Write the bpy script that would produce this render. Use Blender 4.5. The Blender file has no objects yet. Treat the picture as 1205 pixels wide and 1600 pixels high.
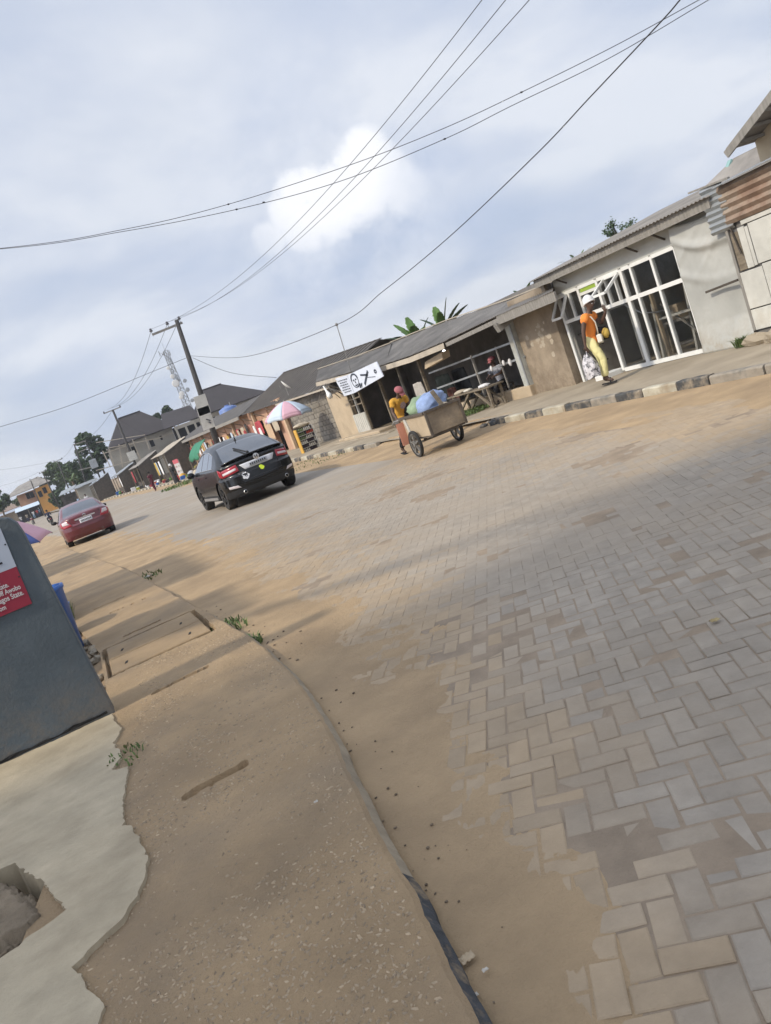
import bpy, bmesh, math, random
from mathutils import Vector, Matrix, noise as mnoise
random.seed(7)
V = Vector
SC = bpy.context.scene
COL = SC.collection
# ---------------------------------------------------------------- camera
FPX, ROLL, CAMH = 1230.0, math.radians(20.6), 1.65
PITCH, HEAD = math.radians(8.558), math.radians(20.113)
CF = V((math.sin(HEAD)*math.cos(PITCH), math.cos(HEAD)*math.cos(PITCH), -math.sin(PITCH)))
CR = V((math.cos(HEAD), -math.sin(HEAD), 0))
CU = CR.cross(CF)
CPOS = V((0, 0, CAMH))
cam = bpy.data.cameras.new('camera'); camo = bpy.data.objects.new('camera', cam); COL.objects.link(camo)
cx = CR*math.cos(ROLL) - CU*math.sin(ROLL); cy = CR*math.sin(ROLL) + CU*math.cos(ROLL); cz = -CF
M = Matrix((cx, cy, cz)).transposed().to_4x4(); M.translation = CPOS
camo.matrix_world = M
cam.sensor_fit = 'HORIZONTAL'; cam.sensor_width = 36; cam.lens = 36*FPX/1205
cam.clip_start = 0.05; cam.clip_end = 6000
SC.camera = camo
# ---------------------------------------------------------------- sky and sun
SUN_EL, SUN_DIR = math.radians(40), V((-1, -0.15, 0)).normalized()   # direction towards the sun
w = bpy.data.worlds.new('World'); SC.world = w; w.use_nodes = True
nt = w.node_tree; nt.nodes.clear()
def N(t, **kw):
    n = nt.nodes.new(t)
    for k, v in kw.items(): setattr(n, k, v)
    return n
def L(a, b): nt.links.new(a, b)
out = N('ShaderNodeOutputWorld'); bg = N('ShaderNodeBackground'); bg.inputs['Strength'].default_value = 0.1
sky = N('ShaderNodeTexSky', sky_type='NISHITA', sun_disc=False)
sky.sun_elevation = SUN_EL; sky.sun_rotation = math.atan2(SUN_DIR.x, SUN_DIR.y)
sky.dust_density = 3.0; sky.air_density = 1.0
tc = N('ShaderNodeTexCoord')
sep = N('ShaderNodeSeparateXYZ'); L(tc.outputs['Generated'], sep.inputs[0])
def mth(op, a, b=None, clamp=False):
    n = N('ShaderNodeMath', operation=op, use_clamp=clamp)
    for i, q in enumerate((a, b)):
        if q is None: continue
        if isinstance(q, (int, float)): n.inputs[i].default_value = q
        else: L(q, n.inputs[i])
    return n.outputs[0]
zz = mth('ADD', mth('MAXIMUM', sep.outputs['Z'], 0.0), 0.22)
cmb = N('ShaderNodeCombineXYZ'); L(mth('DIVIDE', sep.outputs['X'], zz), cmb.inputs[0]); L(mth('DIVIDE', sep.outputs['Y'], zz), cmb.inputs[1])
def noise_w(scale, detail, rough, vec, dist=0.0, off=0.0):
    mp = N('ShaderNodeMapping'); L(vec, mp.inputs[0]); mp.inputs['Location'].default_value = (off, off*0.7, off*1.3)
    n = N('ShaderNodeTexNoise'); L(mp.outputs[0], n.inputs['Vector'])
    n.inputs['Scale'].default_value = scale; n.inputs['Detail'].default_value = detail
    n.inputs['Roughness'].default_value = rough; n.inputs['Distortion'].default_value = dist
    return n.outputs['Fac']
def ramp(fac, *stops):
    r = N('ShaderNodeValToRGB'); L(fac, r.inputs[0]); e = r.color_ramp.elements
    while len(e) < len(stops): e.new(0.5)
    for i, (p, c) in enumerate(stops): e[i].position = p; e[i].color = (*c, 1)
    return r.outputs[0]
def mixc(fac, a, b):
    m = N('ShaderNodeMix', data_type='RGBA'); L(fac, m.inputs[0])
    for q, i in ((a, 6), (b, 7)):
        if isinstance(q, tuple): m.inputs[i].default_value = (*q, 1)
        else: L(q, m.inputs[i])
    return m.outputs[2]
# layered cloud sheet: soft grey veil with paler and bluer parts, everywhere in the sky
veil = noise_w(1.2, 8, 0.53, cmb.outputs[0], 0.25, 3.1)
veilc = ramp(veil, (0.35, (3.8, 4.4, 5.65)), (0.48, (4.6, 5.05, 6.0)), (0.60, (5.7, 6.0, 6.6)))
cover = ramp(noise_w(0.9, 5, 0.55, cmb.outputs[0], 0.2, 9.4), (0.34, (0.84,)*3), (0.6, (0.98,)*3))
# thin cloud glows broadly towards the sun
sdn = N('ShaderNodeVectorMath', operation='DOT_PRODUCT'); L(tc.outputs['Generated'], sdn.inputs[0]); sdn.inputs[1].default_value = (SUN_DIR.x*math.cos(SUN_EL), SUN_DIR.y*math.cos(SUN_EL), math.sin(SUN_EL))
glow = mth('ADD', 1.0, mth('MULTIPLY', mth('POWER', mth('MAXIMUM', sdn.outputs['Value'], 0.0), 2.2), 1.5))
vsc = N('ShaderNodeVectorMath', operation='SCALE'); L(veilc, vsc.inputs[0]); L(glow, vsc.inputs['Scale'])
c1 = mixc(cover, sky.outputs[0], vsc.outputs[0])
# heaped clouds: bright billows that noise scatters over the dome, one group stands over the roofs ahead
puff = noise_w(5.2, 7, 0.56, tc.outputs['Generated'], 0.15, 1.7)
def heap(px, py, rad):
    d0 = px
    vm = N('ShaderNodeVectorMath', operation='DISTANCE'); L(tc.outputs['Generated'], vm.inputs[0]); vm.inputs[1].default_value = d0
    return mth('SUBTRACT', 1.0, mth('DIVIDE', vm.outputs['Value'], rad), True)
def ray(px, py):
    dx, dy = px-602.5, py-800.0
    a = dx*math.cos(ROLL) - dy*math.sin(ROLL)
    b = -dx*math.sin(ROLL) - dy*math.cos(ROLL)
    return CF*FPX + CR*a + CU*b
def onZ(px, py, z=0.0):
    d = ray(px, py); return CPOS + d*((z-CAMH)/d.z)
def onX(px, py, X):
    d = ray(px, py); return CPOS + d*(X/d.x)
def onY(px, py, Y):
    d = ray(px, py); return CPOS + d*(Y/d.y)
def proj(p):
    q = V(p)-CPOS; z = q.dot(CF); a = q.dot(CR)/z*FPX; b = q.dot(CU)/z*FPX
    return 602.5 + a*math.cos(ROLL) - b*math.sin(ROLL), 800 - a*math.sin(ROLL) - b*math.cos(ROLL), z
def lobes_of(lst, noise_amt, src):
    cur = None
    for (d, r) in lst:
        h = heap(d, 0, r); cur = h if cur is None else mth('MAXIMUM', cur, h)
    return mth('ADD', cur, mth('MULTIPLY', mth('MULTIPLY', mth('SUBTRACT', src, 0.5), noise_amt), mth('MULTIPLY', cur, 4.0, True)))
puff2 = noise_w(17.0, 8, 0.6, tc.outputs['Generated'], 0.1, 4.2)
HD = lambda px, py: ray(px, py).normalized()
L1 = [(HD(x_, y_), r_/1230) for x_, y_, r_ in ((572,243,46),(552,262,42),(592,275,52),(520,290,42),(490,294,38),(462,302,38),(448,332,38),(475,345,50),(522,322,66),(562,302,56),(420,372,30),(640,300,50))]
rest = [(V((-.5,-.75,.42)).normalized(), .10), (V((-.42,-.80,.40)).normalized(), .08), (V((.85,-.3,.40)).normalized(), .09), (V((-.8,.5,.35)).normalized(), .09)]
lob = lobes_of(L1+rest, 1.35, puff2)
fade = mth('MAXIMUM', mth('MAXIMUM', heap(HD(500,255), 0, .135), heap(V((-.5,-.75,.42)).normalized(), 0, .16)), heap(V((.85,-.3,.40)).normalized(), 0, .16))
cumf = mth('MULTIPLY', ramp(lob, (0.06, (0,0,0)), (0.34, (.8,)*3), (0.5, (1,1,1))), mth('MULTIPLY', fade, 1.9, True))
soft = mth('MULTIPLY', mth('MAXIMUM', heap(HD(540,330), 0, .20), heap(V((-.5,-.75,.40)).normalized(), 0, .2)), ramp(puff2, (.36, (0,0,0)), (.62, (.55,)*3)))
c1 = mixc(soft, c1, (7.0, 7.15, 7.5))
c2 = mixc(mth('MULTIPLY', cumf, 0.85), c1, (7.7, 7.75, 7.95))
L(c2, bg.inputs['Color']); L(bg.outputs[0], out.inputs['Surface'])
sd = bpy.data.lights.new('sun', 'SUN'); sd.energy = 2.1; sd.angle = math.radians(3.0); sd.color = (1.0, 0.90, 0.74)
so = bpy.data.objects.new('sun', sd); COL.objects.link(so)
tosun = V((SUN_DIR.x*math.cos(SUN_EL), SUN_DIR.y*math.cos(SUN_EL), math.sin(SUN_EL)))
so.rotation_euler = tosun.to_track_quat('Z', 'Y').to_euler(); so.location = (-20, -5, 20)
SC.view_settings.view_transform = 'Standard'; SC.view_settings.look = 'None'
SC.view_settings.exposure = 0.5; SC.view_settings.gamma = 1.0; SC.view_settings.use_curve_mapping = False
SC.cycles.max_bounces = 6; SC.cycles.transparent_max_bounces = 8
SC.cycles.use_denoising = True

# ---------------------------------------------------------------- materials
MATS = {}
def lin(c):   # sRGB 0..255 -> linear
    return tuple(((v/255)/12.92 if v/255 <= .04045 else (((v/255)+.055)/1.055)**2.4) for v in c)
def mat(name, col, rough=0.8, var=0.12, scale=3.0, bump=0.15, bscale=30.0, col2=None, c2scale=1.2, c2lo=0.5, c2hi=0.7, metal=0.0, spec=0.4, rnd=0.0, coat=0.0, alpha=1.0, trans=0.0, emit=None, stretch=None, isl=False, ior=None, world=False, stain=None, mud=None):
    if name in MATS: return MATS[name]
    m = bpy.data.materials.new(name); m.use_nodes = True; t = m.node_tree; n = t.nodes; b = n['Principled BSDF']
    MATS[name] = m
    def ad(ty, **kw):
        q = n.new(ty)
        for k, v in kw.items(): setattr(q, k, v)
        return q
    b.inputs['Roughness'].default_value = rough; b.inputs['Metallic'].default_value = metal
    b.inputs['Specular IOR Level'].default_value = spec; b.inputs['Coat Weight'].default_value = coat
    b.inputs['Alpha'].default_value = alpha; b.inputs['Transmission Weight'].default_value = trans
    if ior: b.inputs['IOR'].default_value = ior
    co = ad('ShaderNodeTexCoord'); vec = co.outputs['Object']
    if world: vec = ad('ShaderNodeNewGeometry').outputs['Position']
    if stretch:
        mp = ad('ShaderNodeMapping'); mp.inputs['Scale'].default_value = stretch; t.links.new(vec, mp.inputs[0]); vec = mp.outputs[0]
    def nz(s, d=5, ro=0.6):
        q = ad('ShaderNodeTexNoise'); q.inputs['Scale'].default_value = s; q.inputs['Detail'].default_value = d; q.inputs['Roughness'].default_value = ro
        t.links.new(vec, q.inputs['Vector']); return q.outputs['Fac']
    def rp(f, a, bb, ca, cb):
        q = ad('ShaderNodeValToRGB'); e = q.color_ramp.elements; e[0].position = a; e[1].position = bb; e[0].color = (*ca, 1); e[1].color = (*cb, 1)
        t.links.new(f, q.inputs[0]); return q.outputs[0]
    lo = tuple(v*(1-var) for v in col); hi = tuple(min(1, v*(1+var)) for v in col)
    c = rp(nz(scale), 0.3, 0.7, lo, hi)
    if col2:
        f = rp(nz(c2scale, 6, 0.65), c2lo, c2hi, (0, 0, 0), (1, 1, 1))
        mx = ad('ShaderNodeMix', data_type='RGBA'); t.links.new(f, mx.inputs[0]); t.links.new(c, mx.inputs[6]); mx.inputs[7].default_value = (*col2, 1); c = mx.outputs[2]
    if rnd:
        oi = ad('ShaderNodeNewGeometry') if isl else ad('ShaderNodeObjectInfo')
        mr = ad('ShaderNodeMapRange'); t.links.new(oi.outputs['Random Per Island' if isl else 'Random'], mr.inputs[0]); mr.inputs[3].default_value = 1-rnd; mr.inputs[4].default_value = 1+rnd
        mx = ad('ShaderNodeVectorMath', operation='SCALE'); t.links.new(c, mx.inputs[0]); t.links.new(mr.outputs[0], mx.inputs['Scale']); c = mx.outputs[0]
    if stain:
        f = rp(nz(stain[0], 7, .62), .32, .62, (stain[1],)*3, (1.04,)*3); mx = ad('ShaderNodeMix', data_type='RGBA', blend_type='MULTIPLY'); mx.inputs[0].default_value = 1; t.links.new(c, mx.inputs[6]); t.links.new(f, mx.inputs[7]); c = mx.outputs[2]
    if mud:      # splashed mud that thins out upwards
        ge_ = ad('ShaderNodeNewGeometry'); sx_ = ad('ShaderNodeSeparateXYZ'); t.links.new(ge_.outputs['Position'], sx_.inputs[0]); mr = ad('ShaderNodeMapRange'); t.links.new(sx_.outputs['Z'], mr.inputs[0]); mr.inputs[1].default_value = mud[1]; mr.inputs[2].default_value = mud[2]; mr.inputs[3].default_value = .75; mr.inputs[4].default_value = 0
        ns_ = rp(nz(7, 8, .75), .40, .62, (0,0,0), (1,1,1)); mm_ = ad('ShaderNodeMath', operation='MULTIPLY'); t.links.new(mr.outputs[0], mm_.inputs[0]); t.links.new(ns_, mm_.inputs[1]); mx = ad('ShaderNodeMix', data_type='RGBA'); t.links.new(mm_.outputs[0], mx.inputs[0]); t.links.new(c, mx.inputs[6]); mx.inputs[7].default_value = (*mud[0], 1); c = mx.outputs[2]
    t.links.new(c, b.inputs['Base Color'])
    if bump:
        bp = ad('ShaderNodeBump'); bp.inputs['Strength'].default_value = min(1, bump*2); bp.inputs['Distance'].default_value = 0.02
        t.links.new(nz(bscale, 6, 0.7), bp.inputs['Height']); t.links.new(bp.outputs[0], b.inputs['Normal'])
    if emit:
        b.inputs['Emission Color'].default_value = (*emit[0], 1); b.inputs['Emission Strength'].default_value = emit[1]
    return m
# ---------------------------------------------------------------- mesh builder
class MB:
    def __init__(s): s.v = []; s.f = []
    def add(s, vs, fs):
        o = len(s.v); s.v += [V(p) for p in vs]; s.f += [tuple(i+o for i in f) for f in fs]; return s
    def box(s, x0, x1, y0, y1, z0, z1):
        return s.add([(x0,y0,z0),(x1,y0,z0),(x1,y1,z0),(x0,y1,z0),(x0,y0,z1),(x1,y0,z1),(x1,y1,z1),(x0,y1,z1)],
                     [(0,3,2,1),(4,5,6,7),(0,1,5,4),(1,2,6,5),(2,3,7,6),(3,0,4,7)])
    def cbox(s, x0, x1, y0, y1, z0, z1, c):   # chamfered on all upper and vertical edges
        p = []
        for z, i in ((z0, 0), (z1-c, 0), (z1, c)):
            p += [(x0+i,y0+i,z),(x1-i,y0+i,z),(x1-i,y1-i,z),(x0+i,y1-i,z)]
        f = [(3,2,1,0),(8,9,10,11)]
        for k in (0, 4):
            for i in range(4):
                j = (i+1) % 4; f.append((k+i, k+j, k+4+j, k+4+i))
        return s.add(p, f)
    def bar(s, a, b, w=0.05, h=None, up=(0,0,1)):
        a, b = V(a), V(b); h = h or w; d = (b-a).normalized(); u = V(up)
        if abs(d.dot(u)) > 0.98: u = V((1, 0, 0))
        x = d.cross(u).normalized()*(w/2); y = x.cross(d).normalized()*(h/2)
        p = [a-x-y, a+x-y, a+x+y, a-x+y, b-x-y, b+x-y, b+x+y, b-x+y]
        return s.add(p, [(0,1,2,3),(7,6,5,4),(0,4,5,1),(1,5,6,2),(2,6,7,3),(3,7,4,0)])
    def slab(s, pts, t):                      # planar polygon thickened by vector t
        n = len(pts); p = [V(q) for q in pts]; t = V(t)
        f = [tuple(range(n-1, -1, -1)), tuple(range(n, 2*n))]
        for i in range(n): j = (i+1) % n; f.append((i, j, n+j, n+i))
        return s.add(p + [q+t for q in p], f)
    def tube(s, pts, r, n=8, cap=True):
        pts = [V(p) for p in pts]; m = len(pts); rr = r if isinstance(r, (list, tuple)) else [r]*m
        vs = []; ref = None
        for i, p in enumerate(pts):
            d = (pts[min(i+1, m-1)] - pts[max(i-1, 0)]).normalized()
            if ref is None:
                ref = V((0,0,1)) if abs(d.z) < 0.9 else V((1,0,0))
            x = d.cross(ref).normalized(); y = x.cross(d); ref = y
            for k in range(n):
                a = 2*math.pi*k/n; vs.append(p + (x*math.cos(a) + y*math.sin(a))*rr[i])
        fs = []
        for i in range(m-1):
            for k in range(n):
                k2 = (k+1) % n; fs.append((i*n+k, i*n+k2, (i+1)*n+k2, (i+1)*n+k))
        if cap: fs += [tuple(range(n-1, -1, -1)), tuple((m-1)*n+k for k in range(n))]
        return s.add(vs, fs)
    def lathe(s, prof, c=(0,0,0), n=20, axis='z', ang=2*math.pi):
        c = V(c); vs = []
        for r, h in prof:
            for k in range(n):
                a = ang*k/n; u, v2 = r*math.cos(a), r*math.sin(a)
                vs.append(c + (V((u, v2, h)) if axis == 'z' else V((h, u, v2)) if axis == 'x' else V((u, h, v2))))
        fs = []
        for i in range(len(prof)-1):
            for k in range(n):
                k2 = (k+1) % n; fs.append((i*n+k, i*n+k2, (i+1)*n+k2, (i+1)*n+k))
        return s.add(vs, fs)
    def ball(s, c, r, n=12, m=8, jit=0.0):
        if isinstance(r, (int, float)): r = (r, r, r)
        c = V(c); vs = []; 
        for i in range(m+1):
            a = math.pi*i/m
            for k in range(n):
                b = 2*math.pi*k/n; q = 1 + (random.uniform(-jit, jit) if jit else 0)
                vs.append(c + V((r[0]*math.sin(a)*math.cos(b)*q, r[1]*math.sin(a)*math.sin(b)*q, r[2]*math.cos(a)*q)))
        fs = [(i*n+k, (i+1)*n+k, (i+1)*n+(k+1) % n, i*n+(k+1) % n) for i in range(m) for k in range(n)]
        return s.add(vs, fs)
    def grid(s, fn, nu, nv):
        vs = [fn(i/nu, j/nv) for j in range(nv+1) for i in range(nu+1)]
        return s.add(vs, [(j*(nu+1)+i, j*(nu+1)+i+1, (j+1)*(nu+1)+i+1, (j+1)*(nu+1)+i) for j in range(nv) for i in range(nu)])
    def corr(s, a, b, c, amp=0.02, pitch=0.08, t=0.006, rows=6, jit=0.0):
        # corrugated sheet: a corner, a->b runs across the waves, a->c along them
        a, b, c = V(a), V(b), V(c); u = b-a; v = c-a; nrm = u.cross(v).normalized(); nw = max(6, int(u.length/pitch)*4)
        sag = [random.uniform(-jit, jit) for _ in range(64)]
        def pt(i, j, o):
            return a + u*(i/nw) + v*(j/rows) + nrm*(amp*math.cos(i*math.pi/2) + o + sag[(i//8 + 3*j) % 64])
        vs = [pt(i, j, o) for o in (0, -t) for j in range(rows+1) for i in range(nw+1)]
        fs = []; W = nw+1; K = W*(rows+1)
        for j in range(rows):
            for i in range(nw):
                q = j*W+i; fs.append((q, q+1, q+W+1, q+W)); fs.append((K+q, K+q+W, K+q+W+1, K+q+1))
        for i in range(nw):
            fs.append((i, K+i, K+i+1, i+1)); q = rows*W+i; fs.append((q, q+1, K+q+1, K+q))
        for j in range(rows):
            q = j*W; fs.append((q, q+W, K+q+W, K+q)); q = j*W+nw; fs.append((q, K+q, K+q+W, q+W))
        return s.add(vs, fs)
ORG = {}
def link(name, me, parent=None, org=None):
    o = bpy.data.objects.new(name, me); COL.objects.link(o)
    if parent is not None: o.parent = parent
    return o
def obj(name, mb, material, parent=None, local=False, smooth=False, bevel=0, auto=None):
    me = bpy.data.meshes.new(name)
    if parent is not None:
        org = V((0,0,0)) if local else ORG.get(parent.name, V((0,0,0)))
    elif local: org = V((0,0,0))
    else:
        xs = [p.x for p in mb.v]; ys = [p.y for p in mb.v]; org = V(((min(xs)+max(xs))/2, (min(ys)+max(ys))/2, min(p.z for p in mb.v)))
    me.from_pydata([p-org for p in mb.v], [], mb.f); me.update()
    if isinstance(material, str): material = MATS[material]
    me.materials.append(material)
    if smooth: me.shade_smooth()
    if auto is not None:
        me.shade_smooth(); bm = bmesh.new(); bm.from_mesh(me)
        for e in bm.edges:
            if len(e.link_faces) == 2 and e.calc_face_angle(0) > math.radians(auto): e.smooth = False
        bm.to_mesh(me); bm.free()
    o = link(name, me, parent)
    if parent is None: o.location = org
    ORG[o.name] = org
    if bevel:
        md = o.modifiers.new('bevel', 'BEVEL'); md.width = bevel; md.segments = 2; md.limit_method = 'ANGLE'
    return o
def tag(o, label, cat, group=None):
    o['label'] = label; o['category'] = cat
    if group: o['group'] = group
    return o
def thing(name, label, cat, loc=(0,0,0), group=None, rotz=0.0):
    o = bpy.data.objects.new(name, None); COL.objects.link(o); o.location = loc; o.rotation_euler = (0, 0, rotz); o.empty_display_size = 0.1
    ORG[o.name] = V(loc); return tag(o, label, cat, group)
def struct(name, mb, material, **kw):
    o = obj(name, mb, material, **kw); o['kind'] = 'structure'; return o
def dup(root, loc, rotz, label=None, group=None, scale=None):
    def cp(o, par):
        c = o.copy(); COL.objects.link(c); c.parent = par
        for ch in [q for q in o.children]: cp(ch, c)
        return c
    r = cp(root, None); r.location = loc; r.rotation_euler = (0, 0, rotz); ORG[r.name] = V(loc)
    if scale: r.scale = (scale,)*3
    if label: r['label'] = label
    if group: r['group'] = group
    return r
def fbm(x, y, z=0.0, o=4):
    return mnoise.fractal((x, y, z), 1.0, 2.0, o)
def pw(tab, y):
    if y <= tab[0][0]:
        (a, p), (b, q) = tab[0], tab[1]
    elif y >= tab[-1][0]:
        (a, p), (b, q) = tab[-2], tab[-1]
    else:
        for i in range(len(tab)-1):
            if tab[i][0] <= y <= tab[i+1][0]: (a, p), (b, q) = tab[i], tab[i+1]; break
    return p + (q-p)*(y-a)/(b-a)
def smooth_pw(tab, y, h):
    return sum(pw(tab, y+h*k) for k in (-1, -0.5, 0, 0.5, 1))/5
# ---------------------------------------------------------------- ground levels and road edges
def terr(y):
    if y <= 40: return 0.0
    d = min(y, 260)-40; z = 0.006*d + 0.00004*d*d
    if y > 260: z += (y-260)*0.02
    return z
KL = [(-8,-2.6),(-3,-0.75),(0,0.07),(1.84,0.40),(2.46,0.49),(4.03,0.74),(4.95,0.83),(6.5,0.88),(8.3,0.80),(16.3,0.45),(26,-0.30),(35.4,-0.97),(60,-3.3),(100,-8.0),(165,-18),(320,-46)]
def kL(y): return smooth_pw(KL, y, 0.4 if y < 10 else 2)
def kR(y):
    if y < 45: return 8.65
    d = min(y, 100)-45; x = 8.65-0.0013*d*d
    if y > 100: x -= (y-100)*0.143
    return x
def edge_steps(y0, y1):
    ys = [y0]
    while ys[-1] < y1: ys.append(ys[-1] + max(0.05, abs(ys[-1])*0.03))
    ys[-1] = y1; return ys
# ================================================================ GROUND
mat('dirt', (0.30,0.215,0.13), 0.95, 0.2, 0.6, 0.3, 12, col2=(0.20,0.16,0.11), c2scale=0.15)
mat('sand', (0.402,0.287,0.168), 0.95, 0.16, 1.3, 0.4, 45, world=True, stain=(1.1, .82), col2=(0.31,0.222,0.135), c2scale=0.9, c2lo=0.48, c2hi=0.75)
mat('joint', (0.29,0.225,0.16), 0.95, 0.2, 4, 0.3, 60)
PVc, SDc = V((0.322,0.278,0.224)), V((0.378,0.280,0.175))
for lv_, t_ in enumerate((0.0, .3, .62, .9)):
    cA = tuple(PVc.lerp(SDc, t_*.85)); cB = tuple(PVc.lerp(SDc, min(1, t_+.32)))
    for nm_, il_ in (('paver', False), ('paver_mass', True)):
        mat(nm_+str(lv_), cA, 0.88, 0.14, 7, 0.2, 70, col2=cB, c2scale=0.9, c2lo=.38, c2hi=.75, rnd=(.03 if il_ else .08), isl=il_, world=True, stain=(.55, .88))
mat('road_far', (0.318,0.277,0.226), 0.85, 0.12, 0.8, 0.15, 12, col2=(0.30,0.235,0.16), c2scale=0.25, c2lo=0.45, c2hi=0.75, world=True, stain=(.55, .86))
mat('slab', (0.395,0.280,0.162), 0.92, 0.16, 1.7, 0.5, 45, stain=(1.6, .87), col2=(0.30,0.225,0.146), c2scale=1.0, c2lo=0.45, c2hi=0.7)
mat('pad', (0.46,0.39,0.275), 0.85, 0.16, 2.5, 0.2, 35, col2=(0.34,0.28,0.19), c2scale=1.4, c2lo=0.45, c2hi=0.75, stretch=(1,1.2,1), stain=(3.5, .86))
mat('pebble', (0.375,0.292,0.198), 0.9, 0.2, 30, 0.1, 60, rnd=0.28, isl=True)
mat('verge', (0.335,0.280,0.205), 0.93, 0.18, 0.9, 0.3, 30, col2=(0.25,0.205,0.145), c2scale=0.6)
mat('kerb_black', (0.065,0.066,0.066), 0.8, 0.3, 6, 0.3, 40, col2=(0.30,0.25,0.185), c2scale=5, c2lo=0.44, c2hi=0.66)
mat('kerb_white', (0.45,0.42,0.335), 0.85, 0.2, 5, 0.3, 40, col2=(0.31,0.255,0.18), c2scale=3.5, c2lo=0.42, c2hi=0.66)
mat('kerb_bare', (0.30,0.265,0.215), 0.9, 0.2, 5, 0.4, 30, col2=(0.17,0.16,0.14), c2scale=3)
mat('kerb_dark_edge', (0.075,0.08,0.088), 0.8, 0.4, 12, 0.5, 60, col2=(0.29,0.225,0.15), c2scale=9, c2lo=0.50, c2hi=0.64)
mat('kerb_pale_edge', (0.33,0.27,0.19), 0.85, 0.2, 8, 0.4, 50)
mat('rubble', (0.30,0.26,0.20), 0.95, 0.3, 8, 0.5, 25, rnd=0.35, isl=True)
mat('dark_hole', (0.03,0.028,0.025), 0.95, 0.3, 5, 0.2)
mat('paper', (0.5,0.46,0.4), 0.7, 0.08, 8, 0.2, 20)
mat('grass', (0.10,0.145,0.045), 0.8, 0.3, 5, 0, rnd=0.3, isl=True)

# one sheet of earth out to the horizon, following the gentle rise of the street
mb = MB()
ys = [-60,-20,-5,0,10,20,30,40] + [40+8*i for i in range(1, 36)] + [400, 600, 1200, 3500]
xs = [-2500,-600,-200,-80,-30,-10,0,10,30,80,200,600,2500]
W = len(xs)
mb.add([(x, y, terr(min(y, 400))-0.30) for y in ys for x in xs], [(j*W+i, j*W+i+1, (j+1)*W+i+1, (j+1)*W+i) for j in range(len(ys)-1) for i in range(W-1)])
struct('ground', mb, 'dirt')
# road bed, seen as block paving far off, hidden under the pavers near the camera
mb = MB(); ys = [-8+0.8*i for i in range(85)] + [61+4*i for i in range(66)]
def road_z(y): return terr(y) + ((-0.0042+.0022*min(1, max(0, y-3)/4)) if y < 15 else -0.002 + min(1, (y-15)/2)*0.001)
nx = 10
mb.add([((kL(y)-0.1)+(kR(y)+0.1-kL(y)+0.1)*i/nx, y, road_z(y)) for y in ys for i in range(nx+1)], [(j*(nx+1)+i, j*(nx+1)+i+1, (j+1)*(nx+1)+i+1, (j+1)*(nx+1)+i) for j in range(len(ys)-1) for i in range(nx)])
road = struct('road', mb, 'joint'); ORG[road.name] = V(road.location)
road.data.materials.append(MATS['road_far'])
for p in road.data.polygons:
    if p.center.y + road.location.y > 15.5: p.material_index = 1
# ---- block pavers in 90 degree herringbone, turned against the street
PA = math.radians(-31); U = 0.095; ca, sa = math.cos(PA), math.sin(PA)
bricks = []
for gx in range(-140, 140):
    for gy in range(-60, 220):
        k = (gx-gy) % 4
        if k == 0: cxy = ((gx+1)*U, (gy+0.5)*U); vert = False
        elif k == 3: cxy = ((gx+0.5)*U, (gy+1)*U); vert = True
        else: continue
        X = ca*cxy[0]-sa*cxy[1]; Y = sa*cxy[0]+ca*cxy[1]
        if not (0.2 < Y < 16.2): continue
        if X < kL(Y)+0.05 or X > 8.55: continue
        bricks.append((X, Y, vert))
SANDW = [(-2,0.3),(1.5,0.45),(2.15,0.55),(2.6,0.60),(3.8,0.75),(4.9,0.85),(6.2,1.0),(8,1.1),(12,1.5),(17,1.9),(26,2.2),(40,1.6),(60,1.2),(120,1.0)]
def sandL(x, y):      # height of drifted sand by the left kerb
    d = (x-kL(y))/pw(SANDW, y)
    f = fbm(x*1.3, y*1.3, 2.0)*0.5 + fbm(x*5, y*5, 5.0)*0.22
    return 0.022*(1-d) + 0.016*f - 0.004 + 0.0022*fbm(x*22, y*22, 1.0, 3) + 0.004*fbm(x*7, y*7, 31.0, 3) - 0.006*max(0, fbm(x*3.2, y*2.1, 77.0, 2)-.25)
def sandR(x, y):
    d = (8.65-x)/1.9 if y < 45 else (kR(y)-x)/1.9
    f = fbm(x*0.9, y*0.45, 12.0)*0.6 + fbm(x*4, y*3, 15.0)*0.15
    return 0.020*(1-d) + 0.014*f - 0.004
variants = []
for k in range(5):
    q = MB(); lx, ly = 0.0918+random.uniform(-.0015,.001), 0.0442+random.uniform(-.001,.001)
    c = 0.005; p = []
    jj = [random.uniform(-.0025, .0025) for _ in range(16)]
    for z, i in ((-0.03, 0), (-c*0.7, 0), (0, c)):
        p += [(-lx+i+jj[0],-ly+i+jj[1],z),(lx-i+jj[2],-ly+i+jj[3],z),(lx-i+jj[4],ly-i+jj[5],z),(-lx+i+jj[6],ly-i+jj[7],z)]
    fs = [(8,9,10,11)]
    for kk in (0, 4):
        for i in range(4): j = (i+1) % 4; fs.append((kk+i, kk+j, kk+4+j, kk+4+i))
    q.add(p, fs); variants.append(q)
flat_v = []
for k in range(5):
    q = MB(); lx, ly = .0941, .0466; c = .0012; p = []
    for z, i in ((-0.03, 0), (-c, 0), (0, c)): p += [(-lx+i,-ly+i,z),(lx-i,-ly+i,z),(lx-i,ly-i,z),(-lx+i,ly-i,z)]
    fs = [(8,9,10,11)]
    for kk in (0, 4):
        for i in range(4): j = (i+1) % 4; fs.append((kk+i, kk+j, kk+4+j, kk+4+i))
    q.add(p, fs); flat_v.append(q)
vmesh = []
for q in variants:
    for lv_ in range(4): me = bpy.data.meshes.new('paver'); me.from_pydata(q.v, [], q.f); me.materials.append(MATS['paver%d' % lv_]); vmesh.append(me)
sc_ = []
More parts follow.
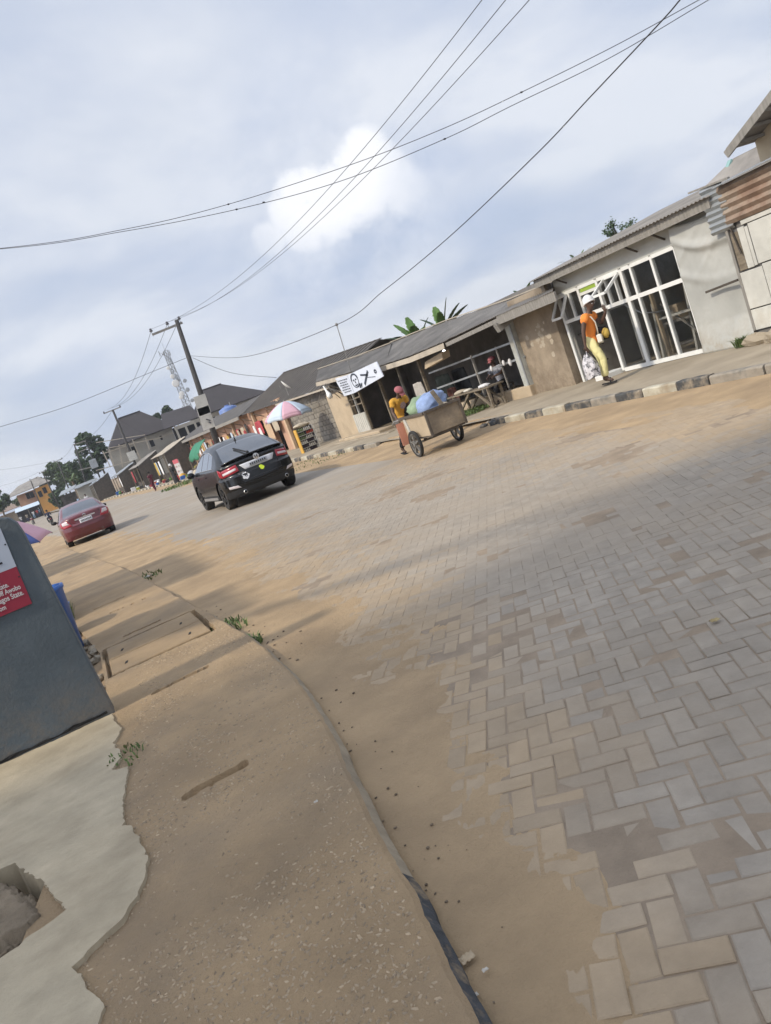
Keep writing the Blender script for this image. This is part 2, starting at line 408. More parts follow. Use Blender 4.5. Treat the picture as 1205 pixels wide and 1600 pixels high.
for i, (X, Y, vt) in enumerate(bricks):
    px, py, dz = proj((X, Y, 0))
    vis = 0 < px < 1205 and 0 < py < 1600 and dz > 0
    sc_.append((0 if vis else 1, dz + (3 if sandL(X, Y) > 0.004 else 0), i))
sc_.sort(); near = set(i for v, d, i in sc_[:300])
mass = MB(); mlv = []; rl = V(road.location)
for i, (X, Y, vt) in enumerate(bricks):
    zj = random.uniform(-.0028, .0018)*(1 if Y < 4 else .25) + 0.004*fbm(X*0.8, Y*0.8); rz = PA + (math.pi/2 if vt else 0) + random.gauss(0, .012) + (math.pi if random.random() < .5 else 0)
    rot = Matrix.Rotation(rz, 4, 'Z') @ Matrix.Rotation(random.gauss(0, .006 if Y < 4 else .002), 4, 'X') @ Matrix.Rotation(random.gauss(0, .006 if Y < 4 else .002), 4, 'Y')
    sd_ = max(sandL(X, Y), sandR(X, Y)) + .003*random.gauss(0, 1); lv_ = 3 if sd_ > -.005 else 2 if sd_ > -.011 else 1 if sd_ > -.020 else 0
    if random.random() < .12 and Y < 5: zj -= .003
    if i in near:
        o = link('paver', vmesh[(i % 5)*4+lv_], road); o.matrix_local = Matrix.Translation(V((X, Y, zj))-rl) @ rot
    else:
        T = Matrix.Translation((X, Y, zj)) @ rot; q = (flat_v if Y > 4.2+.5*random.random()+.0*X else variants)[i % 5]; mass.add([T @ p for p in q.v], q.f); mlv += [lv_]*len(q.f)
pm = obj('paver_field', mass, 'paver_mass0', road); pm['kind'] = 'stuff'
for lv_ in (1, 2, 3): pm.data.materials.append(MATS['paver_mass%d' % lv_])
pm.data.polygons.foreach_set('material_index', mlv)
# ---- drifted sand on both sides of the road
mb = MB(); yl = edge_steps(0.3, 120); nx = 70
yl = [0.3+0.035*i for i in range(380)] + [13.6+0.12*i for i in range(1, 150)] + [31.5+0.8*i for i in range(1, 90)]
mb.add([(x, y, road_z(y) + 0.002 + sandL(x, y) - (0.001 if y > 17 else 0)) for y in yl for x in [kL(y)-0.02 + (pw(SANDW, y)*1.7)*(i/nx) for i in range(nx+1)]],
       [(j*(nx+1)+i, j*(nx+1)+i+1, (j+1)*(nx+1)+i+1, (j+1)*(nx+1)+i) for j in range(len(yl)-1) for i in range(nx)])
o = struct('sand_drift', mb, 'sand', smooth=True)
mb = MB(); nx = 44; yl = [1.0+0.08*i for i in range(80)] + [34.6+0.6*i for i in range(1, 130)]
mb.add([(kR(y)+0.02-3.3*i/nx, y, road_z(y)+0.002+sandR(kR(y)+0.02-3.3*i/nx, y) - (0.001 if y > 17 else 0)) for y in yl for i in range(nx+1)],
       [(j*(nx+1)+i, (j+1)*(nx+1)+i, (j+1)*(nx+1)+i+1, j*(nx+1)+i+1) for j in range(len(yl)-1) for i in range(nx)])
struct('sand_drift', mb, 'sand', smooth=True)
# ---- left pavement: cast slab with slots, lifted drain covers and a crumbling painted edge
def inner(y): return pw([(-8,-3.2),(0,-1.4),(3,-0.9),(6.2,-0.34),(8.7,-0.33),(13.2,-0.74),(26,-1.55),(40,-2.2),(60,-4.6),(100,-9.6)], y)
def edge_noise(y): return 0.018*fbm(0.3, y*2.1, 4.0) + 0.004*fbm(0.9, y*17, 7.0)
SLOTS = [(-0.30,0.72,7.36,8.78), (-0.05,0.36,9.00,9.06), (-0.02,0.44,6.155,6.20), (-0.07,0.27,3.955,4.02), (-0.30,0.15,12.2,12.25), (-0.1,0.4,11.2,11.24), (-0.7,0.3,20.4,20.5), (-0.9,0.1,23.5,23.6)]
def slab_z(x, y):
    z = 0.105 + terr(y) + 0.006*fbm(x*1.2, y*1.2, 3) + (0.0022*fbm(x*26, y*26, 8, 3) if y < 9 else 0)
    for k, (x0, x1, y0, y1) in enumerate(SLOTS):
        wob = 0.012*fbm(x*9, k*3.0) if k else 0.003*fbm(x*9, y*9)
        yy = y + (-(x-x0)*0.06 if k == 3 else 0)
        if x0 < x < x1 and y0+wob < yy < y1+wob: z -= 0.06 if k else 0.075
    return z
mb = MB(); nx = 72
yl = [-6+0.3*i for i in range(20)] + [0.02*i for i in range(0, 500)] + [10+0.06*i for i in range(270)] + [26.2+0.5*i for i in range(80)]
def srow(y):
    a, b = inner(y), kL(y)+edge_noise(y); r = []
    for i in range(nx+1):
        x = a+(b-a)*i/nx; r.append((x, y, slab_z(x, y) - (0.012 if i == nx else 0)))
    r.append((b+0.03, y, 0.055+terr(y))); r.append((b+0.042, y, -0.05+terr(y))); return [(a, y, terr(y)-0.1)] + r
rows = [srow(y) for y in yl]; W = len(rows[0])
mb.add([p for r in rows for p in r], [(j*W+i, j*W+i+1, (j+1)*W+i+1, (j+1)*W+i) for j in range(len(rows)-1) for i in range(W-1)])
walk = struct('pavement', mb, 'slab'); walk.data.materials.append(MATS['kerb_dark_edge']); walk.data.materials.append(MATS['kerb_pale_edge'])
wl = V(walk.location)
for p in walk.data.polygons:
    c = p.center + wl
    i = p.index % (W-1)
    if c.y < 9 and (i >= W-3):
        on = (c.y < 2.45+.1*fbm(c.x*40, c.y*20) and c.y > 0.4)
        p.material_index = 1 if on else 2
# two lifted drain covers side by side
for y0, y1 in ((7.405, 8.045), (8.07, 8.735)):
    q = MB(); nn = 14
    q.cbox(-0.262, 0.675, y0, y1, 0.04, 0.112, 0.01)
    cv = obj('drain_cover', q, 'slab', walk, bevel=0.004)
    for hx in (-0.12, 0.5):
        hh = MB(); hh.bar((hx, y0+0.2, 0.1135), (hx+0.015, y0+0.28, 0.1135), 0.022, 0.006); obj('lifting_slot', hh, 'dark_hole', cv)
# exposed aggregate
mb = MB(); cnt = 0
while cnt < 16000:
    y = 1.2 + 7.5*random.random()**1.5; x = random.uniform(inner(y)+0.25, kL(y)-0.03)
    dens = 0.10 + 1.3*max(0, fbm(x*1.6, y*1.1, 6.0)+0.25) + (0.5 if abs(y-2.4) < .5 else 0)
    cnt += 1
    if random.random() > dens or any(a-.02 < x < b+.02 and c-.03 < y < d+.03 for a, b, c, d in SLOTS): continue
    r = random.uniform(.003, .0105); an = random.uniform(0, 6.28); z = slab_z(x, y)
    e1 = V((math.cos(an), math.sin(an), random.uniform(-.1,.1)))*r*random.uniform(1, 1.7); e2 = V((-math.sin(an), math.cos(an), random.uniform(-.1,.1)))*r*random.uniform(.6,.9); c = V((x, y, z)); up = V((0,0,r*random.uniform(.35,.7)))
    mb.add([c+e1-up*.6, c+e2-up*.6, c-e1-up*.6, c-e2-up*.6, c+e1*.5+e2*.3+up, c-e1*.45-e2*.2+up*.9], [(0,1,4),(1,5,4),(1,2,5),(2,3,5),(3,4,5),(3,0,4)])
tag(obj('aggregate', mb, 'pebble'), 'small pebbles set in the brown slab pavement', 'gravel')['kind'] = 'stuff'
# ---- pale concrete apron with a ragged edge and a broken pit in it
PAD = [(-0.32,6.10),(-0.32,5.89),(-0.28,5.61),(-0.35,5.36),(-0.31,5.06),(-0.39,4.86),(-0.29,4.77),(-0.35,4.33),(-0.37,3.99),(-0.33,3.94),(-0.29,3.50),(-0.33,3.32),(-0.43,3.13),(-0.51,3.08),(-0.62,3.0),(-0.52,2.66),(-0.66,2.3),(-0.7,1.6),(-2.6,1.6),(-2.6,6.10)]
def inpoly(x, y, P):
    c = False; j = len(P)-1
    for i in range(len(P)):
        if (P[i][1] > y) != (P[j][1] > y) and x < (P[j][0]-P[i][0])*(y-P[i][1])/(P[j][1]-P[i][1])+P[i][0]: c = not c
        j = i
    return c
GAP = [(-0.90,4.20),(-0.76,3.86),(-0.645,3.45),(-0.92,3.33),(-1.70,3.2),(-1.70,4.32)]
BLK = [(-0.95,4.13),(-0.82,3.80),(-0.715,3.53),(-0.93,3.42),(-1.66,3.3),(-1.66,4.26)]
from mathutils.geometry import tessellate_polygon
def ragged(P, step, amp, seed):
    out_ = []
    for i in range(len(P)):
        a, b = V(P[i]), V(P[(i+1) % len(P)]); n = max(1, int((b-a).length/step))
        for k in range(n):
            p = a.lerp(b, k/n); out_.append((p.x+amp*fbm(p.x*14+seed, p.y*14)+amp*.5*fbm(p.x*60, p.y*60+seed), p.y+amp*fbm(p.x*14, p.y*14+seed+5)))
    return out_
def pad_z(x, y): return 0.128 + 0.010*fbm(x*1.1, y*1.1, 20) - 0.02*max(0, (3.3-y))
O_ = ragged(PAD, .02, .012, 1.0); H_ = ragged(GAP, .02, .016, 2.0); mb = MB(); NO = len(O_)
allp = [V((x, y, pad_z(x, y))) for x, y in O_+H_]; tris = tessellate_polygon([[V((p.x, p.y, 0)) for p in allp[:NO]], [V((p.x, p.y, 0)) for p in allp[NO:]]])
def upf(t):
    a, b, c = (allp[i] for i in t); return t if (b-a).cross(c-a).z > 0 else (t[0], t[2], t[1])
mb.v += allp; mb.f += [upf(tuple(t)) for t in tris]
for ring, dz_ in ((range(NO), .05), (range(NO, len(allp)), .19)):
    ring = list(ring); k0 = len(mb.v); mb.v += [mb.v[i]-V((.0,0,dz_)) for i in ring]
    for k in range(len(ring)): j = (k+1) % len(ring); mb.f.append((ring[k], ring[j], k0+j, k0+k))
k0 = len(mb.v); hb_ = [V((p.x, p.y, -.05+.012*fbm(p.x*20, p.y*20))) for p in allp[NO:]]; mb.v += hb_; mb.f += [tuple(k0+i for i in t) for t in tessellate_polygon([[V((p.x, p.y, 0)) for p in hb_]])]
apron = struct('concrete_apron', mb, 'pad'); apron.data.materials.append(MATS['dirt'])
for p_ in apron.data.polygons:
    if p_.index >= len(apron.data.polygons)-(len(hb_)-2): p_.material_index = 1
q = MB(); xs_ = [-1.66+.014*i for i in range(69)]; ys_ = [3.26+.014*i for i in range(72)]; ind = {}
RB_ = ragged(BLK, .03, .014, 9.0)
for j in range(len(ys_)-1):
    for i in range(len(xs_)-1):
        if inpoly(xs_[i]+.007, ys_[j]+.007, RB_):
            f = []
            for (a_, b_) in ((i,j),(i+1,j),(i+1,j+1),(i,j+1)):
                if (a_, b_) not in ind:
                    x, y = xs_[a_], ys_[b_]; ed = 0 if inpoly(x-.03, y, RB_) and inpoly(x+.03, y, RB_) and inpoly(x, y+.03, RB_) and inpoly(x, y-.03, RB_) else 1
                    ind[(a_, b_)] = len(q.v); q.v.append(V((x+.006*fbm(x*40, y*40), y+.006*fbm(y*40, x*40), .132-.045*ed+.03*fbm(x*6, y*6, 22)+.012*fbm(x*22, y*22, 23))))
                f.append(ind[(a_, b_)])
            q.f.append(tuple(f))
sk_ = obj('broken_block', q, mat('rough_block', (.27,.215,.15), .95, .25, 6, .6, 30, col2=(.16,.125,.085), c2scale=3), smooth=True); sk_.modifiers.new('t','SOLIDIFY').thickness = .1
tag(sk_, 'rough broken concrete block sunk in the pit of the pale apron', 'block')
# ---- right kerb blocks, painted black and cream in turn, with the broken gap by the open shop
kerb = bpy.data.objects.new('kerb', None); COL.objects.link(kerb); kerb.location = (8.73, 8, 0); kerb['kind'] = 'structure'; ORG[kerb.name] = V((8.73, 8, 0))
z6 = lambda x, y: onX(840+x/3.301, 380+y/3.301, 8.65).y
z5 = lambda x, y: onX(640+x/4.633, 440+y/4.633, 8.65).y
z4 = lambda x, y: onX(480+x/4.635, 500+y/4.635, 8.65).y
b0 = [3.0, 4.2, 5.3, 6.4, 7.5, 8.6]
B = [(6.2, 7.9, 'kerb_bare'), (7.92, z6(873,675)-.01, 'kerb_bare')]
seq = [z6(873,675), z6(708,715), z6(535,755), z6(400,790), z6(270,815), z6(135,835)]
cols = ['kerb_black','kerb_white','kerb_black','kerb_bare','kerb_black']
for i in range(5): B.append((seq[i], seq[i+1], cols[i]))
s5 = [z6(135,835), z5(955,930), z5(825,950), z5(685,990)]
B += [(seq[5], z5(955,930), 'kerb_white'), (z5(955,930), z5(825,950), 'kerb_black'), (z5(825,950), z5(685,990), 'kerb_white')]
yb = z5(685, 990); yb2 = z5(560, 1015)
B.append((yb, (yb+yb2)/2, 'kerb_black'))
y = z4(480, 905); k = 0
B.append((y-0.2, y+0.9, 'kerb_bare')); y += 0.92
while y < 130:
    ln = 0.92; B.append((y, y+ln, 'kerb_black' if k % 2 == 0 else 'kerb_white')); y += ln; k += 1
for (a, b, m) in B:
    if b-a < 0.1: continue
    q = MB(); xa, xb = kR(a), kR(b); zt = terr((a+b)/2); hh = 0.15 + random.uniform(-.012,.008); jx = random.uniform(-.012,.012)
    n = 6; rows = []
    for i in range(n+1):
        t = i/n; yy = a+0.008+(b-a-0.016)*t; x = xa+(xb-xa)*t+jx; e = 0.006*fbm(yy*5, a) ; c = 0.022+0.012*fbm(yy*7, a+3)
        rows.append([(x, yy, zt-0.06), (x+0.004+e*.6, yy, zt+hh-c), (x+c, yy, zt+hh+e*.4), (x+0.15, yy, zt+hh+e), (x+0.152, yy, zt-0.06)])
    q.add([p for r in rows for p in r], [(j*5+i, (j+1)*5+i, (j+1)*5+i+1, j*5+i+1) for j in range(n) for i in range(4)] + [(0,1,2,3,4), tuple(n*5+i for i in (4,3,2,1,0))])
    obj('kerb_block', q, m, kerb)
# lumps of the broken kerb
for (X, Y, s) in ((8.72, (yb+yb2)/2+.15, .13), (8.6, yb2+.12, .09), (8.85, yb2+.25, .1)):
    q = MB(); q.ball((X, Y, s*.45), (s, s*1.2, s*.7), 8, 5, 0.22); obj('kerb_block', q, 'kerb_black', kerb)
# ---- verge behind the kerb
mb = MB(); yl = [2+0.25*i for i in range(80)] + [52+2*i for i in range(1, 100)]; nx = 14
def verge_z(x, y):
    dip = 0.09*max(0, 1-abs(y-19.5)/3.2)*max(0, min(1, (10.6-x)/1.7)) if y < 24 else 0
    return terr(y) + 0.138 + 0.012*fbm(x*.9, y*.6, 30) + 0.006*fbm(x*3, y*3, 31) - dip + 0.02*max(0, min(1, x-9.2))
mb.add([(kR(y)+0.148+(9.6*(i/nx)**1.6), y, verge_z(kR(y)+0.148+9.6*(i/nx)**1.6, y)) for y in yl for i in range(nx+1)],
       [(j*(nx+1)+i, j*(nx+1)+i+1, (j+1)*(nx+1)+i+1, (j+1)*(nx+1)+i) for j in range(len(yl)-1) for i in range(nx)])
struct('verge', mb, 'verge', smooth=True)
# sandy ramp where the kerb is missing
mb = MB(); yr0, yr1 = yb+0.2, z4(480,905)-0.2
mb.grid(lambda u, v: V((8.45+0.62*u, yr0+(yr1-yr0)*v, 0.012 + (0.135)*u*u + 0.012*fbm(u*3, v*14, 40) - 0.05*(1 if v in (0,1) else 0))), 10, 60)
struct('sand_drift', mb, 'sand', smooth=True)
# left dirt lot beyond the pavement
mb = MB(); yl = [6.4+0.5*i for i in range(60)] + [36+3*i for i in range(1, 45)]
mb.add([(inner(y)+0.005-30*(i/8)**2, y, terr(y) + 0.06 - (0.13*min(1, i)*(1 if y < 14 else .3)) + 0.02*fbm(i, y*2, 50)) for y in yl for i in range(9)],
       [(j*9+i, (j+1)*9+i, (j+1)*9+i+1, j*9+i+1) for j in range(len(yl)-1) for i in range(8)])
struct('dirt_lot', mb, 'dirt', smooth=True)
# ---- grass tufts and rubbish
def tuft(name, label, c, n, h, spread, par=None):
    q = MB(); c = V(c)
    for _ in range(n):
        a = random.uniform(0, 6.28); r = spread*math.sqrt(random.random()); b = c+V((r*math.cos(a)*.6, r*math.sin(a), 0)); hh = h*random.uniform(.4, 1); a2 = random.uniform(0, 6.28)
        d = V((math.cos(a2), math.sin(a2), 0)); s = d.cross(V((0,0,1)))*0.004*(1+c.y*.12); t1 = b+V((0,0,hh*.6))+d*hh*.25; t2 = b+V((0,0,hh*.8))+d*hh*.75
        q.add([b-s, b+s, t1+s*.8, t1-s*.8, t2], [(0,1,2,3), (3,2,4)])
    tag(obj(name, q, 'grass'), label, 'grass')['kind'] = 'stuff'
tuft('grass_tuft', 'small green grass tuft beside the grey wall corner', (-0.30, 5.0, 0.11), 45, 0.05, 0.20)
tuft('grass_tuft', 'grass growing from the pavement edge beyond the drain covers', (0.83, 7.5, 0.02), 150, 0.10, 0.35)
tuft('grass_tuft', 'green tuft at the kerb nearest the drain covers', (0.9, 6.6, 0.02), 80, 0.08, 0.14)
tuft('grass_tuft', 'far tuft at the sandy end of the left kerb', (0.50, 14.0, 0.03), 150, 0.10, 0.7)
tuft('grass_tuft', 'strip of grass below the low wall of the open shop', (10.25, 19.3, 0.15), 900, 0.16, 1.0)
tuft('grass_tuft', 'weed by the foot of the torn grey tarpaulin', (10.75, 10.1, 0.17), 160, 0.24, 0.16)
tuft('grass_tuft', 'thin grass along the painted kerb before the block wall', (8.58, 27.0, 0.02), 260, 0.06, 3.0)
tuft('grass_tuft', 'grass between the kerb stones before the far stalls', (8.3, 58.0, 0.12), 500, 0.3, 4.0)
def scrap(name, label, c, s, m, cat):
    q = MB(); c = V(c); n = 6
    q.grid(lambda u, v: c + V(((u-.5)*s, (v-.5)*s*.7, 0.010+abs(0.35*s*fbm(u*3+c.x*9, v*3+c.y*7, 2)))), n, n)
    o = obj(name, q, m); md = o.modifiers.new('thick', 'SOLIDIFY'); md.thickness = 0.002
    return tag(o, label, cat)
p = onZ(732, 1502, 0.02); scrap('crumpled_wrapper', 'crumpled tan wrapper on the sand by the near kerb', p, 0.045, mat('tan_wrap', (.42,.33,.22), .8), 'litter')
p = onZ(760, 1520, 0.02); scrap('paper_scrap', 'torn pale scrap right of the crumpled wrapper', p, 0.018, 'paper', 'litter')
p = onZ(744, 1560, 0.02); scrap('paper_scrap', 'little white paper nearest the black kerb edge', p, 0.02, 'paper', 'litter')
p = onZ(716, 1525, 0.03); scrap('paper_scrap', 'white torn paper stuck against the near kerb face', p, 0.018, 'paper', 'litter')
p = onZ(232, 902, 0.02); scrap('paper_scrap', 'pale paper lying on sand past the kerb grass', p, 0.16, 'paper', 'litter')
p = onZ(1118, 972, 0.01); scrap('dry_leaf', 'dry curled leaf alone on the grey pavers', p, 0.045, mat('dry_leaf', (.36,.28,.14), .8), 'leaf')
p = onZ(495, 1256, 0.115); scrap('paper_scrap', 'pale chip of paper on the slab pavement', p, 0.018, 'paper', 'litter')
mb = MB()      # crumbs of soil along the kerb foot
for _ in range(80):
    y = random.uniform(1.5, 9); x = kL(y)+abs(random.gauss(0, .14))+0.03; r = random.uniform(.002, .007)*(1 if y < 4 else 1.5)
    mb.ball((x, y, max(0.003, sandL(x, y))+r*.4), (r*random.uniform(.8,1.6), r, r*.7), 5, 3, .2)
tag(obj('soil_crumbs', mb, mat('crumb', (.15,.115,.08), .95, rnd=.3, isl=True)), 'dark crumbs of soil on the sand along the kerb', 'soil')['kind'] = 'stuff'
# ================================================================ BUILDINGS ALONG THE RIGHT SIDE
mat('white_frame', (0.72,0.72,0.69), 0.45, 0.05, 4, 0.05, 40, col2=(0.5,0.47,0.4), c2scale=3, c2lo=0.62, c2hi=0.9)
mat('shop_panel', (0.46,0.46,0.43), 0.7, 0.08, 2, 0.1, 30, stain=(1.5, .8), col2=(0.34,0.32,0.28), c2scale=1.5, c2lo=0.5, c2hi=0.8)
mat('glass', (0.03,0.035,0.037), 0.06, 0.1, 3, 0.0, alpha=0.17, spec=0.6)
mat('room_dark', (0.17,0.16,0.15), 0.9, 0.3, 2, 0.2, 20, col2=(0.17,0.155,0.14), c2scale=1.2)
mat('tarp', (0.43,0.43,0.40), 0.6, 0.07, 1.2, 0.0, 5, stain=(1.4, .82), mud=((.30,.25,.18), .1, .8), col2=(0.35,0.33,0.29), c2scale=1.3, c2lo=0.5, c2hi=0.8)
mat('plaster_brown', (0.35,0.285,0.21), 0.92, 0.18, 1.2, 0.3, 22, stain=(1.3, .75), mud=((.17,.125,.085), .1, 1.1), col2=(0.20,0.155,0.11), c2scale=0.7, c2lo=0.48, c2hi=0.68)
mat('plaster_tan', (0.45,0.36,0.25), 0.9, 0.12, 1.5, 0.2, 22, col2=(0.33,0.26,0.18), c2scale=0.9)
mat('grey_board', (0.25,0.235,0.21), 0.85, 0.25, 3, 0.3, 20, stretch=(1,6,1))
mat('old_wood', (0.20,0.165,0.12), 0.88, 0.3, 4, 0.4, 25, stretch=(1,1,4))
mat('dark_wood', (0.075,0.062,0.05), 0.88, 0.3, 4, 0.4, 25)
mat('roof_sheet', (0.255,0.235,0.21), 0.8, 0.25, 1.2, 0.2, 20, col2=(0.15,0.138,0.125), c2scale=0.9, c2lo=0.5, c2hi=0.75)
mat('roof_sheet_edge', (0.40,0.35,0.28), 0.7, 0.2, 2, 0.1, 20)
mat('galv', (0.36,0.38,0.39), 0.42, 0.15, 2, 0.1, 20, metal=0.5, col2=(0.22,0.21,0.20), c2scale=1.5)
mat('rust_sheet', (0.225,0.148,0.105), 0.85, 0.3, 1.6, 0.2, 20, col2=(0.34,0.28,0.22), c2scale=2.2, c2lo=0.42, c2hi=0.66, stain=(3, .75))
mat('board_white', (0.53,0.52,0.47), 0.75, 0.08, 1.2, 0.1, 20, stain=(2, .82), col2=(0.42,0.38,0.31), c2scale=1.1, c2lo=0.55, c2hi=0.8)
mat('block', (0.215,0.195,0.165), 0.95, 0.22, 4, 0.5, 22, rnd=0.16)
mat('mortar', (0.135,0.122,0.105), 0.95, 0.2, 4, 0.4, 30)
mat('cream_wall', (0.52,0.43,0.30), 0.9, 0.1, 1, 0.15, 20)
mat('bottle_green', (0.30,0.42,0.06), 0.5, 0.1, 3, 0.05)
mat('bulb', (0.9,0.9,0.88), 0.3, 0, 3, 0, emit=((1,1,1), 6.0))
mat('black_rubber', (0.022,0.022,0.024), 0.8, 0.3, 6, 0.2, 40)
mat('steel', (0.30,0.29,0.27), 0.5, 0.2, 5, 0.1, 30, metal=0.6)
# ---------- glass-fronted shop, facade on x = 11.1
XF = 11.1
gs = thing('glass_shop', 'low pale shop with big white framed glass front and lean-to roof', 'shop', (XF, 13.1, 0.12))
YL, YR, ZB, ZT, ZM = 14.95, 11.25, 0.17, 2.16, 1.55
q = MB(); q.box(XF+0.02, XF+0.14, YR-0.06, YL+0.03, ZT+0.03, 2.52)       # wall band over the windows
q.box(XF+0.02, XF+0.14, 10.0, YR-0.062, 0.05, 2.50)
obj('wall', q, 'shop_panel', gs)
q = MB(); q.box(XF-0.02, XF+0.16, YR-0.05, 13.50, 0.0, ZB-0.03); obj('plinth', q, 'plaster_brown', gs)
q = MB(); q.box(XF-0.42, XF+0.1, 13.62, 14.02, 0.1, 0.26); obj('doorstep', q, 'white_frame', gs, bevel=0.01)
# room behind: floor, side walls, back wall and ceiling, so that the glass looks into depth
q = MB(); q.box(XF+3.6, XF+3.7, 9.9, 15.0, 0, 2.6); q.box(XF+.15, XF+3.6, 14.97, 15.05, 0, 2.6); q.box(XF+.15, XF+3.6, 9.9, 10.0, 0, 2.6); obj('room_wall', q, mat('room_grey', (.40,.385,.36), .9, .2, 2, .2, 20, col2=(.28,.26,.23)), gs)
q = MB(); q.box(XF+.15, XF+3.6, 10.0, 14.97, 0.05, 0.12); obj('floor', q, 'plaster_brown', gs)
q = MB(); q.box(XF+.15, XF+3.6, 10.0, 14.97, 2.53, 2.56); obj('ceiling', q, 'room_grey', gs)
def vbar(y, z0, z1, w=0.07, x=XF, d=0.07): 
    b = MB(); b.box(x-d/2, x+d/2, y-w/2, y+w/2, z0, z1); return b
def hbar(z, y0, y1, w=0.07, x=XF, d=0.066):
    b = MB(); b.box(x-d/2, x+d/2, y0, y1, z-w/2, z+w/2); return b
for y in (YR, 11.89, 12.48, 12.77): obj('mullion', vbar(y, ZB, ZT, 0.085 if y in (YR, 12.77) else 0.055), 'white_frame', gs)
for y in (13.54, 14.18): obj('mullion', vbar(y, 0.2, ZT, 0.07), 'white_frame', gs)
obj('mullion', vbar(14.93, 0.12, ZT, 0.07), 'white_frame', gs)
obj('mullion', vbar(14.52, ZM, ZT, 0.05), 'white_frame', gs); obj('mullion', vbar(13.28, ZM, ZT, 0.05), 'white_frame', gs); obj('mullion', vbar(13.0, ZM, ZT, 0.04), 'white_frame', gs)
for a, b in ((YR+.043,11.862),(11.918,12.452),(12.508,12.727),(12.813,13.5)):
    obj('rail', hbar(ZM, a, b, 0.08), 'white_frame', gs); obj('rail', hbar(ZB+.04, a, b, 0.08), 'white_frame', gs); obj('rail', hbar(ZT-.01, a, b, 0.07), 'white_frame', gs)
    for z0, z1 in ((ZM+.04, ZT-.045), (ZB+.08, ZM-.04)):
        if a > 12.8 and z0 > 1: continue
        p = MB(); p.box(XF-0.008, XF+0.0, a, b, z0, z1); obj('pane', p, 'glass', gs)
for a, b in ((13.575,14.145),(14.215,14.895)):
    obj('rail', hbar(ZM, a, b, 0.075), 'white_frame', gs); obj('rail', hbar(ZT-.01, a, b, 0.07), 'white_frame', gs)
p = MB(); p.box(XF-0.008, XF, 14.215, 14.495, ZM+.04, ZT-.045); obj('pane', p, 'glass', gs)
p = MB(); p.box(XF-0.008, XF, 13.05, 13.25, ZM+.04, ZT-.045); obj('pane', p, 'glass', gs)
obj('rail', hbar(2.0, 13.575, 14.145, 0.06, d=0.06), 'white_frame', gs)
p = MB(); p.box(XF-0.015, XF+0.015, 13.6, 14.12, 2.035, 2.115); obj('sign_panel', p, 'bottle_green', gs)
p = MB(); p.box(XF-0.008, XF, 13.575, 14.145, ZM+.04, 1.97); obj('pane', p, 'glass', gs)
p = MB(); p.box(XF-0.006, XF+.002, 14.215, 14.895, 0.25, ZM-.04); obj('pane', p, 'glass', gs)
# iron grille behind the left pane
for z in (0.5, 0.85, 1.2):
    b = MB(); b.bar((XF+.2, 14.2, z), (XF+.2, 14.92, z), 0.03); obj('grille_bar', b, 'dark_wood', gs)
for y in (14.4, 14.65):
    b = MB(); b.bar((XF+.2, y, .2), (XF+.2, y, 1.5), 0.03); obj('grille_bar', b, 'dark_wood', gs)
# two top-hung windows standing open
def sash(y0, y1, ang):
    h = ZT-ZM-.1; x1 = XF-0.04-h*math.sin(ang); z1 = ZT-.05-h*math.cos(ang); A = (XF-.045, y0, ZT-.05); B_ = (XF-.045, y1, ZT-.05); C = (x1, y1, z1); D = (x1, y0, z1)
    f = MB()
    for a, b in ((A, B_), (C, D)): f.bar(a, b, 0.05, 0.05)
    for a, b in ((B_, C), (D, A)): f.bar(V(a)+(V(b)-V(a))*.045, V(b)-(V(b)-V(a))*.045, 0.049, 0.05)
    o = obj('window_sash', f, 'white_frame', gs)
    g = MB(); g.slab([A, B_, C, D], V((-.004, 0, -.003))); obj('pane', g, 'glass', o)
sash(14.58, 14.93, math.radians(34)); sash(12.82, 13.26, math.radians(58))
# door leaf swung inwards
d = MB(); d.bar((XF+.08, 13.6, .2), (XF+.75, 13.72, .2), .06); d.bar((XF+.08, 13.6, 1.5), (XF+.75, 13.72, 1.5), .06); d.bar((XF+.08, 13.6, .23), (XF+.08, 13.6, 1.47), .06); d.bar((XF+.75, 13.72, .23), (XF+.75, 13.72, 1.47), .06)
dl = obj('door', d, 'white_frame', gs); g = MB(); g.slab([(XF+.1, 13.61, .22), (XF+.74, 13.71, .22), (XF+.74, 13.71, 1.48), (XF+.1, 13.61, 1.48)], (0.004, -.004, 0)); obj('pane', g, 'glass', dl)
# roof sheet, fascia and clips
q = MB(); q.corr((10.72, 9.95, 2.665), (10.72, 15.25, 2.665), (14.9, 9.95, 3.25), 0.012, 0.09, 0.004, 4); obj('roof', q, 'roof_sheet', gs)
q = MB(); q.box(10.80, 10.84, 10.0, 15.2, 2.49, 2.664); obj('fascia', q, 'grey_board', gs)
q = MB(); q.box(10.845, XF+0.12, 10.05, 15.15, 2.525, 2.54); obj('soffit', q, 'shop_panel', gs)
for y in (11.45, 12.2, 14.5):
    b = MB(); b.bar((10.85, y, 2.5), (XF+.01, y, 2.34), .03); obj('bracket', b, 'dark_wood', gs)
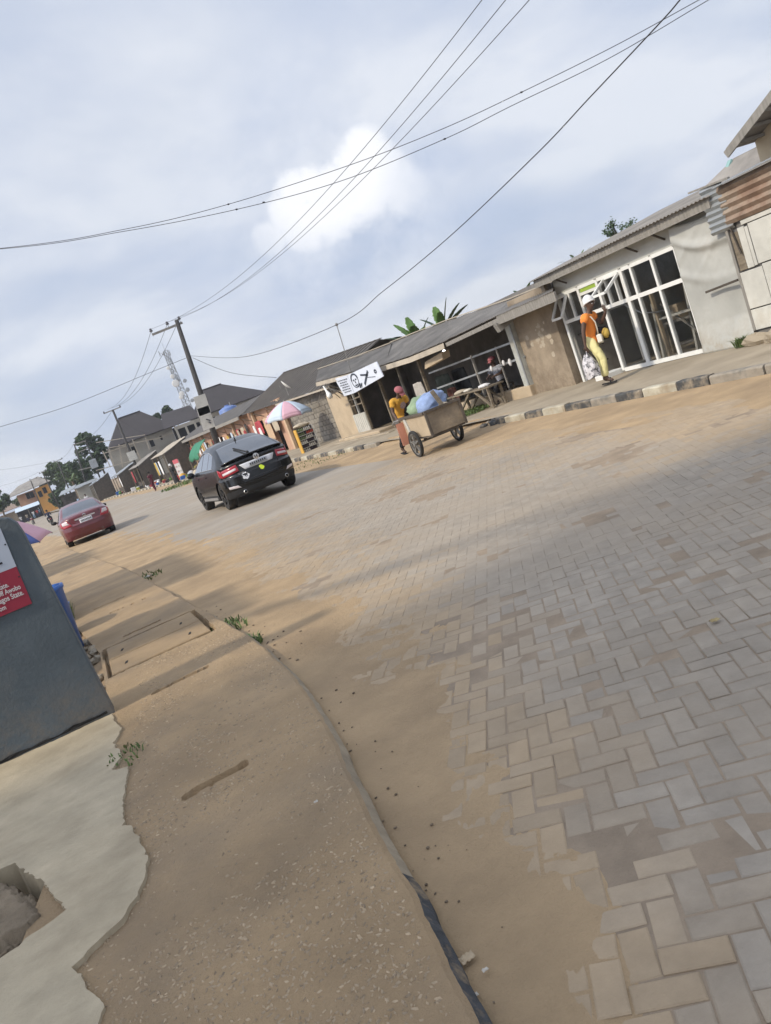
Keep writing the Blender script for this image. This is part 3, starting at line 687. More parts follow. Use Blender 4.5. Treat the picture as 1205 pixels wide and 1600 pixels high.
# bits inside the shop
t = thing('work_bench', 'cluttered low bench inside the glass shop behind the panes', 'bench', (12.4, 12.3, .12))
b = MB(); b.box(12.1, 12.8, 11.5, 13.2, .78, .83); obj('top', b, 'grey_board', t)
for y in (11.55, 13.15):
    for x in (12.13, 12.77): b = MB(); b.bar((x, y, .12), (x, y, .78), .05); obj('leg', b, 'old_wood', t)
b = MB(); b.box(12.15, 12.75, 11.6, 13.1, .30, .33); obj('shelf', b, 'grey_board', t)
for k, (x, y, h) in enumerate(((12.3, 12.9, .3), (12.4, 12.1, .18), (12.3, 11.8, .35))):
    b = MB(); b.cbox(x-.12, x+.12, y-.14, y+.14, .831, .831+h, .02); tag(obj('cardboard_box', b, 'plaster_tan'), ['tallest carton on the bench, nearest the shop door', 'flat carton in the middle of the bench', 'upright carton at the bench end under the corner panes'][k] if k != 2 else 'upright carton at the bench end near the tarpaulin side', 'carton', 'cartons on the shop bench')
b = MB(); b.bar((XF+.4, 11.3, .12), (XF+.55, 12.6, 1.25), .03); tag(obj('long_pole', b, 'grey_board'), 'thin pole leaning inside behind the large panes', 'pole')
for k, (y, x, tl) in enumerate(((11.55, 11.6, .1), (12.1, 11.75, -.08), (12.65, 11.55, .14), (13.2, 11.9, .0))):
    b = MB(); b.bar((x, y, .12), (x+.1, y+tl, 1.9-.2*k), .05, .07); tag(obj('leaning_board', b, 'board_white' if k % 2 else 'plaster_tan', smooth=False), ['narrow board leaning inside by the corner pane', 'second narrow board leaning inside the glass front', 'slanted tan board behind the narrow pane', 'pale board standing inside next to the doorway'][k], 'board', 'boards leaning inside the glass shop')
b = MB(); b.box(11.5, 11.8, 11.4, 12.6, .95, .99); tag(obj('inner_shelf', b, 'board_white'), 'pale shelf plank just behind the two right lower panes', 'shelf')
b = MB(); b.tube([(11.4, 13.35, 1.5), (11.5, 13.0, 1.2), (11.6, 12.75, 1.12), (11.6, 12.5, 1.1)], .018, 6); tag(obj('hose', b, 'galv', smooth=True), 'grey hose looping behind the pane beside the doorway', 'hose')
# ---------- torn grey tarpaulin over the end of the glass shop
def tarp_pt(u, v):
    y = 11.20 + (9.93-11.20)*u; z = 0.16 + (2.44-0.16)*v
    if v < .12: y += .12*u*(1-v/.12)*0
    fold = max(0, math.sin((v*7+1.1*u+.25*math.sin(u*4))*math.pi))**3; sagl = 0.055*fold*math.exp(-((v-.78)/.2)**2)*(.4+.6*math.sin(2.2*u+.4)) + .016*fbm(u*1.4, v*3.0, 60, 2) + .010*max(0, math.sin((u*1.2-v*2.6)*9))**4*max(0, min(1, (v-.5)*5))
    flare = 0.16*max(0, .22-v)/.22*(0.3+u)
    dr = -0.05*math.sin(math.pi*u)*max(0, min(1, (v-.55)*2.5))
    return V((XF-0.05-0.05-max(-.03, sagl)*1.4-flare-.006*math.sin(u*9+v*4), y, z+dr + (0.06*(1-u) if v > .95 else 0)))
q = MB(); q.grid(tarp_pt, 46, 60); o = obj('tarpaulin', q, 'tarp', smooth=True); o.modifiers.new('thick', 'SOLIDIFY').thickness = 0.006
tag(o, 'wrinkled grey-white tarpaulin covering the wall beside the big window', 'tarpaulin')
b = MB(); b.bar((10.90, 10.68, 1.21), (10.86, 9.93, 1.24), .03, .04); tag(obj('batten', b, 'dark_wood'), 'dark wooden batten pinned across the grey tarpaulin', 'batten')
b = MB(); b.corr((10.82, 10.14, 2.05), (10.82, 10.14, 2.82), (10.88, 9.72, 2.05), .022, .09, .004, 3); tag(obj('metal_sheet', b, 'galv'), 'short grey corrugated sheet hung at the corner above the tarpaulin', 'metal sheet')
# ---------- boarded house at the right edge
XB = 10.9
bh = thing('boarded_house', 'house end of pale boards under rusty corrugated sheeting, right edge', 'house', (XB, 9.0, 0.15))
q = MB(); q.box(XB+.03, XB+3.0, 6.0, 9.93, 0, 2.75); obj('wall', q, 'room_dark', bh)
P = [(9.92,9.42,.36,.70),(9.405,8.6,.36,.72),(9.90,9.44,.72,1.33),(9.425,8.5,.74,1.36),(9.70,9.57,1.36,2.02),(9.56,9.50,1.37,2.0),(9.485,8.4,1.38,2.03),(9.6,7.5,2.045,2.11)]
for k, (ya, yb_, za, zb) in enumerate(P):
    b = MB(); b.cbox(0, .5, 0, 1, 0, 1, .01); b = MB(); b.box(XB-.012-.004*(k % 2), XB+.015, min(ya, yb_), max(ya, yb_), za, zb); obj('board', b, 'board_white', bh, bevel=.004)
b = MB(); b.box(XB-.006, XB+.012, 9.71, 9.86, 1.36, 1.98); o = obj('board', b, 'old_wood', bh); o['label'] = 'bare brown board'
b = MB(); b.box(XB-.02, XB+.02, 9.88, 9.93, .36, 2.1); obj('post', b, 'grey_board', bh)
b = MB(); b.bar((XB-.03, 9.80, 2.1), (XB-.04, 9.72, 1.62), .02, .03); obj('iron_bar', b, 'dark_wood', bh)
b = MB(); b.corr((XB-.04, 9.84, 2.12), (XB-.04, 9.84, 2.74), (XB-.04, 6.5, 2.12), .024, .105, .004, 3, .006); obj('rusty_sheet', b, 'rust_sheet', bh)
b = MB(); b.slab([(XB-.18, 9.80, 2.74), (XB-.18, 6.4, 2.78), (XB+.5, 6.4, 2.86), (XB+.5, 9.80, 2.83)], (0,0,.015)); obj('roof_edge', b, 'galv', bh)
b = MB(); b.bar((XB-.05, 10.38, 2.86), (XB-.05, 9.55, 2.80), .05, .03); obj('pole', b, 'grey_board', bh)
# foot stones
for k, (x, y, s) in enumerate(((10.72, 9.75, .20), (10.62, 9.2, .24), (10.66, 8.6, .22))):
    b = MB(); b.ball((x, y, .17+s*.25), (s*.9, s*1.4, s*.6), 9, 6, .14); tag(obj('foot_stone', b, 'verge'), ['rough stone at the foot of the boards beside the tarpaulin', 'larger stone in the middle below the pale boards', 'rough stone below the boards at the right frame edge'][k], 'stone', 'stones under the boarded wall')
# roofs seen behind: dark hipped sheet roof with a turquoise ridge strip, then a taller cream gable
rh = thing('hipped_roof_house', 'dark sheet-roofed house behind the glass shop with turquoise ridge strip', 'house', (16, 12, 0))
A_, B2, C2, D2 = onX(1062,332,13.2), onX(1146,250,14.2), onX(1182,232,14.2), onX(1215,262,13.2)
b = MB(); b.slab([A_, onX(1215,290,13.2), C2, B2], (0.02,0,.03)); obj('roof', b, 'roof_sheet', rh)
b = MB(); b.bar(onX(1144,252,14.18)+V((-.04,0,.03)), onX(1133,285,13.9)+V((-.08,0,.02)), .12, .04); obj('ridge_strip', b, mat('turquoise', (.22,.36,.34), .6), rh)
b = MB(); b.box(13.4, 18, 7.5, 12.6, 0, 2.78); obj('wall', b, 'plaster_brown', rh)
b = MB(); b.slab([B2, C2, C2+V((4,0,-.8)), B2+V((4,1.5,-.8))], (0,0,.03)); obj('roof_slope', b, 'roof_sheet', rh)
gh = thing('gabled_house', 'taller cream house with grey gable eaves at the right edge', 'house', (13.3, 7, 0))
e0, e1 = onX(1135,236,12.2), onX(1212,136,12.2)
b = MB(); b.slab([e0, e1, e1+V((1.6,0,.0)), e0+V((1.6,0,0))], (0,0,.04)); obj('roof', b, 'roof_sheet', gh)
b = MB(); b.bar(e0+V((-.02,0,-.06)), e1+V((-.02,0,-.06)), .04, .13); obj('bargeboard', b, 'grey_board', gh)
b = MB(); w0, w1 = onX(1178,215,12.9), onX(1214,165,12.9); b.slab([V((12.9, w0.y, 2.6)), V((12.9, w1.y-1, 2.6)), V((12.9, w1.y-1, w1.z+.8)), V((12.9, w0.y, w0.z))], (.12,0,0)); obj('wall', b, 'cream_wall', gh)
for k in range(3):
    f = .18+.25*k; pp = e0+(e1-e0)*f; b = MB(); b.bar(pp+V((0,0,-.05)), pp+V((1.0,0,-.05)), .05, .05); obj('rafter', b, 'grey_board', gh)
# ---------- brown plastered shop row with open front
os_ = thing('open_shop', 'long low shop with open dark front, brown end wall and corrugated roof', 'shop', (10.9, 22, .12))
b = MB(); b.box(10.95, 11.15, 15.09, 16.70, 0, 2.5); obj('end_wall', b, 'plaster_brown', os_)
b = MB()      # peeled patch of lime on the end wall
for _ in range(26):
    y = 15.85+random.gauss(0,.2); z = 1.35+random.gauss(0,.16); r = random.uniform(.03,.09); n = 9
    b.add([V((10.946-random.uniform(0,.003), y+r*math.cos(6.283*k/n)*random.uniform(.6,1.1), z+r*math.sin(6.283*k/n)*random.uniform(.5,1))) for k in range(n)], [tuple(range(n))])
obj('lime_patch', b, mat('lime_patch', (.42,.36,.28), .9), os_)['kind'] = 'stuff'
b = MB(); b.box(10.86, 11.06, 16.705, 17.0, .1, 2.3); obj('jamb', b, mat('jamb', (.42,.43,.40), .8, .15, 3, .1, col2=(.28,.26,.22)), os_)
b = MB(); b.bar((10.845, 16.74, .12), (10.845, 16.74, 2.1), .05); obj('drain_pipe', b, 'galv', os_)
b = MB(); b.box(10.80, 11.0, 16.7, 22.6, .05, .42); obj('low_wall', b, 'plaster_tan', os_, bevel=.02)
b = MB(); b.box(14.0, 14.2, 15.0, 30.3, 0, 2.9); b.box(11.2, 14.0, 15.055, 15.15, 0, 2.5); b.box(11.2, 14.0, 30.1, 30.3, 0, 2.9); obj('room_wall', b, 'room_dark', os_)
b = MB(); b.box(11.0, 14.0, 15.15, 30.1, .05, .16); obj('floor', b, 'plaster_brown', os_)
# shelves of wares glimpsed as slats at the right of the opening
for k in range(8):
    b = MB(); b.box(11.9, 12.2, 17.05, 18.6, .55+k*.19, .575+k*.19); obj('shelf', b, 'dark_wood', os_)
# posts and rails
for (y, x, w_) in ((22.25, 10.9, .09), (19.1, 10.92, .055), (17.84, 10.95, .035), (25.2, 10.7, .1), (23.7, 10.8, .07)):
    b = MB(); b.bar((x, y, .12), (x, y, 2.25 if w_ > .06 else 1.6), w_); obj('post', b, 'grey_board' if w_ < .09 else 'old_wood', os_)
b = MB(); b.bar((10.93, 21.9, 1.53), (10.93, 16.8, 1.55), .035, .05); obj('rail', b, 'galv', os_)
b = MB(); b.bar((10.93, 21.7, 1.02), (10.93, 16.65, 1.12), .035, .05); obj('rail', b, 'galv', os_)
# roof: front edge sags and steps up towards the far end
FR = [onX(864,455,10.2), onX(774,494,10.2), onX(694,533,10.2), onX(640,556,10.2), onX(597,570,10.2)]
FR2 = [onX(603,569,10.18), onX(548,581,10.18), onX(494,596,10.18)]
def roof_patch(front, top, m, name, n):
    # straight runs of corrugation between front edge and top edge
    for i in range(len(front)-1):
        f0, f1, t0, t1 = front[i], front[i+1], top[i], top[i+1]
        q = MB(); L_ = (f1-f0).length; nw = max(8, int(L_/.085)*4); rows = 5; nrm = (f1-f0).cross(t0-f0).normalized()
        if nrm.z < 0: nrm = -nrm
        vs = []
        for o_ in (0, -.006):
            for j in range(rows+1):
                for k in range(nw+1):
                    a = f0.lerp(f1, k/nw); c = t0.lerp(t1, k/nw); vs.append(a.lerp(c, j/rows)+nrm*(.013*math.cos(k*math.pi/2)+o_+.012*fbm(k*.05, j, i)))
        W_ = nw+1; K = W_*(rows+1); fs = []
        for j in range(rows):
            for k in range(nw): g = j*W_+k; fs += [(g, g+1, g+W_+1, g+W_), (K+g, K+g+W_, K+g+W_+1, K+g+1)]
        for k in range(nw): fs.append((k, K+k, K+k+1, k+1)); g = rows*W_+k; fs.append((g, g+1, K+g+1, K+g))
        for j in range(rows): g = j*W_; fs.append((g, g+W_, K+g+W_, K+g)); g = j*W_+nw; fs.append((g, K+g, K+g+W_, g+W_))
        q.add(vs, fs); obj(name, q, m, os_)
TR = [onX(867,440,12.6), onX(800,467,12.6), onX(702,500,12.6), onX(655,518,12.6), onX(612,535,12.6)]
roof_patch(FR, TR, 'roof_sheet', 'roof_sheet', 5)
TR2 = [onX(612,536,12.3), onX(560,556,12.0), onX(498,577,11.2)]
roof_patch(FR2, TR2, 'roof_sheet', 'roof_sheet', 5)
for a, c in zip(TR, TR[1:]): b = MB(); b.bar(a+V((0,0,.03)), c+V((0,0,.03)), .12, .03); obj('ridge_cap', b, 'roof_sheet_edge', os_)
for a, c in zip(TR2, TR2[1:]): b = MB(); b.bar(a+V((0,0,.03)), c+V((0,0,.03)), .1, .03); obj('ridge_cap', b, 'roof_sheet_edge', os_)
for a, c in ((FR2[0], FR2[1]), (FR2[1], FR2[2]), (FR[2], FR[3]), (FR[3], FR[4])):
    q = MB(); q.corr(a+V((-.03,0,-.04)), c+V((-.03,0,-.04)), a+V((-.05,0,-.19)), .010, .085, .004, 2); obj('edge_sheet', q, 'roof_sheet_edge' if a.y > 23 else 'roof_sheet_edge', os_)
for i, (a, c) in enumerate(((FR[0], FR[1]), (FR[1], FR[2]))):
    b = MB(); b.bar(a+V((.04, 0, -.11)), c+V((.04, 0, -.11)), .05, .20 if i == 0 else .1); obj('fascia', b, 'grey_board', os_)
b = MB(); b.bar(FR[1]+V((.0,.1,-.28)), FR[1]+V((.5,.1,-.12)), .16, .2); obj('beam_end', b, 'grey_board', os_)
b = MB(); b.slab([TR[0]+V((0,0,-.02)), TR[-1]+V((0,0,-.02)), TR[-1]+V((2.4,0,-.7)), TR[0]+V((2.4,0,-.7))], (0,0,-.02)); obj('back_roof', b, 'roof_sheet', os_)
b = MB(); b.slab([TR2[0]+V((0,0,-.03)), TR2[-1]+V((0,0,-.03)), V((14.2, 30.2, 2.6)), V((14.2, 23, 2.4))], (0,0,-.02)); obj('back_roof', b, 'roof_sheet', os_)
b = MB(); b.box(10.25, 10.30, 22.4, 29.9, 2.05, 2.12); obj('purlin', b, 'dark_wood', os_)
b = MB(); b.slab([onX(664,566,10.4), onX(690,550,10.4), onX(692,561,10.4), onX(664,577,10.4)], (.25,0,0)); obj('hanging_board', b, 'plaster_tan', os_)
# tan wall piece, door post and white half door at the far end of the shop
b = MB(); b.box(11.0, 11.15, 29.5, 31.9, 0, 2.1); obj('far_wall', b, 'plaster_tan', os_)
for y in (28.05, 28.75, 29.35):
    b = MB(); b.bar((10.97, y, .12), (10.97, y, 2.2), .08); obj('door_post', b, 'board_white' if y == 28.75 else 'old_wood', os_)
hd = MB(); hd.box(10.90, 10.93, 28.05, 29.4, .22, 1.0); hdo = obj('half_door', hd, 'board_white', os_)
for k in range(7): b = MB(); b.box(10.885, 10.898, 28.08+k*.19, 28.24+k*.19, .24, .98); obj('plank', b, 'board_white', hdo)
for z in (1.35, 1.6): b = MB(); b.bar((10.97, 28.1, z), (10.97, 29.3, z), .05); obj('door_rail', b, 'old_wood', os_)
b = MB(); b.box(10.2, 10.9, 25.6, 30.0, .1, .28); obj('doorstep', b, 'plaster_tan', os_, bevel=.03)
b = MB(); b.box(9.95, 10.19, 24.2, 30.0, .08, .19); obj('doorstep', b, 'verge', os_, bevel=.03)
# lit bulb under the roof
p_ = onX(694, 549, 11.0); t = thing('light_bulb', 'bare white bulb glowing under the open shop roof', 'bulb', p_)
b = MB(); b.ball((0,0,0), .045, 10, 7); obj('bulb', b, 'bulb', t, local=True, smooth=True); b = MB(); b.tube([(0,0,.04), (0,0,.28)], .012, 6); obj('holder', b, 'black_rubber', t, local=True)
# lamp on a bracket at the far end
lt = thing('flood_lamp', 'white street lamp head on an iron bracket beside the banner', 'lamp', onX(506, 606, 10.0))
a0, a1 = onX(505,603,10.0), onX(517,621,10.0)
b = MB(); b.tube([a0, a0.lerp(a1,.5), a0.lerp(a1,.8), a1], [.02,.05,.11,.09], 10); obj('lamp_head', b, 'white_frame', lt, smooth=True)
b = MB(); b.tube([a0, onX(528,612,10.4), onX(540,618,10.9)], .03, 6); b.tube([onX(508,600,10.0), onX(530,606,10.5)], .025, 6); b.tube([onX(517,610,10.2), onX(532,622,10.8)], .02, 6); obj('bracket', b, 'steel', lt)
# ---------- banner with a drawn head, comb and razor
mat('banner_cloth', (0.62,0.66,0.74), 0.6, 0.06, 2, 0.1, 6)
mat('ink', (0.045,0.055,0.075), 0.7, 0.2, 8, 0)
bn = thing('barber_banner', 'pale blue banner with a drawn face and razor over the dark shop', 'banner', onX(540,600,10.0))
F0, F1, F2, F3 = onX(543,586,9.9), onX(554,614,9.9), onX(599,588,9.9), onX(588,565,9.9)
G0, G1 = onX(523,592,10.15), onX(538,619,10.15)
b = MB(); b.slab([F0, F1, F2, F3], (.03,0,0)); obj('front_panel', b, 'banner_cloth', bn)
b = MB(); b.slab([G0, G1, F1+V((.0,.03,0)), F0+V((0,.03,0))], (.03,.0,0)); obj('side_panel', b, 'banner_cloth', bn)
def onb(u, v, A=F0, B=F1, Cc=F2, D=F3, off=-.008):   # u along, v up on the front panel
    return A.lerp(D, u).lerp(B.lerp(Cc, u), 1-v) + V((off,0,0))
def stroke(pts, wd, par, name='drawing'):
    q = MB(); P_ = [onb(*p) for p in pts]
    for a, c in zip(P_, P_[1:]): q.bar(a, c, .004, wd, up=(1,0,0)) if False else q.bar(a, c, wd, .006, up=(1,0,0))
    return obj(name, q, 'ink', par)
face = [(.17+.11*math.cos(a), .55+.36*math.sin(a)) for a in [6.283*k/18 for k in range(19)]]
stroke(face, .035, bn)
q = MB(); q.add([onb(.17+.125*math.cos(a)*f, .62+.36*math.sin(a)*f) for a in [math.pi*k/10 for k in range(11)] for f in (1, .72)], [(2*k, 2*k+2, 2*k+3, 2*k+1) for k in range(10)]); obj('drawing', q, 'ink', bn)
for s in (((.11,.6),(.15,.62)), ((.19,.62),(.23,.6)), ((.17,.57),(.165,.45),(.185,.44)), ((.13,.33),(.17,.29),(.21,.33)), ((.2,.18),(.3,.3)), ((.24,.10),(.33,.24)), ((.27,.05),(.27,.3)), ((.3,.06),(.35,.28))): stroke(s, .045, bn)
stroke(((.42,.12),(.66,.72)), .10, bn, 'comb_drawing'); stroke(((.40,.70),(.62,.52)), .06, bn, 'razor_drawing'); stroke(((.58,.4),(.8,.22)), .02, bn, 'razor_drawing')
stroke([(.86+.03*math.cos(a), .5+.09*math.sin(a)) for a in [6.283*k/10 for k in range(11)]], .05, bn, 'emblem')
def ons(u, v): return G0.lerp(F0, u).lerp(G1.lerp(F1, u), 1-v) + V((-.012,-.012,0))
for k in range(6):
    q = MB(); v_ = .82-.13*k; a = .15+.08*(k % 2)
    while a < .8:
        l_ = random.uniform(.05,.14); q.bar(ons(a, v_), ons(min(.88, a+l_), v_), .035, .005, up=(1,0,0)); a += l_+.05
    obj('lettering', q, 'ink', bn)['kind'] = 'stuff'
# thin aerial mast above the banner
b = MB(); b.tube([onX(552,592,10.3), onX(526,507,10.3)], .014, 6); b.ball(onX(526,507,10.3), .06, 8, 5); tag(obj('aerial_mast', b, 'steel'), 'thin leaning rod rising from the shop roof above the banner', 'mast')
# ---------- block-walled building with ribbed dark roof
bb = thing('block_building', 'bare concrete block building with dark ribbed sheet roof behind market umbrella', 'building', (11.5, 36, .1))
b = MB(); b.box(11.53, 11.75, 31.85, 40.0, 0, 2.58); obj('wall_core', b, 'mortar', bb)
def top_bl(y): return 2.62
row = 0; z = .02; me = None
q = MB(); q.cbox(0, .05, 0, .44, 0, .21, .012)
bm_ = bpy.data.meshes.new('block'); bm_.from_pydata(q.v, [], q.f); bm_.materials.append(MATS['block'])
while z < 2.42:
    y = 31.87 - (.23 if row % 2 else 0)
    while y < 39.6:
        if y > 31.5 and z+.2 < top_bl(y):
            o = link('block', bm_, bb); o.location = V((11.49+random.uniform(-.008,.008), y, z))-ORG[bb.name]; o.rotation_euler = (random.gauss(0,.008), 0, random.gauss(0,.01))
        y += .455
    z += .224; row += 1
RB = [onX(452,619,11.0), onX(531,611,11.0)]
def rib_roof(par, a, b_, c, d, n, m):       # a->b eave, d->c ridge
    q = MB(); q.grid(lambda u, v: a.lerp(b_, u).lerp(d.lerp(c, u), v), 40, 12); ro_ = obj('roof', q, m, par); ro_.modifiers.new('t','SOLIDIFY').thickness = .02
    for k in range(n+1):
        t_ = k/n; q = MB(); q.bar(a.lerp(b_, t_)+V((0,0,.03)), d.lerp(c, t_)+V((0,0,.03)), .07, .06); obj('roof_rib', q, mat('rib_pale', (.145,.13,.115), .7), par)
mat('roof_rib', (0.080,0.072,0.064), 0.75, 0.25, 1.5, 0.15, 20, col2=(0.13,0.115,0.098), c2scale=0.8)
e_a, e_b = onX(398,642,11.15), onX(531,611,11.1); e_b = V((11.1, 31.3, 2.45)); e_a = V((10.95, 47.6, 3.0))
r_a, r_b = onX(445,582,14.2), onX(594,530,14.2)
rib_roof(bb, e_b, e_a, r_a, r_b, 26, 'roof_rib')
q = MB(); q.slab([r_a, r_b, r_b+V((3,0,-1)), r_a+V((3,3,-1))], (0,0,-.02)); obj('back_slope', q, 'roof_rib', bb)
q = MB(); q.bar(r_a+V((0,0,.03)), r_b+V((0,0,.03)), .2, .03); obj('ridge_cap', q, 'roof_rib', bb)
for k in range(7):
    y = 32.3+k*1.1; q = MB(); q.bar((11.4, y, 2.42+.04*k), (11.1, y+.05, 1.95+.03*k), .03, .03); obj('rafter_tie', q, 'grey_board', bb)
q = MB(); q.bar((11.12, 31.4, 2.40), (11.0, 39.8, 2.69), .05, .08); obj('eave_rail', q, 'roof_sheet_edge', bb)
# satellite dish on its roof
dp = onX(447, 607, 11.1); t = thing('satellite_dish', 'small white satellite dish on the ribbed roof edge', 'dish', dp)
q = MB(); q.lathe([(0,0),(.12,.012),(.22,.04),(.30,.085),(.305,.09),(.22,.05),(.0,.012)], (0,0,0), 18); do = obj('reflector', q, 'white_frame', t, local=True, smooth=True); do.rotation_euler = (math.radians(55), 0, math.radians(75)); do.location = (0, 0, .12)
q = MB(); q.tube([(0,0,-.35), (0,0,.12)], .02, 6); q.tube([(0,0,.0), (-.3,-.18,.1), (-.33,-.2,.25)], .012, 5); obj('arm', q, 'steel', t, local=True)
# ================================================================ VEHICLES
mat('car_black', (0.006,0.0065,0.0075), 0.25, 0.1, 2, 0, coat=0.25, spec=0.35)
mat('car_red', (0.125,0.022,0.030), 0.28, 0.1, 2, 0, coat=0.5, spec=0.5)
mat('car_glass', (0.05,0.055,0.062), 0.06, 0.1, 2, 0, spec=1.0, coat=1.0)
mat('tyre', (0.03,0.029,0.028), 0.85, 0.2, 8, 0.2, 40, col2=(0.13,0.105,0.08), c2scale=5, c2lo=.55, c2hi=.8)
mat('rim_dark', (0.07,0.07,0.07), 0.4, 0.2, 8, 0, metal=0.7)
mat('rim_silver', (0.42,0.42,0.42), 0.35, 0.15, 8, 0, metal=0.7)
mat('trim_black', (0.02,0.02,0.021), 0.65, 0.1, 5, 0.05)
mat('lens_red', (0.36,0.022,0.035), 0.12, 0.1, 4, 0, coat=0.5)
mat('lens_clear', (0.62,0.56,0.57), 0.12, 0.1, 4, 0, coat=0.5)
mat('plate', (0.62,0.63,0.66), 0.5, 0.05, 8, 0)
mat('chrome', (0.62,0.62,0.62), 0.2, 0.05, 3, 0, metal=0.9)
def sm(t): t = max(0, min(1, t)); return t*t*(3-2*t)
class Car:
    # param surface: a 0 rear..1 front, b 0 sill..1 top, v -1..1 across; local frame: +y forward, rear face at y=0
    def __init__(s, L_, W_, zb, prof, rear, front, belt, roofw, plan_r, plan_f):
        s.L, s.W, s.zb, s.prof, s.rear, s.front, s.belt, s.roofw, s.pr, s.pf = L_, W_/2, zb, prof, rear, front, belt, roofw, plan_r, plan_f
        s.H = max(z for _, z in prof)
    def zt(s, a): return (smooth_pw(s.prof, a*s.L, 0.10))
    def pt(s, a, b, v):
        zt = s.zt(a); z = s.zb + b*(zt-s.zb)
        yr = pw(s.rear, z); yf = pw(s.front, z)
        av = abs(v); y = yr+(yf-yr)*a
        pull = av**3.5
        y += (s.pr*pull)*max(0, 1-a*4)**2 - (s.pf*pull)*max(0, 1-(1-a)*4)**2
        g = 1.0 - 0.05*max(0, (0.45-z)/0.45)
        if z > s.belt: t = (z-s.belt)/(s.H-s.belt); g = 1-(1-s.roofw)*t**0.9
        g *= 1-0.10*max(0, 1-a*7)**2 - 0.12*max(0, 1-(1-a)*6)**2
        bulge = 1 - 0.02*((z-0.62)/0.6)**2 if z < s.belt else 0.995
        z -= 0.055*av**3*(b**6)
        return V((v*s.W*g*bulge, y, z))
    def sk(s, t, r=0.06):      # bunch samples near the ends and round the edge
        return t
    def build(s, na=150, nb=44, nv=44):
        # unique surface points keyed by integer coords of the box surface, rounded near box edges
        F = {}
        def P(i, j, k):
            a, b, v = i/na, j/nb, 2*k/nv-1
            def c(t, r): return t
            # round the long edges by pushing corner points inwards
            ra, rb, rv = min(a, 1-a)/.035, (1-b)/.10, (1-abs(v))/.10
            ea, eb, ev = max(0, 1-ra), max(0, 1-rb), max(0, 1-rv)
            p = s.pt(a, b, v)
            ctr = s.pt(min(max(a, .035), .965), min(b, .90), max(-.90, min(.90, v)))
            n = math.sqrt(ea*ea+eb*eb+ev*ev); mx = max(ea, eb, ev)
            if mx > 0 and n > mx: p = ctr + (p-ctr)*(mx/n)
            return p
        return P
def car_mesh(car, cls, na=150, nb=44, nv=44):
    P = car.build(na, nb, nv); groups = {}
    def emit(key, quad):
        mb, ix = groups.setdefault(key, (MB(), {}))
        f = []
        for q in quad:
            if q not in ix: ix[q] = len(mb.v); mb.v.append(P(*q))
            f.append(ix[q])
        mb.f.append(tuple(f))
    def face(side, quad):
        i = sum(q[0] for q in quad)/4/na; j = sum(q[1] for q in quad)/4/nb; k = sum(q[2] for q in quad)/2/nv-1
        c = car.pt(i, j, k); emit(cls(side, i, j, k, c), quad)
    for i in range(na):
        for j in range(nb):
            face('right', [(i,j,nv),(i+1,j,nv),(i+1,j+1,nv),(i,j+1,nv)]); face('left', [(i,j,0),(i,j+1,0),(i+1,j+1,0),(i+1,j,0)])
        for k in range(nv):
            face('top', [(i,nb,k),(i,nb,k+1),(i+1,nb,k+1),(i+1,nb,k)]); face('bottom', [(i,0,k),(i+1,0,k),(i+1,0,k+1),(i,0,k+1)])
    for j in range(nb):
        for k in range(nv):
            face('rear', [(0,j,k),(0,j,k+1),(0,j+1,k+1),(0,j+1,k)]); face('front', [(na,j,k),(na,j+1,k),(na,j+1,k+1),(na,j,k+1)])
    return {k: g[0] for k, g in groups.items()}
def rear_pt(car, x, z, off=0.006):   # point on the rear face at half-width coordinate x (metres), height z
    best = None; zt = car.zt(0.0); b = (z-car.zb)/(zt-car.zb)
    lo, hi = -1.0, 1.0
    for _ in range(30):
        m = (lo+hi)/2
        if car.pt(0, b, m).x < x: lo = m
        else: hi = m
    p = car.pt(0, b, (lo+hi)/2); return V((p.x, p.y-off, p.z))
def wheel(par, x, y, r, wdt, rim, side, spokes=5):
    q = MB(); h = wdt/2
    q.lathe([(r*.62,-h*.8),(r*.66,-h),(r*.93,-h),(r,-h*.72),(r,h*.72),(r*.93,h),(r*.66,h),(r*.62,h*.8),(r*.60,0),(r*.62,-h*.8)], (x, y, r), 30, 'x'); w_ = obj('wheel', q, 'tyre', par, local=True, auto=40)
    q = MB(); q.lathe([(r*.615,h*.1*side),(r*.63,h*.93*side),(r*.57,h*.93*side),(r*.55,h*.2*side),(0.0,h*.15*side)], (x, y, r), 24, 'x'); obj('rim', q, rim, w_, local=True, auto=40)
    for k in range(spokes):
        a = 6.283*k/spokes; q = MB(); q.bar((x+side*h*.72, y+math.cos(a)*r*.08, r+math.sin(a)*r*.08), (x+side*h*.82, y+math.cos(a)*r*.58, r+math.sin(a)*r*.58), .045, r*.17, up=(1,0,0)); obj('spoke', q, rim, w_, local=True)
    q = MB(); q.lathe([(0.0,h*.85*side),(r*.14,h*.85*side),(r*.15,h*.5*side)], (x, y, r), 12, 'x'); obj('hub', q, rim, w_, local=True)
    return w_
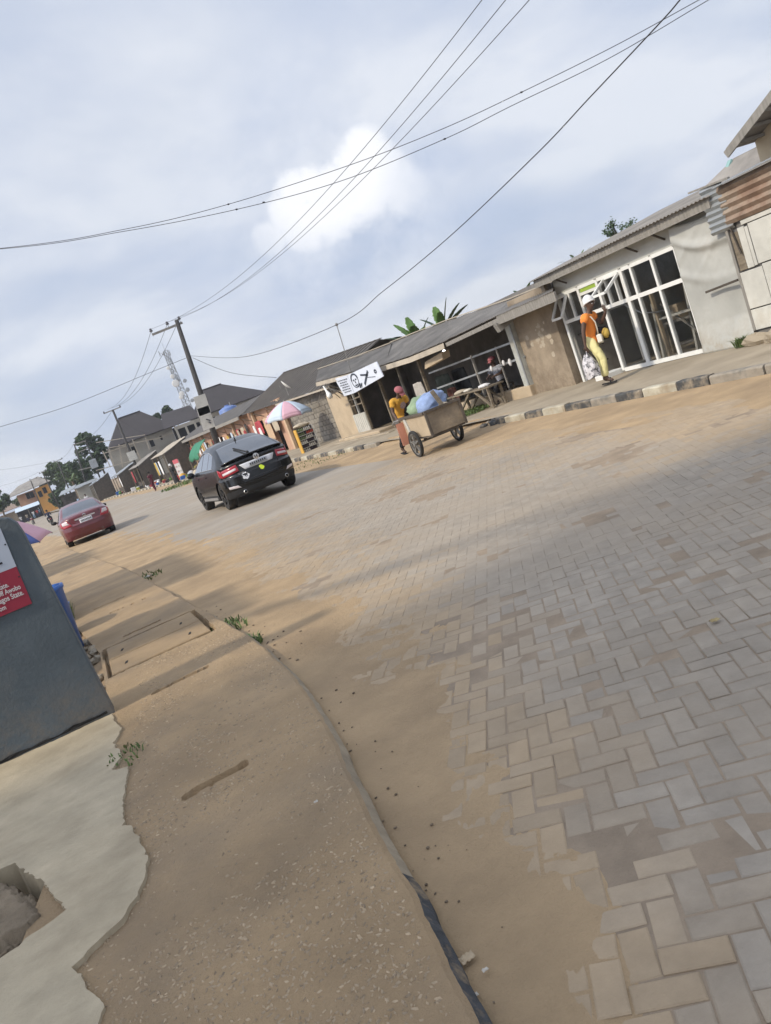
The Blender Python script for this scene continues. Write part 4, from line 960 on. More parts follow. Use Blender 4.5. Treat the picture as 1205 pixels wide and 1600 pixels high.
def arch_cut(body, car, ys, r, depth):
    for y in ys:
        for sd in (-1, 1):
            q = MB(); q.lathe([(0,-.35),(r,-.35),(r,.35),(0,.35)], (sd*(car.W+.05-depth+.35-.0), y, r*.86), 32, 'x')
            me = bpy.data.meshes.new('cut'); me.from_pydata(q.v, [], q.f); bm = bmesh.new(); bm.from_mesh(me); bmesh.ops.remove_doubles(bm, verts=bm.verts, dist=1e-4); bmesh.ops.recalc_face_normals(bm, faces=bm.faces); bm.to_mesh(me); bm.free()
            c = bpy.data.objects.new('cut', me); COL.objects.link(c); c.matrix_world = body.matrix_world
            md = body.modifiers.new('b', 'BOOLEAN'); md.object = c; md.operation = 'DIFFERENCE'; md.solver = 'EXACT'
            c.parent = body.parent
    bpy.context.view_layer.update()
    dg = bpy.context.evaluated_depsgraph_get(); me2 = bpy.data.meshes.new_from_object(body.evaluated_get(dg)); old = [m.object for m in body.modifiers]
    body.modifiers.clear(); body.data = me2
    for o in old: bpy.data.objects.remove(o)
    if len(me2.materials) == 0: me2.materials.append(MATS['trim_black'])
def finish_body(mbs, par, paint, car, ys, r):
    # paint, glass and trim share one closed skin for the wheel-arch cut, then are told apart again
    q = MB(); keys = []
    for k, g in mbs.items():
        if k.startswith('window'): continue
        q.add(g.v, g.f); keys += [k]*len(g.f)
    for k, g in mbs.items():
        if k.startswith('window'): q.add(g.v, g.f); keys += ['hole']*len(g.f)
    me = bpy.data.meshes.new('body'); me.from_pydata(q.v, [], q.f)
    names = ['paint', 'trim', 'hole']; me.materials.append(MATS[paint]); me.materials.append(MATS['trim_black']); me.materials.append(MATS['trim_black'])
    for p, k in zip(me.polygons, keys): p.material_index = names.index(k)
    bm = bmesh.new(); bm.from_mesh(me); bmesh.ops.remove_doubles(bm, verts=bm.verts, dist=2e-4); bmesh.ops.recalc_face_normals(bm, faces=bm.faces); bm.to_mesh(me); bm.free()
    b = link('body', me, par); ORG[b.name] = V((0,0,0)); arch_cut(b, car, ys, r, .26); me = b.data
    bm = bmesh.new(); bm.from_mesh(me); bmesh.ops.delete(bm, geom=[f for f in bm.faces if f.material_index == 2], context='FACES'); 
    for f in bm.faces: f.smooth = True
    for e in bm.edges:
        if len(e.link_faces) == 2 and e.calc_face_angle(0) > math.radians(32): e.smooth = False
    bm.to_mesh(me); bm.free()
    for k, g in mbs.items():
        if k.startswith('window'):
            o = obj('window', g, 'car_glass', par, local=True, smooth=True)
            if k != 'window_rear': pass
    return b
def rear_quad(car, par, name, corners, m, off=.008, n=8, mm=4):
    q = MB()
    def fn(u, v):
        a = V((corners[0][0], corners[0][1])).lerp(V((corners[1][0], corners[1][1])), u); c = V((corners[3][0], corners[3][1])).lerp(V((corners[2][0], corners[2][1])), u); p = a.lerp(c, v)
        return rear_pt(car, p.x, p.y, off)
    q.grid(fn, n, mm); o = obj(name, q, m, par, local=True, smooth=True); o.modifiers.new('t', 'SOLIDIFY').thickness = .012
    return o
# ---------- black crossover with sloping back
cb = thing('black_crossover_car', 'black crossover car with sloping tailgate driving away on the paved road', 'car', (4.62, 20.2, 0.0), rotz=math.radians(2.0)); cb.scale = (1.08,)*3
C1 = Car(4.98, 1.90, .26,
   prof=[(0,1.10),(.10,1.13),(.35,1.20),(.8,1.37),(1.3,1.54),(1.8,1.635),(2.4,1.67),(2.9,1.63),(3.3,1.48),(3.75,1.17),(3.95,1.09),(4.5,.99),(4.85,.86),(4.98,.74)],
   rear=[(.2,.16),(.32,.05),(.55,.0),(.74,.03),(.78,.09),(1.0,.13),(1.10,.10),(1.3,.10),(1.7,.10)], front=[(.2,4.85),(.4,4.97),(.7,4.95),(1.0,4.8),(1.7,4.6)], belt=1.05, roofw=.66, plan_r=.34, plan_f=.42)
def cls1(side, a, b, v, c):
    y = a*4.98
    if side in ('left', 'right'):
        if c.z > 1.10 and 1.0 < y < 3.72 and b < .93:
            lo = 1.0 + (c.z-1.08)*0.5
            if y > lo+.12 and abs(y-2.55) > .05 and abs(y-1.72) > .035: return 'window_'+side
        if c.z < .42: return 'trim'
    if side == 'top':
        if .16 < y < 1.32 and abs(v) < .86: return 'window_rear'
        if 2.98 < y < 3.75 and abs(v) < .86: return 'window_front'
    if side == 'bottom': return 'trim'
    if side == 'rear' and c.z < .44: return 'trim'
    return 'paint'
finish_body(car_mesh(C1, cls1), cb, 'car_black', C1, (.98, 3.80), .40)
for x, sd in ((-.80, -1), (.80, 1)):
    for y in (.98, 3.80): wheel(cb, x, y, .355, .235, 'rim_dark', sd, 5)
for sd in (-1, 1):
    o = rear_quad(C1, cb, 'tail_light', [(sd*.50,.86),(sd*.90,.80),(sd*.90,1.00),(sd*.52,1.03)], 'lens_red')
    q = rear_quad(C1, o, 'clear_lens', [(sd*.56,.90),(sd*.86,.86),(sd*.87,.92),(sd*.56,.955)], 'lens_clear', .016)
    # lamp wraps round on to the wing
    q = MB(); q.grid(lambda u, v: C1.pt(.003+.055*u, ((.80+.19*v)-C1.zb)/(C1.zt(0)-C1.zb), sd*1.0)+V((sd*.006, -.004, 0)), 6, 4); w_ = obj('tail_light', q, 'lens_red', cb, local=True, smooth=True); w_.modifiers.new('t', 'SOLIDIFY').thickness = .01
    rear_quad(C1, cb, 'bumper_reflector', [(sd*.60,.47),(sd*.84,.50),(sd*.85,.56),(sd*.66,.54)], 'lens_clear', .008)
    e = MB(); ec = rear_pt(C1, sd*.55, .34, -.02); e.lathe([(.036,-.05),(.045,-.05),(.045,.1),(.036,.1),(.036,-.05)], ec, 14, 'y'); obj('exhaust', e, 'chrome', cb, local=True, smooth=True)
    m_ = MB(); m_.ball((sd*1.04, 3.42, 1.08), (.11,.06,.085), 12, 8); m_.bar((sd*.86,3.45,1.03), (sd*.98,3.43,1.06), .05, .04); obj('wing_mirror', m_, 'car_black', cb, local=True, smooth=True)
    hd_ = MB(); hh = C1.pt(.62, (.92-C1.zb)/(C1.zt(.62)-C1.zb), sd); hd_.bar(hh+V((sd*.012,0,0)), hh+V((sd*.012,.18,.0)), .02, .03); obj('door_handle', hd_, 'car_black', cb, local=True)
    hh = C1.pt(.40, (.92-C1.zb)/(C1.zt(.40)-C1.zb), sd); hd_ = MB(); hd_.bar(hh+V((sd*.012,0,0)), hh+V((sd*.012,.18,.0)), .02, .03); obj('door_handle', hd_, 'car_black', cb, local=True)
    sk_ = MB(); a_ = C1.pt(.31, .03, sd); b_ = C1.pt(.68, .03, sd); sk_.bar(a_+V((sd*.005,0,.03)), b_+V((sd*.005,0,.03)), .03, .07); obj('sill_trim', sk_, 'rim_silver', cb, local=True)
rear_quad(C1, cb, 'number_plate_recess', [(-.36,.84),(.36,.84),(.46,.985),(-.46,.985)], 'plate', .006)
pl = rear_quad(C1, cb, 'number_plate', [(-.24,.865),(.24,.865),(.24,.965),(-.24,.965)], mat('plate_face', (.40,.42,.45), .6), .020)
for k in range(8):
    x = -.20+k*.054; q = MB(); q.bar(rear_pt(C1, x, .89, .034), rear_pt(C1, x, .94, .034), .03, .004, up=(0,1,0)); obj('character', q, 'trim_black', pl, local=True)
em = MB(); ec = rear_pt(C1, 0.0, 1.045, .012); em.lathe([(.075,0),(.075,-.012),(.0,-.014)], ec, 20, 'y'); eo = obj('badge', em, 'chrome', cb, local=True)
for x in (-.028, .028): q = MB(); q.bar(ec+V((x*.8,-.018,-.04)), ec+V((x*1.2,-.018,.04)), .016, .008, up=(0,1,0)); obj('badge_bar', q, 'trim_black', eo, local=True)
q = MB(); q.bar(ec+V((-.03,-.018,0)), ec+V((.03,-.018,0)), .008, .014); obj('badge_bar', q, 'trim_black', eo, local=True)
q = MB(); n = 16; cc = (-.42, .70); q.add([rear_pt(C1, cc[0]+.085*math.cos(6.283*k/n)*(1+.22*math.cos(5*6.283*k/n)), cc[1]+.085*math.sin(6.283*k/n)*(1+.12*math.sin(7*6.283*k/n)), .014) for k in range(n)], [tuple(range(n-1,-1,-1))]); so_ = obj('white_sticker', q, 'plate', cb, local=True)
for k in range(7):
    x, z = cc[0]+random.uniform(-.05,.05), cc[1]+random.uniform(-.05,.05); q = MB(); q.bar(rear_pt(C1, x, z, .018), rear_pt(C1, x+random.uniform(-.03,.03), z+.03, .018), .014, .004, up=(0,1,0)); obj('sticker_mark', q, 'trim_black', so_, local=True)
q = MB(); n = 14; cc = (.02, .755); q.add([rear_pt(C1, cc[0]+.058*math.cos(6.283*k/n)*(1+.15*math.cos(3*6.283*k/n)), cc[1]+.06*math.sin(6.283*k/n), .014) for k in range(n)], [tuple(range(n-1,-1,-1))]); obj('yellow_sticker', q, mat('sticker_yellow', (.50,.62,.03), .5), cb, local=True)
for k in range(2):
    q = MB(); q.bar(rear_pt(C1, -.56, .80-.028*k, .012), rear_pt(C1, -.40+.02*k, .80-.028*k, .012), .012, .004, up=(0,1,0)); obj('lettering', q, 'chrome', cb, local=True)
sp = MB()
def spf(u, v):
    x = (u-.5)*1.56; p = C1.pt(.028, 1, x/.80); return p + V((0, -.10*v-.02*abs(x)**2*0, .035 - .02*v + (.02 if v > .5 else 0)))
sp.grid(spf, 24, 3); so2 = obj('spoiler', sp, 'car_black', cb, local=True, smooth=True); so2.modifiers.new('t', 'SOLIDIFY').thickness = -.03
wp = MB(); w0 = C1.pt(.05, 1, -.12)+V((0,0,.03)); w1 = C1.pt(.16, 1, -.36)+V((0,0,.03)); wp.bar(w0, w1, .03, .03); wp.ball(w0, .04, 8, 6); obj('rear_wiper', wp, 'trim_black', cb, local=True)
an = MB(); a0 = C1.pt(.30, 1, 0); an.tube([a0, a0+V((0,-.06,.16))], [.02,.006], 6); an.ball(a0, (.035,.06,.025), 8, 5); obj('aerial', an, 'trim_black', cb, local=True)
q = MB(); q.grid(lambda u, v: rear_pt(C1, (u-.5)*1.05, .505+.016*v, .012), 12, 1); obj('bumper_strip', q, 'trim_black', cb, local=True)
for sd in (-1, 1):
    q = MB(); q.tube([C1.pt(y_/4.98, (1.105+(.03 if y_ > 3.4 else 0)-C1.zb)/(C1.zt(y_/4.98)-C1.zb), sd)+V((sd*.008,0,0)) for y_ in [1.05+.13*k for k in range(20)]], .011, 5); obj('window_trim', q, 'chrome', cb, local=True, smooth=True)
    q = MB(); q.tube([C1.pt(y_/4.98, .925, sd)+V((sd*.010,0,.004)) for y_ in [1.35+.12*k for k in range(17)]], .010, 5); obj('window_trim', q, 'chrome', cb, local=True, smooth=True)
# shut lines of the tailgate
for (xa, za, xb, zb_) in ((-.50,.60,-.49,1.04), (.50,.60,.49,1.04), (-.50,.60,.50,.60)):
    q = MB(); P_ = [rear_pt(C1, xa+(xb-xa)*t/8, za+(zb_-za)*t/8, .004) for t in range(9)]; q.tube(P_, .006, 5); obj('shut_line', q, 'trim_black', cb, local=True)
# ---------- dark red saloon parked by the left kerb
cr = thing('red_saloon_car', 'dark red saloon car stopped close to the left kerb', 'car', (0.28, 33.5, 0.0), rotz=math.radians(2.2)); cr.scale = (1.12,)*3
C2 = Car(4.80, 1.80, .22,
   prof=[(0,1.03),(.12,1.06),(.45,1.07),(.70,1.10),(1.1,1.28),(1.5,1.42),(1.9,1.48),(2.4,1.49),(2.8,1.43),(3.2,1.25),(3.55,1.02),(4.1,.95),(4.6,.84),(4.8,.70)],
   rear=[(.2,.12),(.35,.03),(.55,.0),(.70,.02),(.74,.07),(.95,.10),(1.03,.07),(1.5,.07)], front=[(.2,4.7),(.4,4.79),(.7,4.77),(1.0,4.6),(1.5,4.4)], belt=.93, roofw=.70, plan_r=.28, plan_f=.40)
def cls2(side, a, b, v, c):
    y = a*4.8
    if side in ('left', 'right') and c.z > .98 and b < .92:
        lo = .78+(c.z-.95)*1.0; hi = 3.45-(c.z-.95)*1.05
        if lo+.10 < y < hi-.10 and abs(y-2.1) > .05 and abs(y-1.28) > .03: return 'window_'+side
    if side == 'top':
        if .66 < y < 1.50 and abs(v) < .88: return 'window_rear'
        if 2.85 < y < 3.55 and abs(v) < .88: return 'window_front'
    if side == 'bottom': return 'trim'
    return 'paint'
finish_body(car_mesh(C2, cls2), cr, 'car_red', C2, (1.0, 3.72), .37)
for x, sd in ((-.77, -1), (.77, 1)):
    for y in (1.0, 3.72): wheel(cr, x, y, .32, .205, 'rim_silver', sd, 7)
for sd in (-1, 1):
    o = rear_quad(C2, cr, 'tail_light', [(sd*.50,.72),(sd*.84,.70),(sd*.84,.96),(sd*.62,.97)], 'lens_red')
    rear_quad(C2, o, 'clear_lens', [(sd*.58,.80),(sd*.82,.82),(sd*.82,.95),(sd*.66,.96)], 'lens_clear', .016)
    q = MB(); q.grid(lambda u, v: C2.pt(.003+.05*u, ((.72+.23*v)-C2.zb)/(C2.zt(0)-C2.zb), sd*1.0)+V((sd*.006, -.004, 0)), 6, 4); w_ = obj('tail_light', q, 'lens_red', cr, local=True, smooth=True); w_.modifiers.new('t', 'SOLIDIFY').thickness = .01
    m_ = MB(); m_.ball((sd*.98, 3.20, .98), (.10,.06,.07), 12, 8); m_.bar((sd*.80,3.22,.95), (sd*.92,3.2,.97), .05, .04); obj('wing_mirror', m_, 'trim_black', cr, local=True, smooth=True)
    hd_ = MB(); hh = C2.pt(.36, (.85-C2.zb)/(C2.zt(.36)-C2.zb), sd); hd_.bar(hh+V((sd*.012,0,0)), hh+V((sd*.012,.17,.0)), .02, .03); obj('door_handle', hd_, 'car_red', cr, local=True)
q = rear_quad(C2, cr, 'number_plate', [(-.22,.72),(.22,.72),(.22,.85),(-.22,.85)], 'plate', .012)
for k in range(8):
    x = -.17+k*.048; b = MB(); b.bar(rear_pt(C2, x, .755, .026), rear_pt(C2, x, .815, .026), .026, .004, up=(0,1,0)); obj('character', b, 'trim_black', q, local=True)
q = MB(); q.bar(rear_pt(C2, -.36, .885, .012), rear_pt(C2, .36, .885, .012), .03, .045); obj('trunk_garnish', q, 'chrome', cr, local=True)
q = MB(); q.lathe([(.055,0),(.055,-.01),(.035,-.012),(.035,0)], rear_pt(C2, 0, .955, .004), 18, 'y'); obj('badge', q, 'chrome', cr, local=True)
e = MB(); ec = rear_pt(C2, .42, .30, -.06); e.lathe([(.03,-.08),(.038,-.08),(.038,.2),(.03,.2)], ec, 12, 'y'); obj('exhaust', e, 'steel', cr, local=True, smooth=True)
q = MB(); q.grid(lambda u, v: V(((u-.5)*1.0, .25+.3*v, .23-.02*math.sin(u*3.14)+.03*v)), 10, 3); q.tube([(.42,.2,.26),(.42,.7,.28)], .09, 10); obj('silencer', q, 'steel', cr, local=True)
for (xa, za, xb, zb_) in ((-.56,.66,-.52,1.0), (.56,.66,.52,1.0), (-.56,.66,.56,.66)):
    q = MB(); P_ = [rear_pt(C2, xa+(xb-xa)*t/8, za+(zb_-za)*t/8, .003) for t in range(9)]; q.tube(P_, .005, 5); obj('shut_line', q, 'trim_black', cr, local=True)
# ================================================================ PEOPLE
def skin(name, nodes, edges, root, material, parent, sub=2, smoothshade=True):
    # nodes: {key: (xyz, radius)}
    keys = list(nodes); ix = {k: i for i, k in enumerate(keys)}
    me = bpy.data.meshes.new(name); me.from_pydata([nodes[k][0] for k in keys], [(ix[a], ix[b]) for a, b in edges], [])
    me.materials.append(material if not isinstance(material, str) else MATS[material])
    o = link(name, me, parent); ORG[o.name] = V((0,0,0))
    md = o.modifiers.new('skin', 'SKIN'); md.use_smooth_shade = True; md.branch_smoothing = 0.3
    for k in keys:
        r = nodes[k][1]; sv = me.skin_vertices[0].data[ix[k]]; sv.radius = r if isinstance(r, tuple) else (r, r); sv.use_root = (k == root)
    if name in ('shirt', 'trousers'):
        FOLD = True
    else: FOLD = False
    o.modifiers.new('sub', 'SUBSURF').levels = sub; o.modifiers['sub'].render_levels = sub
    if FOLD:
        if 'folds' not in bpy.data.textures: tx = bpy.data.textures.new('folds', 'CLOUDS'); tx.noise_scale = .09; tx.noise_depth = 2
        o.modifiers['sub'].render_levels = 3; dm = o.modifiers.new('folds', 'DISPLACE'); dm.texture = bpy.data.textures['folds']; dm.strength = .032; dm.mid_level = .40
    return o
mat('skin_dark', (0.095,0.056,0.040), 0.55, 0.12, 10, 0.05, 60)
mat('hair_dark', (0.012,0.011,0.010), 0.9, 0.2, 30, 0.3, 80)
mat('eye_white', (0.55,0.53,0.50), 0.4, 0, 3, 0)
mat('lip', (0.10,0.045,0.04), 0.5, 0, 3, 0)
def lerp3(a, b, t): return tuple(V(a).lerp(V(b), t))
def person(label, loc, rotz, J, cloth, detail=True, group=None, scale=1.0, fingers=True):
    """J: joint positions in metres, figure faces +y, right side +x. cloth: list of garments."""
    P0 = thing('person', label, 'person', loc, group, rotz); P0.scale = (scale,)*3
    n, e = {}, []
    n['pel'] = (J['pel'], .072); n['spi'] = (J['spi'], .072); n['che'] = (J['che'], .115); n['nek'] = (J['nek'], .052)
    nk, hd = V(J['nek']), V(J['hed']); up = (hd-nk).normalized(); fw = V(J.get('face', (0,1,0))); fw = (fw - up*fw.dot(up)).normalized(); rt = fw.cross(up)
    n['jaw'] = (tuple(nk+up*.075+fw*.018), .058); n['hed'] = (tuple(nk+up*.15+fw*.012), .088); n['crn'] = (tuple(nk+up*.215-fw*.005), .070)
    e += [('pel','spi'),('spi','che'),('che','nek'),('nek','jaw'),('jaw','hed'),('hed','crn')]
    n['nos'] = (tuple(nk+up*.125+fw*.108), .013); e.append(('hed','nos'))
    for s, sg in (('L',-1),('R',1)):
        n['ear'+s] = (tuple(nk+up*.13+rt*sg*.088-fw*.005), .014); e.append(('hed','ear'+s))
        sh, el, wr = J['sho'+s], J['elb'+s], J['wri'+s]
        n['sho'+s] = (sh, .056); n['elb'+s] = (el, .040); n['fam'+s] = (lerp3(el, wr, .35), .040); n['wri'+s] = (wr, .026)
        hv = (V(J['han'+s])-V(wr)).normalized(); n['pal'+s] = (tuple(V(wr)+hv*.055), (.036, .020)); e += [('che','sho'+s),('sho'+s,'elb'+s),('elb'+s,'fam'+s),('fam'+s,'wri'+s),('wri'+s,'pal'+s)]
        if fingers:
            pv_ = hv.cross(V((1,0,0)) if abs(hv.x) < .8 else V((0,1,0))).normalized(); qv = hv.cross(pv_)
            for k in range(4):
                of = (k-1.5)*.019; ln = (.062,.075,.070,.052)[k]; b0_ = V(wr)+hv*.085+pv_*of; n['f%d%s' % (k,s)] = (tuple(b0_), .0095); n['g%d%s' % (k,s)] = (tuple(b0_+hv*ln*.55+qv*.006), .0088); n['h%d%s' % (k,s)] = (tuple(b0_+hv*ln*.95+qv*.022), .0078)
                e += [('pal'+s,'f%d%s' % (k,s)),('f%d%s' % (k,s),'g%d%s' % (k,s)),('g%d%s' % (k,s),'h%d%s' % (k,s))]
            t0 = V(wr)+hv*.035+pv_*.036; n['t0'+s] = (tuple(t0), .011); n['t1'+s] = (tuple(t0+hv*.035+pv_*.02), .0095); e += [('pal'+s,'t0'+s),('t0'+s,'t1'+s)]
        hp, kn, an_ = J['hip'+s], J['kne'+s], J['ank'+s]
        n['hip'+s] = (hp, .074); n['thi'+s] = (lerp3(hp, kn, .4), .078); n['kne'+s] = (kn, .053); n['cal'+s] = (lerp3(kn, an_, .35), .055); n['ank'+s] = (an_, .034)
        tv = V(J['toe'+s]); n['bal'+s] = (tuple(V(an_).lerp(tv, .6)-V((0,0,.008))), .034); n['toe'+s] = (tuple(tv), .026)
        hl = V(an_)-(tv-V(an_)).normalized()*.045-V((0,0,.03)); n['hee'+s] = (tuple(hl), .028)
        e += [('pel','hip'+s),('hip'+s,'thi'+s),('thi'+s,'kne'+s),('kne'+s,'cal'+s),('cal'+s,'ank'+s),('ank'+s,'bal'+s),('bal'+s,'toe'+s),('ank'+s,'hee'+s)]
    skin('body', n, e, 'pel', 'skin_dark', P0)
    if detail:
        for sg in (-1, 1):
            q = MB(); q.ball(nk+up*.15+fw*.088+rt*sg*.032, (.012,.012,.008), 8, 6); obj('eye', q, 'eye_white', P0, local=True, smooth=True)
            q = MB(); q.bar(nk+up*.172+fw*.090+rt*sg*.018, nk+up*.170+fw*.083+rt*sg*.048, .008, .008); obj('eyebrow', q, 'hair_dark', P0, local=True)
        q = MB(); q.tube([nk+up*.075+fw*.074-rt*.022, nk+up*.073+fw*.082, nk+up*.075+fw*.074+rt*.022], [.004,.008,.004], 6); obj('mouth', q, 'lip', P0, local=True)
    for g in cloth:
        kind, m = g[0], g[1]; gn, ge = {}, []
        if kind == 'shirt':
            hem = g[2] if len(g) > 2 else 0.0
            gn['low'] = (tuple(V(J['pel'])+V((0,0,-.09-hem))), .135); gn['pel'] = (tuple(V(J['pel'])+V((0,0,.05))), .122); gn['spi'] = (J['spi'], .118); gn['che'] = (J['che'], .130); gn['nek'] = (lerp3(J['che'], J['nek'], .80), .062)
            ge += [('low','pel'),('pel','spi'),('spi','che'),('che','nek')]
            for s in 'LR':
                gn['col'+s] = (lerp3(J['che'], J['sho'+s], .5), .105); gn['sho'+s] = (J['sho'+s], .086); f = g[3] if len(g) > 3 else .62
                gn['slv'+s] = (lerp3(J['sho'+s], J['elb'+s], min(1, f)), .066 if f <= 1 else .056); ge += [('che','col'+s),('col'+s,'sho'+s),('sho'+s,'slv'+s)]
                if f > 1: gn['cuf'+s] = (lerp3(J['elb'+s], J['wri'+s], f-1), .046); ge.append(('slv'+s,'cuf'+s))
            skin('shirt', gn, ge, 'spi', m, P0)
        elif kind == 'trousers':
            f = g[2] if len(g) > 2 else .93
            gn['wst'] = (tuple(V(J['pel'])+V((0,0,.10))), .112); gn['pel'] = (tuple(V(J['pel'])+V((0,0,.0))), .122); ge = [('wst','pel')]
            for s in 'LR':
                gn['hip'+s] = (J['hip'+s], .104); gn['thi'+s] = (lerp3(J['hip'+s], J['kne'+s], .45), .091); gn['kne'+s] = (J['kne'+s], .068); gn['cal'+s] = (lerp3(J['kne'+s], J['ank'+s], .4), .066); gn['cuf'+s] = (lerp3(J['kne'+s], J['ank'+s], f), g[3] if len(g) > 3 else .054)
                ge += [('pel','hip'+s),('hip'+s,'thi'+s),('thi'+s,'kne'+s),('kne'+s,'cal'+s),('cal'+s,'cuf'+s)]
            skin('trousers', gn, ge, 'pel', m, P0)
        elif kind == 'gown':
            q = MB(); c0 = V(J['pel']); top = V(J['spi']); n_ = 20; prof = [(.125, top.z), (.15, c0.z+.02), (.17, c0.z-.15), (.20, .45), (.235, g[2])]
            def gp(u, v):
                k = v*(len(prof)-1); i = min(int(k), len(prof)-2); r = prof[i][0]+(prof[i+1][0]-prof[i][0])*(k-i); z = prof[i][1]+(prof[i+1][1]-prof[i][1])*(k-i); a = 6.2832*u
                return V((c0.x*(1-v*.2)+r*(1+.09*math.sin(a*7)*v)*math.cos(a), c0.y+r*.85*(1+.09*math.sin(a*7)*v)*math.sin(a), z))
            q.grid(gp, n_*2, 14); obj('skirt', q, m, P0, local=True, smooth=True)
        elif kind == 'cap':
            q = MB(); cc = nk+up*.165
            def cp(u, v):
                a = 6.2832*u; b = v*math.pi*.52; r = .104; return cc + (rt*math.cos(a)+fw*math.sin(a)*1.08)*r*math.sin(b) + up*(.085*math.cos(b)+.012)
            q.grid(cp, 20, 8); obj('cap', q, m, P0, local=True, smooth=True)
            q = MB(); q.grid(lambda u, v: cc + rt*(u-.5)*.15*(1-.3*v) + fw*(.085+.085*v) + up*(.008-.035*v-.10*(u-.5)**2), 8, 4); o = obj('cap_peak', q, m, P0, local=True, smooth=True); o.modifiers.new('t', 'SOLIDIFY').thickness = .008
        elif kind == 'beanie':
            q = MB(); cc = nk+up*.158-fw*.004; A_x = (up*.84-fw*.54).normalized(); B_x = rt.cross(A_x)
            def cp(u, v):
                a = 6.2832*u; b = v*math.pi*.52; r = .103*(1+.015*math.sin(a*14)); return cc + (rt*math.cos(a)+B_x*math.sin(a)*1.08)*r*math.sin(b)**.9 + A_x*(.150*math.cos(b)+.004*math.sin(a*5+b*4))
            q.grid(cp, 28, 12); obj('beanie', q, m, P0, local=True, smooth=True)
            q = MB(); P_ = [cc+(rt*math.cos(a)+B_x*math.sin(a)*1.08)*.099-A_x*.004 for a in [6.2832*k/20 for k in range(21)]]; q.tube(P_, .014, 6, False); obj('beanie_rim', q, m, P0, local=True, smooth=True)
        elif kind == 'scarf':
            q = MB(); q.ball(nk+up*.165-fw*.012, (.108,.115,.115), 16, 10, .02); q.ball(nk+up*.08-fw*.06, (.11,.09,.13), 14, 8, .03); obj('headscarf', q, m, P0, local=True, smooth=True)
        elif kind == 'hair':
            q = MB(); q.ball(nk+up*.185-fw*.018, (.095,.100,.075), 16, 10, .02); obj('hair', q, m, P0, local=True, smooth=True)
        elif kind == 'sandals':
            for s in 'LR':
                q = MB(); an_, t_ = V(J['ank'+s]), V(J['toe'+s]); d = (t_-an_); d.z = 0; d.normalize(); sd = d.cross(V((0,0,1))); z0 = min(t_.z-.030, an_.z-.075); a = an_-d*.085; b_ = t_+d*.035
                zA = an_.z-.072; zB = t_.z-.033
                q.slab([V((*(a-sd*.035).xy, zA)), V((*(a+sd*.035).xy, zA)), V((*(b_+sd*.045).xy, zB)), V((*(b_-sd*.045).xy, zB))], (0,0,-.02)); 
                so3 = obj('sandal', q, m, P0, local=True)
                q = MB(); mid = an_.lerp(t_, .62); q.tube([mid-sd*.045-V((0,0,.035)), mid+V((0,0,.033)), mid+sd*.045-V((0,0,.035))], .012, 6); obj('strap', q, m, so3, local=True)
    return P0
def stand(h=1.66):
    k = h/1.70; J = dict(pel=(0,0,.94), spi=(0,-.005,1.10), che=(0,0,1.29), nek=(0,.0,1.445), hed=(0,.02,1.60))
    for s, g in (('L',-1),('R',1)):
        J['sho'+s] = (g*.165,-.005,1.375); J['elb'+s] = (g*.215,-.03,1.11); J['wri'+s] = (g*.225,.03,.88); J['han'+s] = (g*.225,.05,.80)
        J['hip'+s] = (g*.085,0,.90); J['kne'+s] = (g*.09,.015,.50); J['ank'+s] = (g*.09,-.02,.095); J['toe'+s] = (g*.10,.12,.04)
    return {a: tuple(V(b)*k) for a, b in J.items()}
# ---------- woman in orange walking along the verge (towards the right of the picture)
mat('orange_top', (0.80,0.25,0.045), 0.8, 0.08, 4, 0.12, 14)
mat('pale_yellow', (0.74,0.68,0.34), 0.8, 0.08, 4, 0.12, 14)
mat('white_knit', (0.74,0.73,0.72), 0.9, 0.06, 6, 0.4, 60)
mat('white_leather', (0.66,0.62,0.53), 0.5, 0.06, 5, 0.1, 30)
mat('black_cloth', (0.025,0.024,0.026), 0.85, 0.2, 5, 0.2, 30)
J = stand(1.64)
J.update(cheL=(0,0,0)); J.pop('cheL')
J['che'] = (0,.015,1.245); J['nek'] = (0,.03,1.39); J['hed'] = (0,.06,1.53); J['face'] = (.35,1,-.12)
J['pel'] = (0,.02,J['pel'][2]); J['spi'] = (0,.055,J['spi'][2]); J['che'] = (0,.11,1.245); J['nek'] = (0,.155,1.385); J['hed'] = (0,.20,1.52)
J['shoL'] = (-.155,.12,1.325); J['elbL'] = (-.20,.24,1.10); J['wriL'] = (-.12,.40,1.27); J['hanL'] = (-.09,.40,1.36)     # far hand raised before the face
J['shoR'] = (.155,.09,1.325); J['elbR'] = (.205,.01,1.07); J['wriR'] = (.215,-.03,.83); J['hanR'] = (.21,-.03,.74)
J['hipL'] = (-.085,.0,.875); J['kneL'] = (-.085,.06,.48); J['ankL'] = (-.08,.03,.10); J['toeL'] = (-.08,.17,.045)
J['hipR'] = (.085,0,.875); J['kneR'] = (.085,.17,.50); J['ankR'] = (.085,.10,.115); J['toeR'] = (.09,.24,.06)
wl_ = onZ(945, 603, .155)
WOM = person('woman in orange top and pale yellow trousers with white knit hat', (wl_.x+.02, wl_.y+.03, .165), math.radians(212), J,
  [('shirt','orange_top',.06,.55), ('trousers','pale_yellow',.90,.058), ('beanie','white_knit'), ('sandals','black_cloth')], scale=1.04)
WM = Matrix.Translation(WOM.location) @ Matrix.Rotation(math.radians(212), 4, 'Z')
wp_ = lambda *p: WM @ V(p)
sb = thing('shoulder_bag', 'small white handbag on a strap across the orange top', 'bag', wp_(.17,.16,.86))
